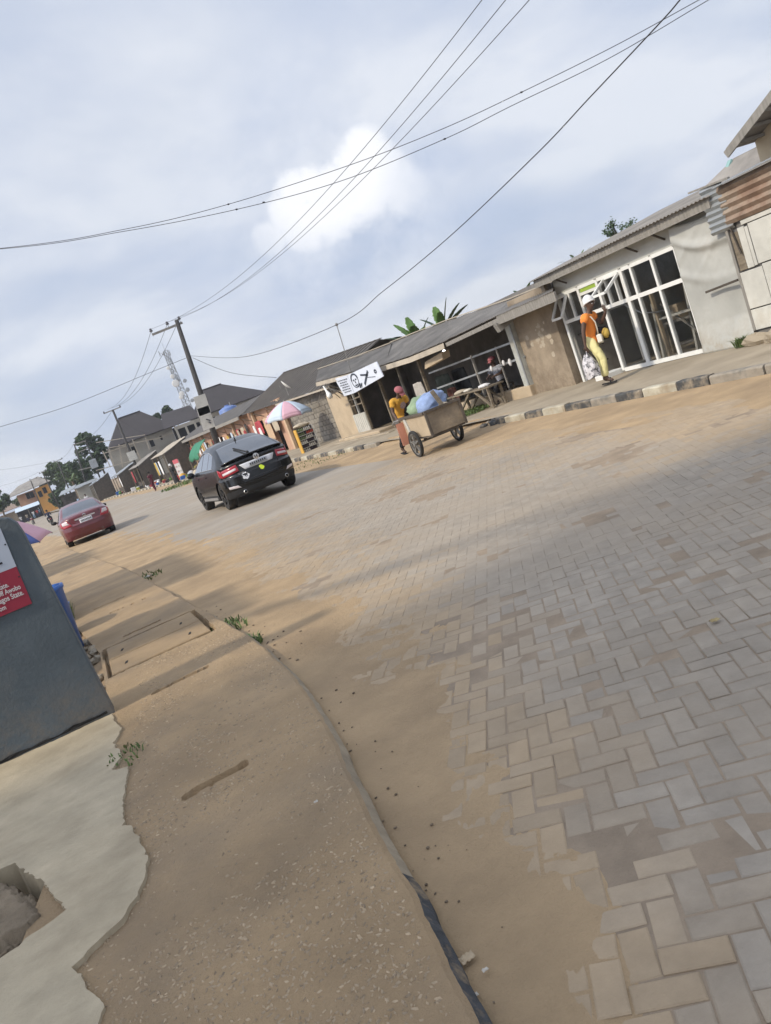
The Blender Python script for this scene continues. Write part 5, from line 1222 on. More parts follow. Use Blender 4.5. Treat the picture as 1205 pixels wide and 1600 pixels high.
q = MB(); q.tube([wp_(.10,.08,1.40), wp_(.11,.20,1.33), wp_(.10,.245,1.22), wp_(.06,.23,1.08), wp_(.02,.20,.98)], .013, 6); q.tube([wp_(.10,.08,1.40), wp_(.07,-.02,1.34), wp_(-.02,-.06,1.2), wp_(-.12,-.05,1.02), wp_(-.15,.08,.95), wp_(-.06,.17,.93)], .013, 6); obj('strap', q, 'white_leather', sb, smooth=True)
q = MB(); q.cbox(-.125,.125,-.045,.045,-.08,.08,.02); T = Matrix.Translation(wp_(.05,.22,.89)) @ Matrix.Rotation(math.radians(212+15), 4, 'Z') @ Matrix.Rotation(math.radians(-8), 4, 'Y'); q.v = [T @ p for p in q.v]; bgo = obj('pouch', q, 'white_leather', sb, bevel=.012)
q = MB(); q.v = []; q.box(-.11,.11,.046,.052,-.02,.07); q.v = [T @ p for p in q.v]; obj('flap', q, 'white_leather', bgo)
q = MB(); q.grid(lambda u, v: wp_(-.17-.05*math.sin(3.1*u)-.02*math.sin(9*v), .16+.14*u, .84+.26*v*(1-.3*u)), 8, 10); q.grid(lambda u, v: wp_(-.10-.05*math.sin(3.1*u), .22+.13*u, .86+.22*v), 8, 8); o = obj('jacket', q, 'black_cloth', smooth=True); o.modifiers.new('t','SOLIDIFY').thickness = .03; tag(o, 'dark folded garment over the arm of the orange-topped woman', 'garment')
q = MB(); q.ball(wp_(-.12,.30,.95), (.07,.08,.10), 10, 7, .08); tag(obj('yellow_pouch', q, mat('yellow_cloth', (.52,.36,.08), .8), smooth=True), 'yellow cloth bundle held behind the white handbag', 'bag')
nb = thing('nylon_bag', 'white and grey plastic carrier bag hanging from her right hand', 'bag', wp_(.22,-.05,.2))
q = MB()
def nbp(u, v):
    a = 6.2832*u; r = (.04+.105*math.sin(min(1, v*1.15)*math.pi*.62))*(1+.10*math.sin(a*5+v*7)); return wp_(.23+r*.75*math.cos(a), -.06+r*1.05*math.sin(a), .70-.46*v+.02*math.sin(a*3))
mat('nylon', (0.62,0.60,0.62), 0.35, 0.1, 6, 0.5, 16, col2=(0.10,0.10,0.11), c2scale=11, c2lo=.5, c2hi=.58, spec=.6)
q.grid(nbp, 30, 14); obj('bag_body', q, 'nylon', nb, smooth=True)
q = MB(); q.tube([wp_(.20,-.06,.69), wp_(.21,-.05,.765), wp_(.24,-.06,.69)], .008, 5); obj('handle', q, 'nylon', nb)
# ---------- push cart
mat('cart_wood', (0.255,0.205,0.145), 0.88, 0.25, 3, 0.35, 20, col2=(0.17,0.14,0.105), c2scale=2)
mat('cart_wood_dark', (0.10,0.082,0.065), 0.88, 0.25, 3, 0.35, 20)
mat('red_board', (0.55,0.25,0.17), 0.8, 0.12, 3, 0.1)
mat('sack_green', (0.24,0.32,0.20), 0.85, 0.2, 6, 0.5, 14)
mat('sack_blue', (0.25,0.33,0.52), 0.8, 0.2, 6, 0.5, 14)
mat('cotton_tan', (0.44,0.38,0.29), 0.9, 0.15, 5, 0.3, 20)
CA = math.radians(-3)     # cart's own frame: -y towards the camera end, x across
ct = thing('push_cart', 'two-wheeled wooden push cart with grey board box', 'cart', (7.20, 15.05, 0), rotz=CA)
def CL(mbq, name, m, par=ct, **k): return obj(name, mbq, m, par, local=True, **k)
x0c, x1c, y0c, y1c, z0c, z1c = -.37, .37, -.70, .70, .40, .87
q = MB(); q.box(x0c, x1c, y0c-.03, y0c, z0c, z1c); CL(q, 'end_board', 'cart_wood')
q = MB(); q.box(x0c-.03, x0c, y0c-.03, y1c, z0c, z1c-.02); CL(q, 'side_board', 'plaster_tan')
q = MB(); q.box(x1c, x1c+.03, y0c-.03, y1c, z0c, z1c); CL(q, 'side_board', 'cart_wood')
q = MB(); q.box(x0c, x1c, y1c-.03, y1c, z0c, z1c-.05); CL(q, 'end_board', 'red_board')
q = MB(); q.box(x0c-.02, x1c+.02, y0c, y1c, z0c-.04, z0c-.002); CL(q, 'floor', 'cart_wood_dark')
for a, b_ in (((x0c-.05,y0c-.05,z1c+.01),(x1c+.05,y0c-.05,z1c+.01)), ((x0c-.045,y0c,z1c),(x0c-.045,y1c,z1c)), ((x1c+.045,y0c,z1c+.005),(x1c+.045,y1c,z1c+.005))):
    q = MB(); q.bar(a, b_, .05, .05); CL(q, 'rim_rail', 'cart_wood_dark')
for x in (x0c-.025, x1c+.025):
    q = MB(); q.bar((x, y0c-.05, z0c-.03), (x, y0c-.05, z1c-.02), .05, .05); CL(q, 'corner_post', 'cart_wood_dark')
q = MB(); q.bar((x0c-.045, .30, z0c), (x0c-.045, .42, z1c-.03), .03, .10); CL(q, 'brace', 'board_white')
q = MB(); q.bar((x0c-.048, .60, z0c-.1), (x0c-.048, .60, z1c-.08), .02, .30, up=(1,0,0)); CL(q, 'side_panel', 'red_board')
q = MB(); q.bar((.06, y0c-.01, z1c-.05), (-.05, y0c+.06, z1c+.36), .085, .03, up=(0,1,0)); CL(q, 'upright_plank', 'old_wood')
for x in (x0c-.045, x1c+.045):
    q = MB(); q.tube([(x, y1c-.25, z1c-.01), (x, y1c+.35, z1c-.04), (x*.9, y1c+.62, z1c-.10)], .022, 6); CL(q, 'shaft', 'steel')
q = MB(); q.tube([(x0c*.98, y1c+.60, z1c-.10), (x1c*.98, y1c+.60, z1c-.10)], .022, 6); CL(q, 'push_bar', 'steel')
q = MB(); q.tube([(x0c-.16, .05, .29), (x1c+.16, .05, .29)], .022, 8); CL(q, 'axle', 'steel')
for x in (-.25, .25): q = MB(); q.bar((x, .05, .29), (x, .05, z0c-.04), .06, .06); CL(q, 'axle_block', 'cart_wood_dark')
for sd, x in ((-1, x0c-.12), (1, x1c+.12)):
    R_ = .29; q = MB(); q.lathe([(R_*.80,-.03),(R_*.97,-.032),(R_,-.015),(R_,.015),(R_*.97,.032),(R_*.80,.03),(R_*.80,-.03)], (x, .05, R_), 28, 'x'); wv = CL(q, 'wheel', 'tyre', auto=40)
    q = MB(); q.lathe([(R_*.74,-.022),(R_*.81,-.026),(R_*.81,.026),(R_*.74,.022),(R_*.74,-.022)], (x, .05, R_), 24, 'x'); obj('rim', q, 'steel', wv, local=True)
    for k in range(5):
        a = 6.283*k/5+.3; q = MB(); q.bar((x, .05+math.cos(a)*.03, R_+math.sin(a)*.03), (x, .05+math.cos(a)*R_*.76, R_+math.sin(a)*R_*.76), .03, .05, up=(1,0,0)); obj('spoke', q, 'steel', wv, local=True)
    q = MB(); q.lathe([(0,-.05),(.045,-.05),(.045,.05),(0,.05)], (x, .05, R_), 12, 'x'); obj('hub', q, 'steel', wv, local=True)
def sack(name, label, c, r, m, sd, tilt=0.0, grp=None):
    q = MB(); c = V(c)
    def f(u, v):
        a = 6.2832*u; b = math.pi*v; w = 1 + .16*fbm(math.cos(a)*1.6+sd, math.sin(a)*1.6, v*3) + .03*math.sin(a*9+v*5) + .09*fbm(math.cos(a)*4, math.sin(a)*4+sd, v*8) - .05*abs(math.sin(a*3+v*11+sd))
        sx = abs(math.sin(b))**.75; return V((r[0]*sx*math.cos(a)*w, r[1]*math.cos(b), r[2]*sx*math.sin(a)*w))
    q.grid(f, 36, 22); T = Matrix.Translation(ct.location) @ Matrix.Rotation(CA, 4, 'Z') @ Matrix.Translation(c) @ Matrix.Rotation(tilt, 4, 'Z') @ Matrix.Rotation(.12, 4, 'X'); q.v = [T @ p for p in q.v]
    return tag(obj(name, q, m, smooth=True), label, 'sack', grp)
sack('stuffed_sack', 'green stuffed sack lying across the cart nearer the man', (.02, .44, .96), (.28,.46,.22), 'sack_green', 3.0, -.5)
sack('stuffed_sack', 'blue stuffed sack on the cart beside the upright plank', (.09, -.12, .97), (.30,.56,.24), 'sack_blue', 8.0, -.75)
sack('stuffed_sack', 'pale crumpled sack sunk in the end of the cart', (.12, -.42, .80), (.22,.16,.16), 'cotton_tan', 5.0, .4)
# ---------- man in yellow pushing it
mat('yellow_shirt', (0.58,0.31,0.045), 0.85, 0.1, 4, 0.15, 14)
mat('cap_pink', (0.33,0.11,0.12), 0.85, 0.1, 6, 0.1)
J = stand(1.60)
J['pel'] = (0,-.06,.88); J['spi'] = (0,.02,1.03); J['che'] = (0,.12,1.19); J['nek'] = (0,.20,1.315); J['hed'] = (0,.30,1.43); J['face'] = (-.25,1,-.45)
for s, g in (('L',-1),('R',1)):
    J['sho'+s] = (g*.165,.13,1.27); J['elb'+s] = (g*.235,.12,1.02); J['wri'+s] = (g*.27,.28,.83); J['han'+s] = (g*.26,.36,.80)
J['hipL'] = (-.085,-.06,.85); J['kneL'] = (-.09,.08,.48); J['ankL'] = (-.09,-.04,.12); J['toeL'] = (-.09,.09,.045)
J['hipR'] = (.085,-.06,.85); J['kneR'] = (.09,-.10,.47); J['ankR'] = (.09,-.36,.13); J['toeR'] = (.09,-.24,.045)
mp_ = V((7.27, 16.62, 0.0))
MAN = person('man in yellow tee shirt and pink cap pushing the loaded cart', mp_, math.radians(180)+CA+.12, J, [('shirt','yellow_shirt',.08,.60), ('trousers','black_cloth',.90,.06), ('cap','cap_pink'), ('sandals','black_cloth')])
q = MB(); n = 14; MMm = Matrix.Translation(MAN.location) @ Matrix.Rotation(math.radians(180)+CA+.12, 4, 'Z')
pq = [V((.0+.075*math.cos(6.283*k/n)*(1+.1*math.sin(3*k)), .262, 1.10+.075*math.sin(6.283*k/n))) for k in range(n)]
q.add([p+V((0,-(p.z-1.10)*-.45+.0,0)) for p in pq], [tuple(range(n))]); po = obj('shirt_print', q, mat('print_grey', (.36,.26,.24), .8, .4, 40), MAN, local=True)
# ---------- seated person at the table in the open shop, table and wares
t = thing('work_table', 'rough wooden table in front of the open shop', 'table', (10.35, 18.6, .15))
q = MB()
for k in range(5):
    q = MB(); q.box(10.15+k*.10, 10.245+k*.10, 17.5, 19.7+random.uniform(-.1,.1), .69, .725); obj('plank', q, 'old_wood', t)
for y in (17.6, 19.5):
    for x in (10.2, 10.58): q = MB(); q.bar((x, y, .12), (x, y+.02, .69), .06); obj('leg', q, 'old_wood', t)
for x in (10.2, 10.58): q = MB(); q.bar((x, 19.45, .2), (x, 18.6, .68), .05); obj('brace', q, 'old_wood', t); q = MB(); q.bar((x, 17.65, .2), (x, 18.3, .68), .05); obj('brace', q, 'old_wood', t)
for k, (y, s) in enumerate(((18.0, .13), (18.9, .11), (19.3, .15))):
    q = MB(); q.ball((10.36, y, .725+s*.28), (s*1.2, s*1.4, s*.4), 12, 6, .12); tag(obj('cloth_bundle', q, ['white_knit','white_leather','cotton_tan'][k]), ['white cloth bundle on the right end of the work table', 'cream cloth bundle before the seated person', 'tan cloth bundle on the left end of the work table'][k], 'cloth', 'bundles on the work table')
mat('check_shirt', (0.30,0.31,0.36), 0.85, 0.7, 16, 0.1)
J = stand(1.62); dz = .45-.84
for k in list(J):
    x, y, z = J[k]
    if k[:3] in ('pel','spi','che','nek','hed','sho','elb','wri','han'): J[k] = (x, y+ (.10 if k[:3] in ('nek','hed','che','sho') else 0), z-.40)
for s, g in (('L',-1),('R',1)):
    J['hip'+s] = (g*.09,.02,.47); J['kne'+s] = (g*.11,.40,.48); J['ank'+s] = (g*.11,.42,.10); J['toe'+s] = (g*.11,.55,.045)
    J['elb'+s] = (g*.24,.16,.74); J['wri'+s] = (g*.12,.36,.72); J['han'+s] = (g*.08,.44,.70)
person('person in checked shirt and pink cap sitting behind the work table', (11.25, 18.55, .16), math.radians(90+15), J, [('shirt','check_shirt',.02,.8), ('trousers','black_cloth',.9), ('cap','cap_pink'), ('sandals','black_cloth')])
q = MB(); 
st = thing('stool', 'low stool under the person at the table', 'stool', (11.27, 18.56, .16)); q.box(11.08, 11.46, 18.36, 18.76, .53, .57); obj('seat', q, 'dark_wood', st)
for x in (11.1, 11.44):
    for y in (18.38, 18.74): q = MB(); q.bar((x, y, .16), (x, y, .53), .04); obj('leg', q, 'dark_wood', st)
# second figure deeper inside, grey shirt hanging, other stock in the gloom
def hanging(label, c, w_, h_, m):
    q = MB(); c = V(c)
    q.grid(lambda u, v: c+V((.03*math.sin(u*9+v*3), (u-.5)*w_*(1+.25*(1-v)), -h_*(1-v)-.05*abs(u-.5))), 12, 10); o = obj('hanging_shirt', q, m, smooth=True); o.modifiers.new('t','SOLIDIFY').thickness = .03; return tag(o, label, 'shirt', 'shirts hung in the open shop')
hanging('pale grey shirt hung at the shop post behind the cart', onX(652, 597, 10.8), .55, .75, mat('shirt_grey', (.42,.40,.37), .9, .2, 6))
hanging('dull green cloth hung inside behind the rails', onX(690, 585, 12.0), .9, .9, mat('cloth_dk', (.07,.085,.075), .9, .4, 4))
hanging('dark cloth hung inside near the right rails', onX(715, 575, 12.4), .8, 1.0, mat('cloth_dk2', (.055,.06,.065), .9, .4, 4))
hanging('dark red cloth hung low behind the table', onX(705, 605, 11.8), .5, .5, mat('cloth_rd', (.14,.06,.05), .9, .4, 4))
for k, (px, py, s) in enumerate(((787, 567, .05), (797, 566, .06), (768, 576, .05))):
    c = onX(px, py, 10.9); q = MB(); q.ball(c, (s*.7, s, s*1.6), 8, 6, .1); tag(obj('tied_bag', q, 'white_knit', smooth=True), ['white knot of nylon on the shop rail, middle one', 'white knot of nylon on the rail nearest the pale jamb', 'white knot of nylon on the rail nearest the post'][k], 'bag', 'white knots on the shop rail')
# ================================================================ LEFT SIDE: WALL, SIGN, STALL
mat('slate_paint', (0.096,0.120,0.137), 0.75, 0.12, 1.6, 0.2, 30, col2=(0.125,0.125,0.118), c2scale=1.6, c2lo=.5, c2hi=.85, stain=(2.2, .82), mud=((.20,.16,.115), .1, .55))
mat('sign_white', (0.42,0.47,0.55), 0.5, 0.04, 2, 0)
mat('sign_red', (0.27,0.022,0.045), 0.45, 0.06, 2, 0)
mat('sign_text', (0.62,0.62,0.62), 0.6, 0.02, 2, 0)
bw = thing('boundary_wall', 'slate grey painted wall with rounded top standing at the left edge', 'wall', (-1.5, 6.25, 0.05))
q = MB(); pr = [(-3.4,.03),(-.300,.03),(-.372,1.58),(-.385,1.66),(-.42,1.715),(-.48,1.735),(-3.4,1.735)]
q.slab([(x, 6.14, z) for x, z in pr], (0, .20, 0)); obj('wall', q, 'slate_paint', bw, bevel=.012)
q = MB(); q.grid(lambda u, v: V((-3.3+2.95*u, 6.128-.01*abs(fbm(u*30, v, 3)), .128+.02*v*(1+fbm(u*20, 4)))), 60, 2); obj('splash_band', q, 'dark_hole', bw)
sg = thing('sign_board', 'white and red printed sign fixed to the slate grey wall', 'sign', (-1.0, 6.13, 1.08))
q = MB(); q.slab([(-1.9,6.126,1.374),(-.500,6.126,1.374),(-.492,6.126,1.665),(-1.9,6.126,1.665)], (0,.010,0)); obj('white_panel', q, 'sign_white', sg)
q = MB(); q.slab([(-1.9,6.126,1.075),(-.507,6.126,1.090),(-.5005,6.126,1.3735),(-1.9,6.126,1.3735)], (0,.010,0)); obj('red_panel', q, 'sign_red', sg)
def text(s, x_right, z, size, m, par, name='lettering', y=6.123, bold=.012):
    cu = bpy.data.curves.new('t', 'FONT'); cu.body = s; cu.size = size; cu.align_x = 'RIGHT'; cu.extrude = .0006; cu.offset = bold*size
    o = bpy.data.objects.new('t', cu); COL.objects.link(o); bpy.context.view_layer.update()
    me = bpy.data.meshes.new_from_object(o.evaluated_get(bpy.context.evaluated_depsgraph_get())); bpy.data.objects.remove(o)
    me.transform(Matrix.Translation(V((x_right, y, z))-ORG[par.name]) @ Matrix.Rotation(math.radians(90), 4, 'X') @ Matrix.Scale(.72, 4, (1,0,0)))
    me.materials.clear(); me.materials.append(MATS[m]); return link(name, me, par)
text('d', -.640, 1.300, .055, 'sign_text', sg); text('State.', -.594, 1.262, .050, 'sign_text', sg); text('y Off Awobo', -.530, 1.218, .050, 'sign_text', sg); text(', Lagos State.', -.527, 1.172, .054, 'sign_text', sg); text('com', -.669, 1.122, .048, 'sign_text', sg)
mat('sign_ink', (.02,.02,.03), .6, 0, 2, 0); text('L', -.572, 1.428, .12, 'sign_ink', sg)
for x, z in ((-.507,1.545),(-.512,1.30)): q = MB(); q.lathe([(.006,0),(.005,-.004),(0,-.005)], (x, 6.125, z), 10, 'y'); obj('screw', q, 'sign_ink', sg)
# rubble and drain edge between wall and pavement
for k in range(46):
    y = random.uniform(6.5, 12); x = inner(y)-abs(random.gauss(.02, .12)); s = random.uniform(.02, .07); q = MB(); q.ball((x, y, .05+s*.3), (s*random.uniform(.7,1.3), s*random.uniform(.8,1.6), s*.7), 7, 5, .22)
    o = obj('stone', q, 'rubble' if k % 3 else 'verge'); tag(o, 'broken stone in the gap between grey wall and pavement', 'stone', 'rubble along the pavement inner edge')
q = MB(); q.cbox(-1.3, -.47, 9.2, 10.4, .05, .40, .03); t = thing('blue_drum_crate', 'bright blue plastic tub behind the grey wall', 'tub', (-.9, 9.8, .05))
q = MB(); q.lathe([(.0,0),(.30,0),(.34,.70),(.36,.72),(.36,.76),(.33,.76),(.29,.06),(0,.05)], (-.78, 9.6, .10), 24); obj('tub_body', q, mat('blue_plastic', (.03,.12,.40), .4, .1, 3, .05), t, smooth=True)
q = MB(); q.lathe([(.0,0),(.25,0),(.30,.40),(.31,.42),(.28,.42),(.24,.05),(0,.05)], (-.80, 10.8, .08), 24); tag(obj('blue_bowl', q, 'blue_plastic', smooth=True), 'second blue bowl beyond the blue tub', 'bowl')
tuft('weeds', 'green weeds behind the blue tub at the pavement edge', (-.78, 12.2, .1), 300, .35, .35)
# small pink and blue parasol over a vendor's place
mat('pink_cloth', (0.60,0.36,0.42), 0.8, 0.06, 3, 0.1, 10); mat('blue_cloth', (0.10,0.14,0.36), 0.8, 0.06, 3, 0.1, 10); mat('paleblue_cloth', (0.50,0.58,0.66), 0.75, 0.06, 3, 0.1, 10)
def parasol(name, label, base, apex_h, rad, drop, n, mats, tilt, rot0, valance=.0, pole_r=.022):
    t = thing(name, label, 'umbrella', base); T = Matrix.Translation((0,0,0)) @ Matrix.Rotation(tilt[1], 4, 'Z') @ Matrix.Rotation(tilt[0], 4, 'X')
    def pp(a, r):     # canopy surface
        h = apex_h - drop*(r/rad)**1.7; return V((r*math.cos(a), r*math.sin(a), h))
    piv = V((0,0,apex_h-.35)); TT = Matrix.Translation(piv) @ T @ Matrix.Translation(-piv)
    for k in range(n):
        a0 = rot0+6.2832*k/n; a1 = rot0+6.2832*(k+1)/n; q = MB()
        def f(u, v):
            r = rad*v; p0 = pp(a0, r); p1 = pp(a1, r); p = p0.lerp(p1, u); p.z -= .05*rad*math.sin(math.pi*u)*v*(-.6); return TT @ p
        q.grid(f, 6, 10)
        if valance:
            def g(u, v): p = f(u, 1.0); return p+V((0,0,-valance*v*(1-.12*math.sin(u*3.14))))
            q.grid(g, 6, 2)
        o = obj('canopy_panel', q, mats[k % len(mats)], t, local=True, smooth=True); o.modifiers.new('t','SOLIDIFY').thickness = .004
        q = MB(); q.tube([TT @ (pp(a0, rad*v/6)-V((0,0,.012))) for v in range(7)], .007, 5); obj('rib', q, 'steel', t, local=True)
    q = MB(); q.tube([(0,0,0), (0,0,apex_h-.35), TT @ V((0,0,apex_h+.06))], pole_r, 8); obj('pole', q, 'steel', t, local=True)
    q = MB(); q.lathe([(.0,.09),(.02,.07),(.035,.0)], TT @ V((0,0,apex_h-.02)), 10); obj('finial', q, 'steel', t, local=True)
    return t
parasol('parasol', 'faded pink and blue parasol half hidden by the grey wall', (-1.22, 13.2, .05), 1.80, .82, .44, 8, ['pink_cloth','pink_cloth','pink_cloth','blue_cloth'], (math.radians(9), math.radians(40)), math.radians(-80))
# two-storey house off the picture's left edge; it throws the shade over the near road
hs = thing('street_house', 'tall rendered house left of the near pavement', 'house', (-12, 0, 0))
q = MB(); q.box(-16, -9.0, -3.2, 3.25, -.2, 14.2); obj('wall', q, 'plaster_tan', hs)
q = MB(); q.box(-16.2, -8.9, -3.3, 3.3, 14.21, 14.4); obj('roof', q, 'roof_sheet', hs)
for zz_ in (1.2, 4.6, 8.0, 11.4):
    for yy_ in (-2.4, -.4, 1.5):
        q = MB(); q.box(-9.02, -8.97, yy_, yy_+1.3, zz_, zz_+1.3); wn = obj('window', q, 'white_frame', hs); q = MB(); q.box(-8.98, -8.96, yy_+.08, yy_+1.22, zz_+.08, zz_+1.22); obj('pane', q, 'car_glass', wn)
for k, (ya, yb_, h_, xx) in enumerate(((7.75, 9.2, 3.0, -2.7), (11.6, 15.4, 3.5, -3.1), (21.5, 27, 3.4, -4.4))):
    hs2 = thing('row_shop', ['low shop house behind the grey wall', 'low shop house past the blue tub', 'third shop house along the left pavement'][k], 'shop', (xx-2, (ya+yb_)/2, 0), 'left row of shops')
    q = MB(); q.box(xx-4, xx, ya, yb_, -.2, h_); obj('wall', q, 'plaster_tan', hs2)
    q = MB(); q.slab([(xx+.4, ya-.2, h_), (xx+.4, yb_+.2, h_), (xx-4.2, yb_+.2, h_+.5), (xx-4.2, ya-.2, h_+.5)], (0,0,.05)); obj('roof', q, 'roof_sheet', hs2)
    q = MB(); q.box(xx-.02, xx+.03, ya+.5, ya+1.5, 0, 2.1); obj('door', q, 'dark_wood', hs2)
q = MB(); q.tube([(-1.5,9.35,-.1), (-4.6,4.3,8.0)], [.13,.10], 10); tag(obj('shadow_pole', q, 'dark_wood', smooth=True), 'unseen leaning pole added to cast a thin shadow across the road', 'post')  # added out of view, leaned so its shadow strip crosses the near road
# ================================================================ STALLS AND SHOPS FARTHER ALONG THE RIGHT
ub = parasol('market_umbrella', 'large pink and pale blue market umbrella before the block wall', (9.95, 34.6, .15), 2.42, 1.12, .62, 8, ['paleblue_cloth','pink_cloth'], (math.radians(5), math.radians(60)), math.radians(-135), valance=.16)
rk = thing('display_rack', 'yellow-sided display rack full of small bottles under the market umbrella', 'rack', (9.85, 32.9, .14))
q = MB(); q.box(9.50, 9.53, 32.9, 33.3, .14, 1.22); obj('side_panel', q, mat('rack_yellow', (.62,.36,.06), .6), rk)
q = MB(); q.box(10.27, 10.30, 32.9, 33.3, .14, 1.22); obj('side_panel', q, 'board_white', rk)
q = MB(); q.box(9.53, 10.27, 33.27, 33.30, .14, 1.26); obj('back_panel', q, 'dark_stock_shade' if 'dark_stock_shade' in MATS else 'dark_wood', rk)
bc = [mat('bot_red', (.42,.07,.04), .4), mat('bot_dark', (.05,.035,.045), .4), mat('bot_pale', (.55,.52,.46), .4), mat('bot_green', (.16,.20,.10), .4)]
for k in range(6):
    z_ = .16+.18*k; q = MB(); q.box(9.531, 10.269, 32.9, 33.269, z_, z_+.018); obj('shelf', q, 'board_white', rk)
    for j in range(9):
        q = MB(); q.lathe([(0,0),(.034,0),(.035,.085),(.016,.115),(.015,.14),(0,.142)], (9.575+.081*j, 32.97, z_+.019), 8)
        kind = (0 if (j > 4 and k == 4) else 3 if (j < 4 and k > 2) else (1 if (k+j//4) % 2 else 2))
        tag(obj('bottle', q, bc[kind], smooth=True), ['red-capped bottle on the display rack', 'small dark bottle on the display rack', 'small pale bottle on the display rack', 'small green bottle on the display rack'][kind], 'bottle', ['red rack bottles', 'dark rack bottles', 'pale rack bottles', 'green rack bottles'][kind])
q = MB(); q.ball((9.9, 33.1, 1.33), (.38,.18,.10), 12, 6, .2); tag(obj('wares_heap', q, 'cotton_tan'), 'heap of packets on top of the bottle rack', 'wares')
# ---------- orange shop terrace behind
mat('orange_wall', (0.46,0.28,0.19), 0.85, 0.15, 1, 0.15, 20, col2=(0.36,0.20,0.12), c2scale=.6)
mat('orange_pillar', (0.52,0.37,0.24), 0.85, 0.12, 1, 0.15, 20)
mat('red_cloth', (0.36,0.05,0.06), 0.8, 0.2, 3, 0.1); mat('green_tarp', (0.02,0.17,0.085), 0.6, 0.15, 2, 0.2, 6); mat('dark_stock_shade', (0.06,0.055,0.05), 0.9, 0.7, 4, 0.3, 10)  # last one colours dark goods and also paints stall interiors as unlit
ot = thing('shop_terrace', 'long orange painted shop terrace with dark eaves behind the black car', 'shop', (12, 57, .2))
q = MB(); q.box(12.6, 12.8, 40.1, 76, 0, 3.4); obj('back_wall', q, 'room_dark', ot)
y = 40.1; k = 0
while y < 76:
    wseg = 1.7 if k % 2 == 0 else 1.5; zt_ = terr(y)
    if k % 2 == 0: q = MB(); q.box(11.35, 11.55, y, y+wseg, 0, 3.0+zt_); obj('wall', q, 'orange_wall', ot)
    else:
        q = MB(); q.box(11.4, 11.5, y, y+wseg, 2.25+zt_, 3.0+zt_); obj('lintel', q, 'orange_wall', ot); q = MB(); q.box(12.0, 12.05, y, y+wseg, 0, 2.25+zt_); obj('door', q, 'dark_stock_shade', ot)  # dark panel set back in the gap paints the shade of an open doorway
    if k % 4 == 0: q = MB(); q.box(11.2, 11.345, y-.16, y+.16, 0, 2.95+zt_); obj('pillar', q, 'orange_pillar', ot)
    y += wseg; k += 1
ea, eb = V((10.75, 47.9, 2.98)), V((10.75, 77, 3.42))
q = MB(); q.slab([ea, eb, eb+V((3.2,0,.95)), ea+V((3.2,0,.95))], (0,0,.03)); obj('roof', q, 'roof_rib', ot)
q = MB(); q.bar(ea+V((0,0,-.06)), eb+V((0,0,-.06)), .06, .20); obj('fascia', q, 'grey_board', ot)
for k in range(12):
    y = 41+k*3; q = MB(); q.bar((10.75, y, terr(y)+2.72), (11.3, y, terr(y)+2.4), .05); obj('eave_strut', q, 'old_wood', ot)
for k, (y, m, w_, h_) in enumerate(((41.6,'cotton_tan',.8,.9),(43.2,'orange_pillar',1.0,1.3),(45.2,'red_cloth',1.2,.8),(47.5,'red_board',.9,1.1),(49.5,'cotton_tan',.7,1.4),(51.0,'red_cloth',.6,1.0))):
    hanging(['cream cloth hung under the orange eaves behind the umbrella', 'orange cloth hung under the terrace eaves', 'red cloth hung low beside the orange pillars', 'salmon cloth on the terrace front above the car roof', 'tall cream cloth on the terrace front', 'narrow red cloth nearest the utility pole'][k], (11.1, y, terr(y)+2.3), w_, h_, m)['group'] = 'cloths on the terrace'
wt = thing('water_tank', 'blue plastic water tank on the terrace roof line', 'tank', V((14.2, 56, 3.2)))
c = onY(357, 642, 72); r_ = .85; q = MB(); q.lathe([(0,-.62),(r_,-.62),(r_*1.02,-.2),(r_,-.18),(r_*1.02,.2),(r_*.98,.26),(r_*.5,.42),(.18,.46),(0,.46)], c, 20); wt.location = c-V((0,0,.62)); ORG[wt.name] = V(wt.location); obj('tank_body', q, mat('tank_blue', (.13,.20,.42), .45, .1, 2, .05), wt, smooth=True)
q = MB(); q.lathe([(.2,0),(.2,.1),(0,.11)], c+V((0,0,.46)), 12); obj('lid', q, 'tank_blue', wt); q = MB(); q.tube([c+V((.2,-.66,-.7)), c+V((.2,-.66,.7))], .03, 6); obj('pipe', q, 'galv', wt)
for sx_ in (-.6, .6):
    for sy_ in (-.6, .6): q = MB(); q.bar((c.x+sx_, c.y+sy_, terr(72)), (c.x+sx_, c.y+sy_, c.z-.62), .12); obj('stand_leg', q, 'steel', wt)
q = MB(); q.box(c.x-.8, c.x+.8, c.y-.8, c.y+.8, c.z-.72, c.z-.625); obj('stand_top', q, 'steel', wt)
# green canopy with produce tables below it
gy = 58.0
gt = thing('green_canopy', 'dark green canopy sheet over produce tables beside the pole', 'canopy', (9.9, gy+2.5, terr(gy)))
q = MB(); q.grid(lambda u, v: V((9.3+.9*v*v, gy+5.2*u, terr(gy)+1.35+1.15*v-.12*math.sin(math.pi*u*2)**2*(1-v)+.03*math.sin(u*30)*(1-v))), 20, 6); o = obj('sheet', q, 'green_tarp', gt, smooth=True); o.modifiers.new('t','SOLIDIFY').thickness = .02
for yy_ in (gy+.1, gy+5.1): q = MB(); q.bar((9.3, yy_, terr(gy)+.1), (9.3, yy_, terr(gy)+1.7), .07); obj('post', q, 'old_wood', gt)
def stall_table(label, x, y, L_, h, m='old_wood'):
    z0 = terr(y)+.13; t = thing('stall_table', label, 'table', (x, y, z0), 'stall tables')
    q = MB(); q.box(x-.4, x+.4, y-L_/2, y+L_/2, z0+h-.05, z0+h); obj('top', q, m, t)
    for sx in (-.35, .35):
        for sy in (-L_/2+.08, L_/2-.08): q = MB(); q.bar((x+sx, y+sy, z0), (x+sx, y+sy, z0+h-.05), .06); obj('leg', q, 'old_wood', t)
    return z0+h
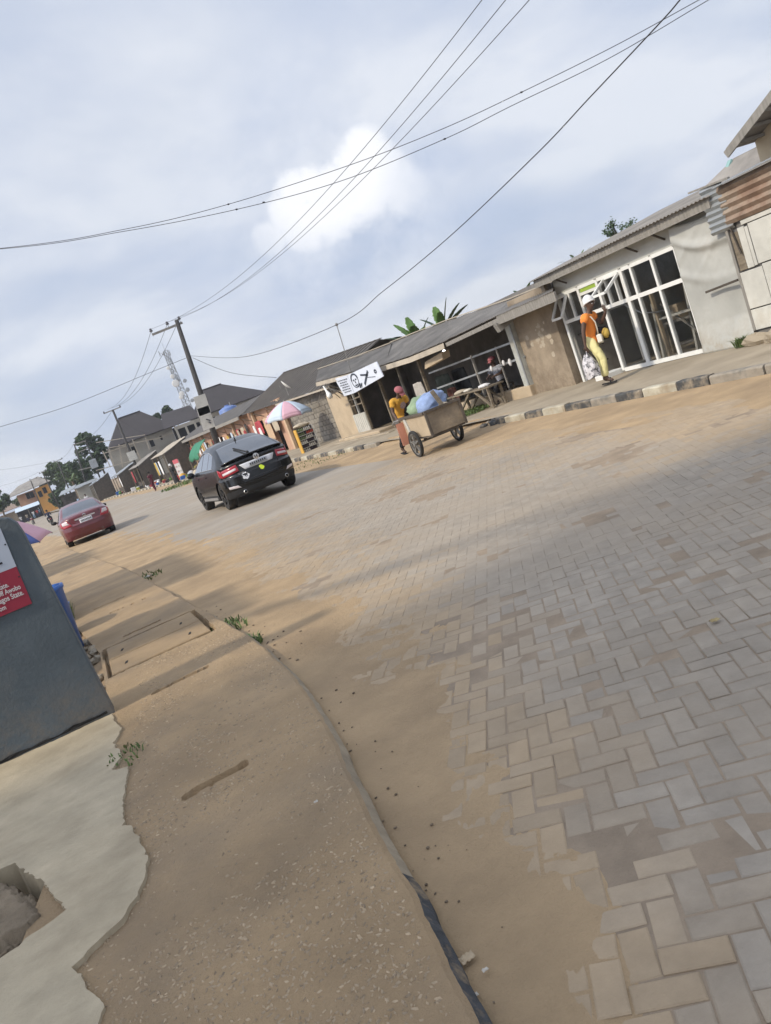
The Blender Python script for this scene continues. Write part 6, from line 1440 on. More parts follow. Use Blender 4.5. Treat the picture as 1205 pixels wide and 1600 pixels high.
def heap_on(label, x, y, z, s, m, cat='produce'):
    q = MB(); 
    for _ in range(26):
        a = random.uniform(0, 6.28); r = s*math.sqrt(random.random()); hh = (s-r)*.5*random.random(); q.ball((x+r*math.cos(a)*.6, y+r*math.sin(a), z+.05+hh), s*.16, 6, 4)
    o = tag(obj('produce_heap', q, m), label, cat, 'heaps of produce'); o['kind'] = 'stuff'
rndm = [mat('tomato', (.42,.06,.03), .5), mat('leafy', (.10,.20,.04), .7), mat('yam', (.30,.22,.14), .9), mat('lime', (.42,.42,.05), .6)]
zt1 = stall_table('produce table under the green canopy', 9.7, gy+1.2, 2.0, .75); zt2 = stall_table('low produce table at the far side of the green canopy', 9.6, gy+3.9, 1.8, .6)
heap_on('red produce heap under the green canopy', 9.6, gy+.7, zt1, .35, rndm[0]); heap_on('green leafy heap under the green canopy', 9.6, gy+1.6, zt1, .3, rndm[1]); heap_on('brown tubers heaped on the low table', 9.5, gy+3.6, zt2, .35, rndm[2]); heap_on('yellow green heap beside the tubers', 9.5, gy+4.3, zt2, .3, rndm[3])
for k, (x, y, s, m) in enumerate(((9.0,57.0,.35,'white_knit'),(9.1,60.6,.32,'cotton_tan'),(9.2,64.3,.3,'white_knit'),(8.8,66.5,.3,'rack_yellow'))):
    q = MB(); q.ball((x, y, terr(y)+.13+s*.75), (s, s*.9, s*.85), 10, 8, .07); tag(obj('filled_sack', q, m, smooth=True), ['white filled sack standing nearest the pole', 'tan filled sack in front of the canopy', 'white sack left of the green canopy', 'yellow sack beside the red-topped board'][k], 'sack', 'sacks before the stalls')
# red-topped advertising board
ab = thing('poster_board', 'white poster board with red top before the far stalls', 'board', (9.0, 68.5, terr(68)))
def bp_(x, z): return V((8.85+.25*x, 69.3-1.5*x, terr(68)+z))
q = MB(); q.slab([bp_(0,.2), bp_(1,.2), bp_(1,1.75), bp_(0,1.75)], (.05,.02,0)); obj('panel', q, mat('poster_white', (.50,.48,.47), .6, .1, 4), ab)
q = MB(); q.slab([bp_(0,1.5), bp_(1,1.5), bp_(1,1.85), bp_(0,1.85)], (-.02,-.02,0)); obj('red_header', q, mat('poster_red', (.45,.09,.11), .6), ab)
for k in range(10):
    u, z_ = .12+.2*(k % 4)+.05*(k//4), 1.25-.42*(k//4); q = MB(); q.slab([bp_(u,z_-.1), bp_(u+.1,z_-.08), bp_(u+.12,z_+.06), bp_(u+.02,z_+.05)], (-.015,-.01,0)); obj('picture_patch', q, bc[k % 4], ab)
for u in (0.03, .97): q = MB(); q.bar(bp_(u,0)+V((.06,0,0)), bp_(u,1.7)+V((.06,0,0)), .05); obj('leg', q, 'old_wood', ab)
# lean-to stalls of old sheets and poles
def leanto(label, x, y0_, y1_, zf, zb_, m, posts=3, depth=2.6):
    z0 = terr((y0_+y1_)/2)+.1; t = thing('stall_shed', label, 'stall', (x, (y0_+y1_)/2, z0), 'lean-to stalls')
    q = MB(); q.corr((x, y0_, z0+zf), (x+.05, y1_, z0+zf+.1), (x+depth, y0_, z0+zb_), .03, .25, .01, 4, .03); obj('roof', q, m, t)
    for k in range(posts):
        y = y0_+.2+(y1_-y0_-.4)*k/(posts-1); q = MB(); q.bar((x+.15, y, z0), (x+.15, y+random.uniform(-.1,.1), z0+zf), .09); obj('post', q, 'old_wood', t)
        q = MB(); q.bar((x+.18, y+.05, z0+zf*.85), (x+1.6, y+.05, z0+zf+.25), .06); obj('strut', q, 'old_wood', t)
    q = MB(); q.box(x+depth-.1, x+depth, y0_, y1_, z0-.1, z0+zb_-.05); obj('back_wall', q, 'dark_stock_shade', t); q = MB(); q.slab([(x+.3, y0_+.05, z0-.1), (x+depth-.11, y0_+.05, z0-.1), (x+depth-.11, y0_+.05, z0+zb_-.1), (x+.3, y0_+.05, z0+zf-.02)], (0,.05,0)); obj('side_wall', q, 'dark_wood', t)  # back wall coloured dark so the stall opening reads as shaded
    q = MB(); q.box(x+.5, x+depth-.4, y0_+.3, y1_-.3, z0-.1, z0+.75); obj('counter', q, 'dark_wood', t)
    return t
leanto('brown sheet lean-to stall beyond the red-topped board', 8.6, 73, 83, 2.5, 3.3, 'roof_sheet_edge')
leanto('second lean-to stall under the unfinished house', 7.0, 84, 94, 2.3, 3.2, 'roof_sheet')
leanto('pale sheet lean-to stall near the second pole', 5.6, 95, 106, 2.2, 3.0, 'galv')
leanto('farthest lean-to stall on the right of the street', 3.0, 107, 118, 2.2, 3.0, 'galv')
q = MB(); q.slab([(8.3, 95.2, terr(95)+.2), (7.6, 97.6, terr(95)+.2), (7.6, 97.6, terr(95)+2.0), (8.3, 95.2, terr(95)+2.0)], (.04,.02,0)); tag(obj('metal_sheet', q, 'board_white'), 'pale sheet standing under the far lean-to stalls', 'metal sheet')
for k, (x, y, m) in enumerate(((8.0,75,'white_knit'),(7.9,77.5,'yellow_cloth'),(7.2,86,'white_knit'),(6.6,90,'red_cloth'),(5.6,97,'white_knit'),(8.2,79.5,'paleblue_cloth'))):
    hanging(['white cloth hung at the brown lean-to', 'yellow cloth hung at the brown lean-to', 'white cloth hung at the second lean-to', 'red cloth hung at the second lean-to', 'white cloth at the pale sheet stall', 'pale blue cloth hung at the brown lean-to'][k], (x+.4, y, terr(y)+2.2), .7, 1.3, m)['group'] = 'cloths at the lean-to stalls'
# kerb stones of the far verge
for k in range(14):
    y = 56+random.random()*9; x = kR(y)+.35+random.random()*.5; s = random.uniform(.10,.2); q = MB(); q.ball((x, y, terr(y)+.14+s*.3), (s, s*1.1, s*.7), 7, 5, .2); tag(obj('loose_stone', q, 'verge'), 'loose pale stone on the verge before the stalls', 'stone', 'stones on the far verge')
# small wares spread before the stalls
wm_ = [rndm[0], rndm[1], rndm[3], MATS['white_knit'], MATS['blue_plastic'], MATS['dark_stock_shade'], MATS['cotton_tan'], MATS['red_cloth']]
for k in range(70):
    y = random.uniform(54, 104); x = kR(y)+random.uniform(.5, 1.7); s = random.uniform(.12, .26); z0_ = terr(y)+.13; q = MB()
    if k % 3 == 0: q.cbox(x-s, x+s, y-s*1.2, y+s*1.2, z0_, z0_+s*1.6, .03); nm_, lb_ = 'crate', 'small crate of wares on the verge before the stalls'
    elif k % 3 == 1: q.lathe([(0,0),(s*.7,0),(s*.9,s*1.3),(s*.8,s*1.3),(s*.62,.05),(0,.05)], (x, y, z0_), 12); nm_, lb_ = 'basin', 'basin of wares standing on the verge before the stalls'
    else: q.ball((x, y, z0_+s*.75), (s*.8, s*.8, s*.85), 9, 7, .08); nm_, lb_ = 'bundle', 'tied bundle of wares on the verge before the stalls'
    cw_ = ['red','green','yellow green','white','blue','dark','tan','crimson'][k % 8]; tag(obj(nm_, q, wm_[k % 8]), cw_+' '+lb_, nm_, cw_+' '+nm_+'s before the far stalls')
for k in range(26):
    y = 41+k*1.35; x = 11.0+random.uniform(-.1,.15); z0_ = terr(y)+random.uniform(1.9, 2.45)
    o = hanging('small goods hung in a row under the terrace eaves', (x, y, z0_), random.uniform(.2,.45), random.uniform(.3,.8), ['cotton_tan','red_cloth','dark_stock_shade','white_knit','yellow_cloth','paleblue_cloth'][(k*5+k//4) % 6]); cw_ = ['tan','red','dark','white','yellow','pale blue'][(k*5+k//4) % 6]; o['label'] = cw_+' '+o['label']; o['group'] = cw_+' goods under the terrace eaves'
# people by the stalls
mat('maroon', (0.11,0.022,0.035), 0.85, 0.2, 5, 0.1); mat('white_shirt', (0.62,0.62,0.62), 0.85, 0.1, 5, 0.1); mat('navy', (0.03,0.035,0.07), 0.85, 0.2, 5, 0.1); mat('red_shirt', (0.38,0.05,0.05), 0.85, 0.1, 5, 0.1); mat('blue_shirt', (0.22,0.32,0.45), 0.85, 0.1, 5, 0.1)
def far_person(label, px, py, Yd, rotz, top, bottom, head=('hair','hair_dark'), gown=False, scale=1.0):
    p = onY(px, py, Yd); J_ = stand(1.68); J_['kneR'] = (.09,.12,.5); J_['ankR'] = (.09,.08,.12); J_['toeR'] = (.09,.2,.05); J_['ankL'] = (-.09,-.16,.10); J_['toeL'] = (-.09,-.03,.045)
    cl = [('shirt', top, .05, 1.3 if gown else .6)] + ([('gown', bottom, .12)] if gown else [('trousers', bottom, .93)]) + [head]
    x = p.x; return person(label, (x, Yd, terr(Yd)+(.13 if x > kR(Yd)+.1 else 0)), rotz, J_, cl, detail=False, fingers=False, scale=scale)
far_person('person in dark gown and pale headscarf by the red-topped board', 276, 752, 64, 2.2, 'black_cloth', 'black_cloth', ('scarf','white_knit'), True)
far_person('person in maroon clothes walking on the verge by the lean-to', 243, 765, 66, .4, 'maroon', 'maroon')
far_person('person in white shirt standing behind the red car', 132, 771, 95, 3.0, 'white_shirt', 'navy')
far_person('person in white shirt and dark trousers on the far left verge', 36, 818, 150, 3.3, 'white_shirt', 'navy')
far_person('person in tan clothes beside the white-shirted one, far left', 45, 814, 152, .3, 'cotton_tan', 'navy')
far_person('person in white top under the far blue awning', 52, 802, 163, 3.0, 'white_shirt', 'blue_shirt')
far_person('person in red top under the far blue awning', 58, 800, 163, 3.0, 'red_shirt', 'navy')
far_person('person in white cap beside the far blue awning', 62, 799, 164, 2.5, 'blue_shirt', 'navy', ('beanie','white_knit'))
far_person('person in blue shirt at the dark stall behind the red car', 118, 772, 100, 2.0, 'blue_shirt', 'navy')
# motorcycle taxis waiting beyond the red car
def motorbike(label, x, y, rz, rider):
    z0 = terr(y); t = thing('motorcycle', label, 'motorcycle', (x, y, z0), 'motorcycles beyond the red car', rz)
    for yy_ in (-.62, .62):
        q = MB(); q.lathe([(.22,-.04),(.29,-.045),(.31,0),(.29,.045),(.22,.04),(.22,-.04)], (0, yy_, .31), 18, 'x'); wv = obj('wheel', q, 'tyre', t, local=True); q = MB()
        for k in range(6): a = 6.283*k/6; q.bar((0, yy_, .31), (0, yy_+.24*math.cos(a), .31+.24*math.sin(a)), .01)
        obj('spokes', q, 'steel', wv, local=True)
    q = MB(); q.ball((0,.12,.80), (.13,.26,.12), 12, 8); obj('tank', q, 'red_cloth', t, local=True, smooth=True)
    q = MB(); q.cbox(-.12,.12,-.75,-.08,.74,.84,.03); obj('seat', q, 'black_rubber', t, local=True, bevel=.02)
    q = MB(); q.cbox(-.12,.12,-.15,.25,.28,.60,.04); obj('engine', q, 'steel', t, local=True)
    q = MB(); q.tube([(0,.62,.31),(0,.46,.95),(0,.42,1.02)], .03, 6); q.tube([(-.34,.30,1.04),(0,.42,1.02),(.34,.30,1.04)], .016, 6); obj('fork', q, 'steel', t, local=True)
    q = MB(); q.ball((0,.54,.92), (.09,.07,.09), 10, 6); obj('headlight', q, 'chrome', t, local=True); q = MB(); q.box(-.07,.07,-.86,-.8,.62,.72); obj('tail_light', q, 'lens_red', t, local=True)
    q = MB(); q.box(-.06,.06,-.72,-.4,.55,.72); q.box(-.10,.10,-.95,-.6,.64,.66); obj('mudguard', q, 'black_rubber', t, local=True)
    if rider:
        J_ = stand(1.65)
        for k in list(J_):
            a, b, c_ = J_[k]
            if k[:3] in ('pel','spi','che','nek','hed','sho'): J_[k] = (a, b-.25, c_-.05)
        for s, g in (('L',-1),('R',1)):
            J_['elb'+s] = (g*.26,.0,1.12); J_['wri'+s] = (g*.30,.22,1.04); J_['han'+s] = (g*.30,.30,1.03); J_['hip'+s] = (g*.09,-.25,.88); J_['kne'+s] = (g*.20,.16,.78); J_['ank'+s] = (g*.17,.02,.36); J_['toe'+s] = (g*.17,.16,.31)
        person(rider, (x, y, z0), rz, J_, [('shirt','navy',.02,1.2), ('trousers','black_cloth',.93), ('hair','hair_dark')], detail=False, fingers=False)
motorbike('motorcycle with a rider in dark clothes just past the red car', -2.3, 82, .1, 'rider in dark clothes on the motorcycle nearest the red car')
motorbike('motorcycle without rider farther up the street', -5.6, 122, .2, None)
# ================================================================ UNFINISHED HOUSES, TOWER, FAR HOUSES
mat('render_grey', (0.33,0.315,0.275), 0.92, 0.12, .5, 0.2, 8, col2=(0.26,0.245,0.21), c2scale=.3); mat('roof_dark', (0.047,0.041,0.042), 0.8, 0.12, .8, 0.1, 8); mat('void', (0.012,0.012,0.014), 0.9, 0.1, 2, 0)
def hip_house(label, Yf, x0, x1, ze, zr, rx0, rx1, depth, wins, z0):
    t = thing('unfinished_house', label, 'house', ((x0+x1)/2, Yf, z0-.3), 'unfinished houses')
    o_ = .6; q = MB(); A, B_, C, D = V((x0-o_,Yf-o_,ze)), V((x1+o_,Yf-o_,ze)), V((x1+o_,Yf+depth+o_,ze)), V((x0-o_,Yf+depth+o_,ze)); R0, R1 = V((rx0,Yf+depth*.45,zr)), V((rx1,Yf+depth*.45,zr))
    q.add([A,B_,C,D,R0,R1, A-V((0,0,.12)),B_-V((0,0,.12)),C-V((0,0,.12)),D-V((0,0,.12))], [(0,1,5,4),(1,2,5),(2,3,4,5),(3,0,4),(0,6,7,1),(1,7,8,2),(2,8,9,3),(3,9,6,0),(6,9,8,7)]); obj('roof', q, 'roof_dark', t)
    q = MB(); q.bar(R0+V((0,0,.05)), R1+V((0,0,.05)), .3, .12); obj('ridge_cap', q, 'roof_dark', t)
    # walls with real openings: front wall cut in strips round the windows
    xs_ = sorted(set([x0, x1] + [w_[0] for w_ in wins] + [w_[1] for w_ in wins])); q = MB()
    for a, b in zip(xs_, xs_[1:]):
        hit = [w_ for w_ in wins if w_[0] <= a and w_[1] >= b]
        zs = [z0-.5]
        for w_ in sorted(hit, key=lambda w_: w_[2]): q.box(a, b, Yf, Yf+.25, zs[-1], w_[2]); zs.append(w_[3])
        q.box(a, b, Yf, Yf+.25, zs[-1], ze-.13)
    bm_q = q; obj('front_wall', q, 'render_grey', t)
    q = MB(); q.box(x0, x0+.25, Yf+.255, Yf+depth, z0-.5, ze-.13); q.box(x1-.25, x1, Yf+.255, Yf+depth, z0-.5, ze-.13); q.box(x0+.26, x1-.26, Yf+depth-.25, Yf+depth, z0-.5, ze-.13); obj('wall', q, 'render_grey', t)
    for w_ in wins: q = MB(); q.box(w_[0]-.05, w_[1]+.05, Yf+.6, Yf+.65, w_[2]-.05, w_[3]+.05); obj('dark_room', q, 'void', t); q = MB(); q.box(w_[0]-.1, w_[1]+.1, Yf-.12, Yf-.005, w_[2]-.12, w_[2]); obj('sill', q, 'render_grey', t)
    q = MB(); q.box(x0-.05, x1+.05, Yf-.15, Yf-.004, ze-.55, ze-.2); obj('ring_beam', q, 'render_grey', t)
    return t
Y1 = 125.0; s_ = Y1/92
def hx(px, py, Y=Y1): return onY(px, py, Y)
zz2 = lambda a, b: (150+a/5.738, 580+b/5.738)
def win(a0, b0, a1, b1, Y):
    p, r = onY(*zz2(a0, b0), Y), onY(*zz2(a1, b1), Y); return (min(p.x, r.x), max(p.x, r.x), min(p.z, r.z), max(p.z, r.z))
p = [hx(170,700), hx(272,665), hx(187,650), hx(222,638)]
hh1 = hip_house('unfinished grey two storey house with dark hipped roof, left of the pair', Y1, p[0].x+.6, p[1].x-.5, p[1].z+.05, p[2].z, p[2].x, p[3].x, 9, [win(472,618,535,668,Y1), win(312,682,368,728,Y1), win(568,582,604,612,Y1), win(90,700,120,745,Y1)], terr(Y1))
Y2 = 116.0
p2 = [onY(*q_, Y2) for q_ in ((318,648),(398,620),(322,604),(354,594))]
hh2 = hip_house('unfinished grey house with taller dark hipped roof behind the pole', Y2, p2[0].x, p2[1].x+1.5, p2[0].z, p2[2].z, p2[2].x, p2[3].x, 10, [win(1050,410,1085,445,Y2), win(1130,380,1160,410,Y2)], terr(Y2))
wa, wb_, wc, wd = onY(*zz2(700,500),Y2+2), onY(*zz2(920,420),Y2+2), onY(*zz2(915,285),Y2+7), onY(*zz2(555,400),Y2+7)
wg = thing('house_wing', 'lower wing with dark roof and open balcony between the two houses', 'house', ((wa.x+wb_.x)/2, Y2+5, terr(Y2)))
q = MB(); q.slab([V((wa.x-1.5, Y2+2, wa.z+.1)), V((p2[0].x-.1, Y2+2, wa.z+.1)), V((p2[0].x-.1, Y2+7, wc.z)), V((wd.x+.5, Y2+7, wd.z))], (0,0,.1)); obj('roof', q, 'roof_dark', wg)
q = MB(); q.box(wa.x, p2[0].x-.1, Y2+4.5, Y2+4.7, 0, wa.z); obj('back_wall', q, 'void', wg)
q = MB(); q.box(wa.x, p2[0].x-.1, Y2+2.0, Y2+2.3, 0, wa.z-2.2); obj('parapet', q, 'render_grey', wg)
q = MB(); q.box(wa.x, p2[0].x-.1, Y2+2.0, Y2+2.3, wa.z-.5, wa.z); obj('beam', q, 'render_grey', wg)
for f in (.0, .38, .75, .98):
    x = wa.x+(p2[0].x-.5-wa.x)*f; q = MB(); q.box(x, x+.3, Y2+1.9, Y2+1.99, 0, wa.z); obj('column', q, 'render_grey', wg)
# timber scaffold poles against the houses
sf = thing('scaffold', 'thin timber scaffold in front of the unfinished houses', 'scaffold', (hx(200,720).x, Y1-1.5, terr(Y1)))
for a, b in (((325,610),(400,790)), ((205,655),(240,860)), ((60,715),(130,860)), ((735,475),(775,590)), ((840,450),(880,560)), ((440,585),(480,700)), ((120,700),(160,850))):
    q = MB(); A, B_ = onY(*zz2(*a), Y1-1.5), onY(*zz2(*b), Y1-1.5); q.bar(A, B_, .13); obj('pole', q, 'roof_sheet_edge', sf)
for a, b in (((0,640),(440,570)), ((110,690),(560,600)), ((690,560),(920,490)), ((0,890),(330,800)), ((60,740),(330,650)), ((540,610),(700,545))):
    q = MB(); A, B_ = onY(*zz2(*a), Y1-1.6), onY(*zz2(*b), Y1-1.6); q.bar(A, B_, .11); obj('ledger', q, 'roof_sheet_edge', sf)
# lattice mast with antennas
TY = 190.0
tb, tt_ = onY(296, 640, TY), onY(258, 548, TY); tb = V((tt_.x, TY, terr(TY)))
tw = thing('telecom_mast', 'slim grey lattice mast with round white antennas behind the houses', 'mast', tb)
Ht = tt_.z
def leg(i, z): wd_ = 1.3-.7*z/Ht; return V((tb.x+wd_*math.cos(2.094*i+.3), TY+wd_*math.sin(2.094*i+.3), z))
for i in range(3): q = MB(); q.bar(leg(i, 0), leg(i, Ht), .16); obj('leg', q, 'galv', tw)
nseg = 26
for i in range(3):
    q = MB()
    for k in range(nseg):
        z0_, z1_ = Ht*k/nseg, Ht*(k+1)/nseg; q.bar(leg(i, z0_), leg((i+1) % 3, z1_), .09); q.bar(leg(i, z1_), leg((i+1) % 3, z1_), .07)
    obj('lattice', q, 'galv', tw)
zz8 = lambda a, b: (220+a/6.02, 480+b/6.02)
for k, (a, b, r_) in enumerate(((328,715,.85),(298,650,.5),(385,812,.55),(380,845,.5),(258,570,.4),(415,690,.45),(215,440,.3),(440,775,.5),(485,875,.45))):
    c = onY(*zz8(a, b), TY-1.2); q = MB(); q.lathe([(0,-.1),(r_*.9,-.12),(r_,-.1),(r_,.25),(r_*.6,.45),(0,.5)], c, 14, 'y'); obj('antenna', q, 'white_frame' if k < 5 else 'galv', tw, smooth=True)
for k in range(16):
    z_ = Ht*(.45+.54*random.random()); i = random.randrange(3); a = leg(i, z_); d = V((random.uniform(-1,1), random.uniform(-1,-.2), 0))*1.1; q = MB(); q.bar(a+d+V((0,0,-.6)), a+d+V((0,0,.6)), .22, .16); q.bar(a, a+d, .07); obj('panel_antenna', q, 'galv', tw)
q = MB(); q.tube([V((tb.x, TY, Ht)), V((tb.x, TY, Ht+2))], .04, 5); obj('lightning_rod', q, 'galv', tw)
# orange house and brown roofs at the end of the street
oh = thing('orange_house', 'small orange house with brown roof at the far end of the street', 'house', (-5, 172, terr(172)))
a_, b_ = onY(37,783,172), onY(84,783,172); z1_ = onY(58,762,172).z; z0_ = terr(172)
q = MB(); q.box(onY(58,775,172).x, onY(83,775,172).x, 172, 180, z0_-.3, z1_); obj('wall', q, mat('bright_orange', (.55,.28,.07), .8, .1, .5, .1), oh)
q = MB(); q.box(onY(30,785,173).x, onY(58,775,172).x-.01, 173, 180, z0_-.3, z1_-.1); obj('wall', q, 'orange_wall', oh)
xm = (a_.x+b_.x)/2; q = MB(); q.slab([(a_.x-3, 171.3, z1_-.1), (b_.x+1, 171.3, z1_+.3), (b_.x-1, 176, z1_+2.1), (a_.x, 176, z1_+1.6)], (0,0,.12)); obj('roof', q, 'roof_sheet', oh)
for (px, py) in ((70,766),(63,772),(44,775),(50,773)):
    c = onY(px, py, 171.9); q = MB(); q.box(c.x-.35, c.x+.35, 171.85, 171.99, c.z-.6, c.z+.6); obj('window', q, 'void', oh)
bl = thing('long_brown_roof', 'long low house with rust brown roof at the far left', 'house', (-16, 210, terr(210)))
q = MB(); q.slab([(-24, 196, terr(205)+2.6), (-10, 205, terr(205)+3.2), (-8, 214, terr(205)+5.0), (-22, 210, terr(205)+3.8)], (0,0,.1)); obj('roof', q, 'rust_sheet', bl)
q = MB(); q.box(-23, -10, 206, 212, terr(205)-.5, terr(205)+2.6); obj('wall', q, 'plaster_tan', bl)
# blue awning stall on the left verge, dark stall on the right
aw = thing('awning_stall', 'far stall under a pale blue awning on the left verge', 'stall', (-7.5, 165, terr(165)))
A, B_ = onY(24,802,163), onY(62,788,163); q = MB(); q.slab([A, B_, B_+V((0,3,.7)), A+V((0,3,.7))], (0,0,.05)); obj('awning', q, 'paleblue_cloth', aw)
q = MB(); q.box(A.x, B_.x, 166.2, 166.4, terr(165)-.3, A.z+.5); obj('back_wall', q, 'void', aw)
for f in (.02, .5, .98): c = A.lerp(B_, f); q = MB(); q.bar((c.x, 163.05, terr(163)-.2), (c.x, 163.05, c.z), .1); obj('post', q, 'old_wood', aw)
dk = thing('shack', 'dark timber shack with pale roof sheet beyond the red car', 'shack', (1.2, 112, terr(112)))
A, B_ = onY(92,776,110), onY(116,764,110); q = MB(); q.slab([A, B_, B_+V((.5,3,.5)), A+V((.5,3,.5))], (0,0,.06)); obj('roof', q, 'galv', dk); q = MB(); q.box(A.x+.1, B_.x, 110.4, 113, terr(111)-.2, min(A.z, B_.z)-.05); obj('wall', q, 'dark_stock_shade', dk)
gl = thing('grey_outhouse', 'small grey rendered outhouse among the far trees', 'house', (3, 122, terr(122)))
q = MB(); q.box(1.4, 4.4, 120.5, 124, terr(121)-.3, terr(121)+2.6); obj('wall', q, 'render_grey', gl); q = MB(); q.slab([(1.1,120.1,terr(121)+2.6),(4.7,120.1,terr(121)+2.7),(4.7,124.2,terr(121)+3.1),(1.1,124.2,terr(121)+3.0)], (0,0,.08)); obj('roof', q, 'galv', gl)
# ================================================================ POLES AND WIRES
mat('pole_wood', (0.055,0.052,0.05), 0.85, 0.2, 3, 0.2, 20); mat('wire', (0.035,0.035,0.038), 0.7, 0, 3, 0); mat('insul', (0.10,0.10,0.11), 0.3, 0, 3, 0)
PY = 47.0
pt_, pb_ = onY(277,503,PY), onY(340,695,PY); dpl = (pb_-pt_)/(pt_.z-pb_.z); pb0 = pb_+dpl*pb_.z
mp = thing('utility_pole', 'tall dark utility pole with white boards leaning beside the black car', 'pole', pb0)
q = MB(); q.tube([pb0-V((0,0,.2)), pb0.lerp(pt_,.5), pt_+V((0,0,.12))], [.20,.165,.12], 12); obj('shaft', q, 'pole_wood', mp, smooth=True)
ca0, ca1 = onY(238,523,PY), onY(285,504,PY); q = MB(); q.bar(ca0, ca1, .10, .12); obj('crossarm', q, 'grey_board', mp)
INS = [onY(236,517,PY), onY(261.5,506,PY), onY(280,498,PY)]
for c in INS: q = MB(); q.lathe([(.015,-.32),(.015,-.05),(.09,-.05),(.10,.02),(.06,.06),(.08,.10),(.04,.14),(0,.15)], c, 10); obj('insulator', q, 'insul', mp)
for (a, b) in (((309,624),(323,641)), ((313,643),(331,663))):
    A, B_ = onY(*a, PY-.22), onY(*b, PY-.22); q = MB(); cxx = (A+B_)/2; d = (pt_-pb0).normalized(); sd = V((1,0,0)); hl = .36; hz = abs(A.z-B_.z)*.5+.19
    q.slab([cxx-sd*hl-d*hz, cxx+sd*hl-d*hz, cxx+sd*hl+d*hz, cxx-sd*hl+d*hz], (0,.03,0)); obj('sign_plate', q, 'board_white', mp)
q = MB(); a_, b_ = onY(317,668,PY-.2), onY(326,658,PY-.2); q.bar(onY(322,655,PY-.26), onY(329,657,PY-.26), .05, .05); q.bar(onY(326,659,PY-.26), onY(330,661,PY-.26), .06, .06); obj('plate_mark', q, 'ink', mp)
def pole_at(label, top, bot_px, Yd, r=.13, arms=(), plate=None, zbase=None):
    a = onY(*top, Yd); zb2 = terr(Yd); b = onY(*bot_px, Yd); d = (b-a)/(a.z-b.z); base = b + d*(b.z-zb2)
    t = thing('utility_pole', label, 'pole', base, 'street poles'); q = MB(); q.tube([base-V((0,0,.2)), a], [r, r*.7], 8); obj('shaft', q, 'pole_wood', t, smooth=True)
    for (p, r2) in arms:
        q = MB(); q.bar(onY(*p, Yd), onY(*r2, Yd), .10); obj('crossarm', q, 'grey_board', t)
        for e_ in (p, r2): q = MB(); c = onY(*e_, Yd); q.lathe([(.05,-.05),(.09,.0),(.07,.2),(0,.25)], c, 8); obj('insulator', q, 'insul', t)
    if plate: c = onY(*plate, Yd-.25); q = MB(); q.box(c.x-.5, c.x+.4, Yd-.28, Yd-.25, c.z-.5, c.z+.5); obj('sign_plate', q, 'board_white', t)
    return a
P2 = pole_at('second utility pole with white plate before the unfinished house', (176,640), (206,712), 90, .16, [((163,646),(188,636))], (207,712))
P3 = pole_at('left upright of the far transformer frame', (116,694), (133,751), 125, .13); pole_at('right upright of the far transformer frame', (134,689), (139,702), 125, .13)
tf = thing('transformer', 'grey transformer with crossarms on the far double pole', 'transformer', onY(146,724,124.5)); 
for a, b in (((114,695),(134,689)), ((122,707),(138,700)), ((122,735),(150,728))): q = MB(); q.bar(onY(*a,124.8), onY(*b,124.8), .14); obj('crossarm', q, 'grey_board', tf)
c = onY(146,724,124.5); q = MB(); q.cbox(c.x-.5, c.x+.5, 124, 125, c.z-.7, c.z+.6, .06); obj('tank', q, 'galv', tf)
P4 = pole_at('utility pole in front of the dark trees, far left', (90,721), (108,765), 138, .13, [((85,722),(97,717))])
P5 = pole_at('thin utility pole crossing the orange house', (67,739), (83,772), 150, .13, [((62,740),(71,736))])
P6 = pole_at('farthest utility pole left of the orange house', (48,751), (62,786), 165, .13, [((47,750),(57,747))])
def wire(label, pts, r, sag=0.0, n=24):
    q = MB(); P_ = []
    for (a, b) in zip(pts, pts[1:]):
        a, b = V(a), V(b)
        for k in range(n+1):
            t = k/n; P_.append(a.lerp(b, t)-V((0,0,4*sag*t*(1-t))))
    q.tube(P_, r, 5); return tag(obj('power_line', q, 'wire', smooth=True), label, 'wire', 'overhead wires')
def wire3(label, A, m_px, Xm, B_px, Xb, r):    # through pole A, a mid pixel on plane Xm and a pixel on plane Xb, carried on beyond
    A = V(A); Mm = onX(*m_px, Xm); Bb = onX(*B_px, Xb); q = MB(); P_ = []
    ys = [A.y, Mm.y, Bb.y]
    for k in range(61):
        y = A.y + (-12-A.y)*k/60
        l0 = (y-ys[1])*(y-ys[2])/((ys[0]-ys[1])*(ys[0]-ys[2])); l1 = (y-ys[0])*(y-ys[2])/((ys[1]-ys[0])*(ys[1]-ys[2])); l2 = (y-ys[0])*(y-ys[1])/((ys[2]-ys[0])*(ys[2]-ys[1]))
        P_.append(V((A.x*l0+Mm.x*l1+Bb.x*l2, y, A.z*l0+Mm.z*l1+Bb.z*l2)))
    q.tube(P_, r, 5); return tag(obj('power_line', q, 'wire', smooth=True), label, 'wire', 'overhead wires')
for k, (m_, t_) in enumerate((((546,258),(753,0)), ((586,243),(790,0)), ((614.6,231.6),(827,0)))):
    wire3(['leftmost of the three bare wires running up from the tall pole', 'middle one of the three bare wires from the tall pole', 'rightmost of the three bare wires from the tall pole'][k], INS[k]+V((0,0,.1)), m_, 9.0+.35*k, t_, 9.0+.35*k, .007)
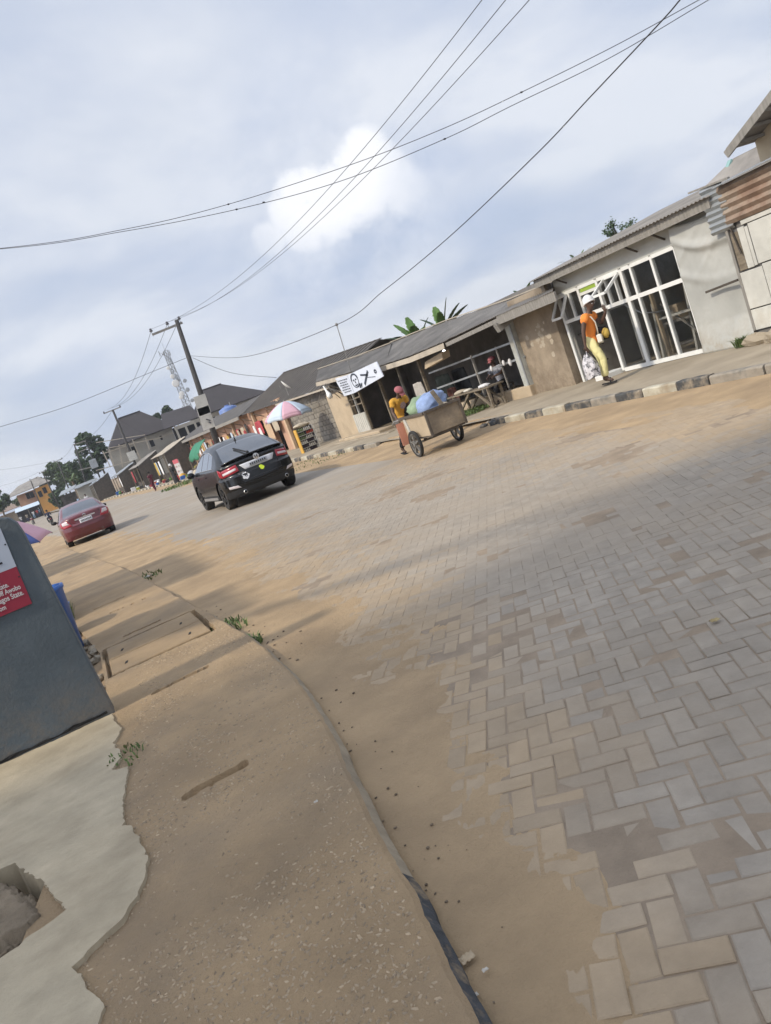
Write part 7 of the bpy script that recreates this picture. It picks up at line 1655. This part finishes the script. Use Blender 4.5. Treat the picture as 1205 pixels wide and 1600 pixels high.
# twin service wires crossing the street high up
def path_wire(label, pts, r):
    P_ = []
    for i in range(len(pts)-1):
        p0 = pts[max(i-1,0)]; p1 = pts[i]; p2_ = pts[i+1]; p3 = pts[min(i+2, len(pts)-1)]
        for k in range(10):
            t = k/10; P_.append(.5*((2*p1)+(p2_-p0)*t+(2*p0-5*p1+4*p2_-p3)*t*t+(3*p1-p0-3*p2_+p3)*t**3))
    P_.append(pts[-1]); q = MB(); q.tube(P_, r, 5); return tag(obj('power_line', q, 'wire', smooth=True), label, 'wire', 'overhead wires')
def cross(pxs, off):
    A, B_ = V((.85, 20, 0)), V((12.0, 10.02, 0)); pl_n = V((B_.y-A.y, -(B_.x-A.x), 0)); out_ = []
    for (x, y) in pxs:
        d = ray(x, y); t = (A-CPOS).dot(pl_n)/d.dot(pl_n); out_.append(CPOS+d*t+V((0,off,0)))
    return out_
c_up = cross([(0,388),(200,357),(357,319),(546,258),(690,202),(815,144),(960,72),(1092,0)], 0); c_lo = cross([(0,389),(190,362),(370,327),(532,283),(695,217),(800,165),(950,92),(1107,0)], 0)
path_wire('upper of the twin wires crossing the sky from left to right', [c_up[0]+(c_up[0]-c_up[1])*2.5+V((0,0,.5))] + c_up + [c_up[-1]+(c_up[-1]-c_up[-2])], .0065)
path_wire('lower of the twin wires crossing the sky from left to right', [c_lo[0]+(c_lo[0]-c_lo[1])*2.5+V((0,0,.5))] + c_lo + [c_lo[-1]+(c_lo[-1]-c_lo[-2])], .0065)
for (px, py) in ((357,319),(815,144),(370,327),(412,316),(695,217)):
    c = cross([(px, py)], 0)[0]; q = MB(); q.ball(c, (.03,.018,.016), 8, 5, .2); tag(obj('wire_joint', q, 'wire'), 'taped joint on the twin wires', 'wire joint', 'joints on the twin wires')
# thick cable from the tall pole along the shops
sp_ = onY(299,556,PY); P_ = [sp_]
for (px, py, X) in ((385,557,9.4),(525,508,9.6),(600,454,9.6),(700,372,9.6),(836,243,9.6),(921,153,9.6),(1032,35,9.6),(1066,-4,9.6)): P_.append(onX(px, py, X))
path_wire('thick dark cable sagging from the tall pole to the upper right', P_ + [P_[-1]+(P_[-1]-P_[-2])*2], .0105)
e_ = onY(0,667,PY); path_wire('thin cable running from the tall pole to the left edge', [sp_, onY(230,584,PY), onY(110,633,PY), e_, e_+(e_-onY(110,633,PY))], .012)
path_wire('short cable from the tall pole down to the ribbed roof', [onY(301,559,PY), onY(360,582,44), onX(432,590,11.3)], .013)
for k in range(3):
    b_ = P2+V((-.5+.5*k, 0, .2)); A = INS[k]
    wire(['left thin wire from the tall pole to the second pole', 'middle thin wire from the tall pole to the second pole', 'right thin wire from the tall pole to the second pole'][k], [A, b_], .012, .9)
wire('thin wire from the second pole to the transformer frame', [P2, onY(125,691,125)], .014, .5); wire('thin wire from the transformer frame to the left edge', [onY(114,695,125), onY(95,717,138), onY(-10,735,138)], .014, .25); wire('lowest far wire meeting the left edge', [onY(85,723,138), onY(60,738,150), onY(-10,762,150)], .013, .25)
wire('service wire to the stalls from the second pole', [onY(186,655,90), onY(225,676,90), onX(262,669,12)], .012, .2)
# ================================================================ PLANTS
mat('leaf_dark', (0.045,0.075,0.030), 0.7, 0.35, 2, 0, rnd=0.35, isl=True); mat('leaf_mid', (0.075,0.115,0.040), 0.7, 0.35, 2, 0, rnd=0.35, isl=True); mat('bark', (0.14,0.11,0.08), 0.9, 0.3, 4, 0.3)
mat('banana_leaf', (0.085,0.16,0.035), 0.5, 0.25, 3, 0.1, 12); mat('banana_dark', (0.04,0.075,0.03), 0.5, 0.25, 3, 0.1, 12)
def tree(label, base, h, rx, rz, n, leaf, m, name='tree', trunk_r=.16, lobes=9):
    base = V(base); t = thing(name, label, 'tree', base); q = MB(); top = base+V((0,0,h-rz*1.1)); q.tube([base-V((0,0,.3)), base.lerp(top,.5)+V((random.uniform(-.2,.2),0,0)), top], [trunk_r*1.3, trunk_r, trunk_r*.7], 8)
    cc = base+V((0,0,h-rz)); L_ = []
    for k in range(lobes*2):
        a = random.uniform(0, 6.28); e = random.uniform(-.95, .9); rr_ = math.sqrt(max(.05, 1-e*e)); r = rr_*math.sqrt(random.random())*.8; c = cc+V((rx*r*math.cos(a), rx*r*math.sin(a), rz*e*.8)); L_.append((c, random.uniform(.22,.42)*min(rx, rz*1.3)))
        if k % 2: q.tube([top, top.lerp(c,.6)+V((0,0,-.1)), c], [trunk_r*.5, trunk_r*.3, trunk_r*.1], 5)
    obj('trunk', q, 'bark', t); q = MB()
    for k in range(n):
        c, r = random.choice(L_); d = V((random.gauss(0,1), random.gauss(0,1), random.gauss(0,1))).normalized(); p = c+V((d.x, d.y, d.z*.8))*r*random.uniform(.55,1.08); s = leaf*random.uniform(.6,1.3)
        u = V((random.gauss(0,1), random.gauss(0,1), random.gauss(0,.6))).normalized(); v_ = u.cross(V((random.gauss(0,1), random.gauss(0,1), random.gauss(0,1)))).normalized(); q.add([p-u*s, p+v_*s*.55, p+u*s, p-v_*s*.55], [(0,1,2,3)])
    obj('crown', q, m, t); return t
def tree_px(label, px, py, Yd, wpx, hpx, n, leaf, m, **k):
    c = onY(px, py, Yd); sc1 = Yd/1230*1.06; rx, rz = wpx*sc1/2, hpx*sc1/2; z0 = terr(Yd)-.3; return tree(label, (c.x, Yd, z0), c.z+rz-z0, rx, rz, n, leaf, m, **k)
tree_px('dark tree left of the unfinished house', 148, 706, 140, 52, 62, 3200, .38, 'leaf_dark')
tree_px('lower dark tree beside the transformer frame', 122, 740, 138, 40, 46, 2200, .36, 'leaf_dark')
tree_px('round tree behind the orange house', 92, 742, 176, 36, 40, 2200, .42, 'leaf_mid')
tree_px('tree top over the brown roof of the orange house', 70, 752, 186, 22, 20, 1100, .42, 'leaf_dark')
tree_px('dark bush in front of the orange house', 93, 778, 158, 30, 26, 1800, .32, 'leaf_dark')
tree_px('dark tree cut by the left edge', -2, 782, 150, 26, 30, 1500, .38, 'leaf_dark')
tree_px('green shrub at the far left verge', 30, 783, 180, 16, 10, 700, .35, 'leaf_mid')
tree_px('small tree showing between the two dark roofs', 262, 642, 160, 18, 18, 1200, .38, 'leaf_dark', trunk_r=.2)
tree_px('bush top between the dark roofs', 246, 652, 158, 12, 12, 700, .35, 'leaf_dark')
# bare thin tree behind the glass shop
bt = thing('thin_tree', 'thin half-bare tree rising behind the glass shop roof', 'tree', (22, 24.6, 0)); q = MB(); lv = MB(); b0_ = V((22, 24.6, 0)); c0_ = onX(968,376,22.0)
q.tube([b0_, V((c0_.x, c0_.y, c0_.z-.4)), c0_], [.10,.06,.045], 6)
for k in range(13):
    e_ = onX(random.uniform(942,998), random.uniform(340,372), 22+random.uniform(-.5,.5)); md_ = c0_.lerp(e_,.5)+V((0,0,random.uniform(0,.12))); q.tube([c0_-V((0,0,random.uniform(0,.3))), md_, e_], [.03,.018,.006], 5)
    for j in range(70):
        p = md_.lerp(e_, random.uniform(.2,1.1))+V((random.gauss(0,.07), random.gauss(0,.07), random.gauss(0,.05))); u = V((random.gauss(0,1), random.gauss(0,1), random.gauss(0,1))).normalized()*.05; v_ = u.orthogonal()*.5; lv.add([p-u, p+v_, p+u, p-v_], [(0,1,2,3)])
obj('trunk', q, 'bark', bt); obj('crown', lv, 'leaf_dark', bt)
def banana(label, base, leaves, m2, name='banana_plant', cat='plant'):
    t = thing(name, label, cat, base); base = V(base); crown = base+V((0,0,leaves[0][3])); q = MB(); q.tube([base, base.lerp(crown,.6), crown], [.14,.11,.06], 8); obj('stem', q, 'banana_leaf', t, smooth=True)
    for (az, el, ln, hgt, wd, droop, dk_) in leaves:
        c = base+V((0,0,hgt)); d = V((math.cos(az)*math.cos(el), math.sin(az)*math.cos(el), math.sin(el))); sd = V((-math.sin(az), math.cos(az), 0)); q = MB()
        def f(u, v):
            w_ = wd*1.5*math.sin(math.pi*min(1, .08+.90*v))**.6; fold = abs(u-.5)*2; tear = (.10*math.sin(v*38+az*7)+.08*math.sin(v*61))*(fold > .6); p = c + d*(ln*1.55*v) - V((0,0,droop*v*v)) + sd*(u-.5)*w_*(1+tear) + V((0,0,.35*w_*fold*.5)); return p
        q.grid(f, 6, 22); o = obj('leaf', q, 'banana_dark' if dk_ else 'banana_leaf', t, smooth=True); o.modifiers.new('t','SOLIDIFY').thickness = .006
def bz(px, py, X): p = onX(px, py, X); return p
p = bz(655,535,16.0); hb = p.z-.1
banana('banana plant with broad green leaves left above the long roof', (p.x, p.y, 0), [(2.6,.25,1.1,hb,.30,.25,0),(1.9,.9,1.2,hb,.26,.2,0),(1.4,1.2,1.0,hb,.28,.1,0),(2.3,.6,1.25,hb,.32,.3,1),(4.2,.8,1.0,hb,.3,.3,0),(-.4,1.0,.9,hb,.28,.2,1),(3.2,.7,1.0,hb,.26,.35,1),(.6,.8,.9,hb,.24,.3,0),(2.9,1.15,.8,hb,.22,.2,0)], None)
p = bz(695,520,16.5); hb = p.z
banana('second banana plant right above the long roof', (p.x, p.y, 0), [(-.9,.8,1.0,hb,.28,.2,1),(2.3,.9,.9,hb,.26,.2,1),(-1.3,.45,1.3,hb,.26,.2,1),(1.2,1.2,.9,hb,.28,.1,0),(-.6,1.2,1.0,hb,.26,.1,1),(2.7,.5,1.1,hb,.26,.35,1),(-2.0,.9,.9,hb,.24,.25,0)], None)
p = bz(818,458,16.0); hb = p.z-.25
banana('banana leaf tips just left of the glass shop roof', (p.x, p.y, 0), [(2.0,1.0,.42,hb,.16,.1,1),(-1.2,1.0,.45,hb,.16,.1,0)], None)
p = bz(905,412,15.5); hb = p.z-.15
pl = thing('small_palm', 'feathery small palm behind the glass shop roof', 'palm', (p.x, p.y, 0)); q = MB(); q.tube([(p.x,p.y,0),(p.x,p.y,hb)], [.12,.08], 8); obj('stem', q, 'bark', pl)
for k in range(9):
    az = 6.283*k/9+.2; el = random.uniform(.5,1.2); q = MB(); c = V((p.x,p.y,hb)); d = V((math.cos(az)*math.cos(el), math.sin(az)*math.cos(el), math.sin(el))); sd = V((-math.sin(az), math.cos(az), 0))
    for j in range(14):
        v_ = (j+1)/14; s0 = c+d*.95*v_-V((0,0,.4*v_*v_)); 
        for sg_ in (-1, 1): q.add([s0, s0+sd*sg_*.16*(1.1-v_)+d*.06-V((0,0,.03)), s0+d*.03], [(0,1,2)])
    obj('frond', q, 'leaf_mid', pl)
p = bz(862,425,15.0); q = MB(); q.tube([V((p.x,p.y,2.5)), p], [.05,.03], 6); q.ball(p, (.10,.14,.06), 8, 5, .2); tag(obj('roof_vent', q, 'leaf_dark'), 'small dark sprig standing over the roof join', 'plant')
# agave-like pale fronds in the far left trees
p = onY(113, 752, 134); pl2 = thing('far_palm', 'pale green palm beside the far transformer frame', 'palm', (p.x, 134, terr(134))); q = MB(); q.tube([(p.x,134,terr(134)),(p.x,134,p.z)], [.25,.18], 8); obj('stem', q, 'bark', pl2)
for k in range(11):
    az = 6.283*k/11; el = random.uniform(.3,1.3); d = V((math.cos(az)*math.cos(el), math.sin(az)*math.cos(el), math.sin(el))); sd = V((-math.sin(az), math.cos(az), 0)); q = MB(); q.grid(lambda u, v: p+d*2.6*v-V((0,0,1.2*v*v))+sd*(u-.5)*.6*math.sin(3.1*min(1,.1+.9*v)), 2, 8); obj('frond', q, 'leaf_mid', pl2)
# ================================================================ HAZE
q = MB(); q.box(-2600, 2600, -70, 3600, -1.5, 36)
hz = obj('haze', q, mat('haze', (.5,.5,.5)), local=True); hz['kind'] = 'stuff'
hm_ = bpy.data.materials.new('haze_air'); hm_.use_nodes = True; hn = hm_.node_tree; hn.nodes.clear()
ho = hn.nodes.new('ShaderNodeOutputMaterial'); hv = hn.nodes.new('ShaderNodeVolumePrincipled'); hv.inputs['Color'].default_value = (.86,.90,.97,1); hv.inputs['Density'].default_value = 0.0005; hv.inputs['Anisotropy'].default_value = 0.2
hn.links.new(hv.outputs[0], ho.inputs['Volume']); hz.data.materials.clear(); hz.data.materials.append(hm_)
SC.cycles.volume_bounces = 0
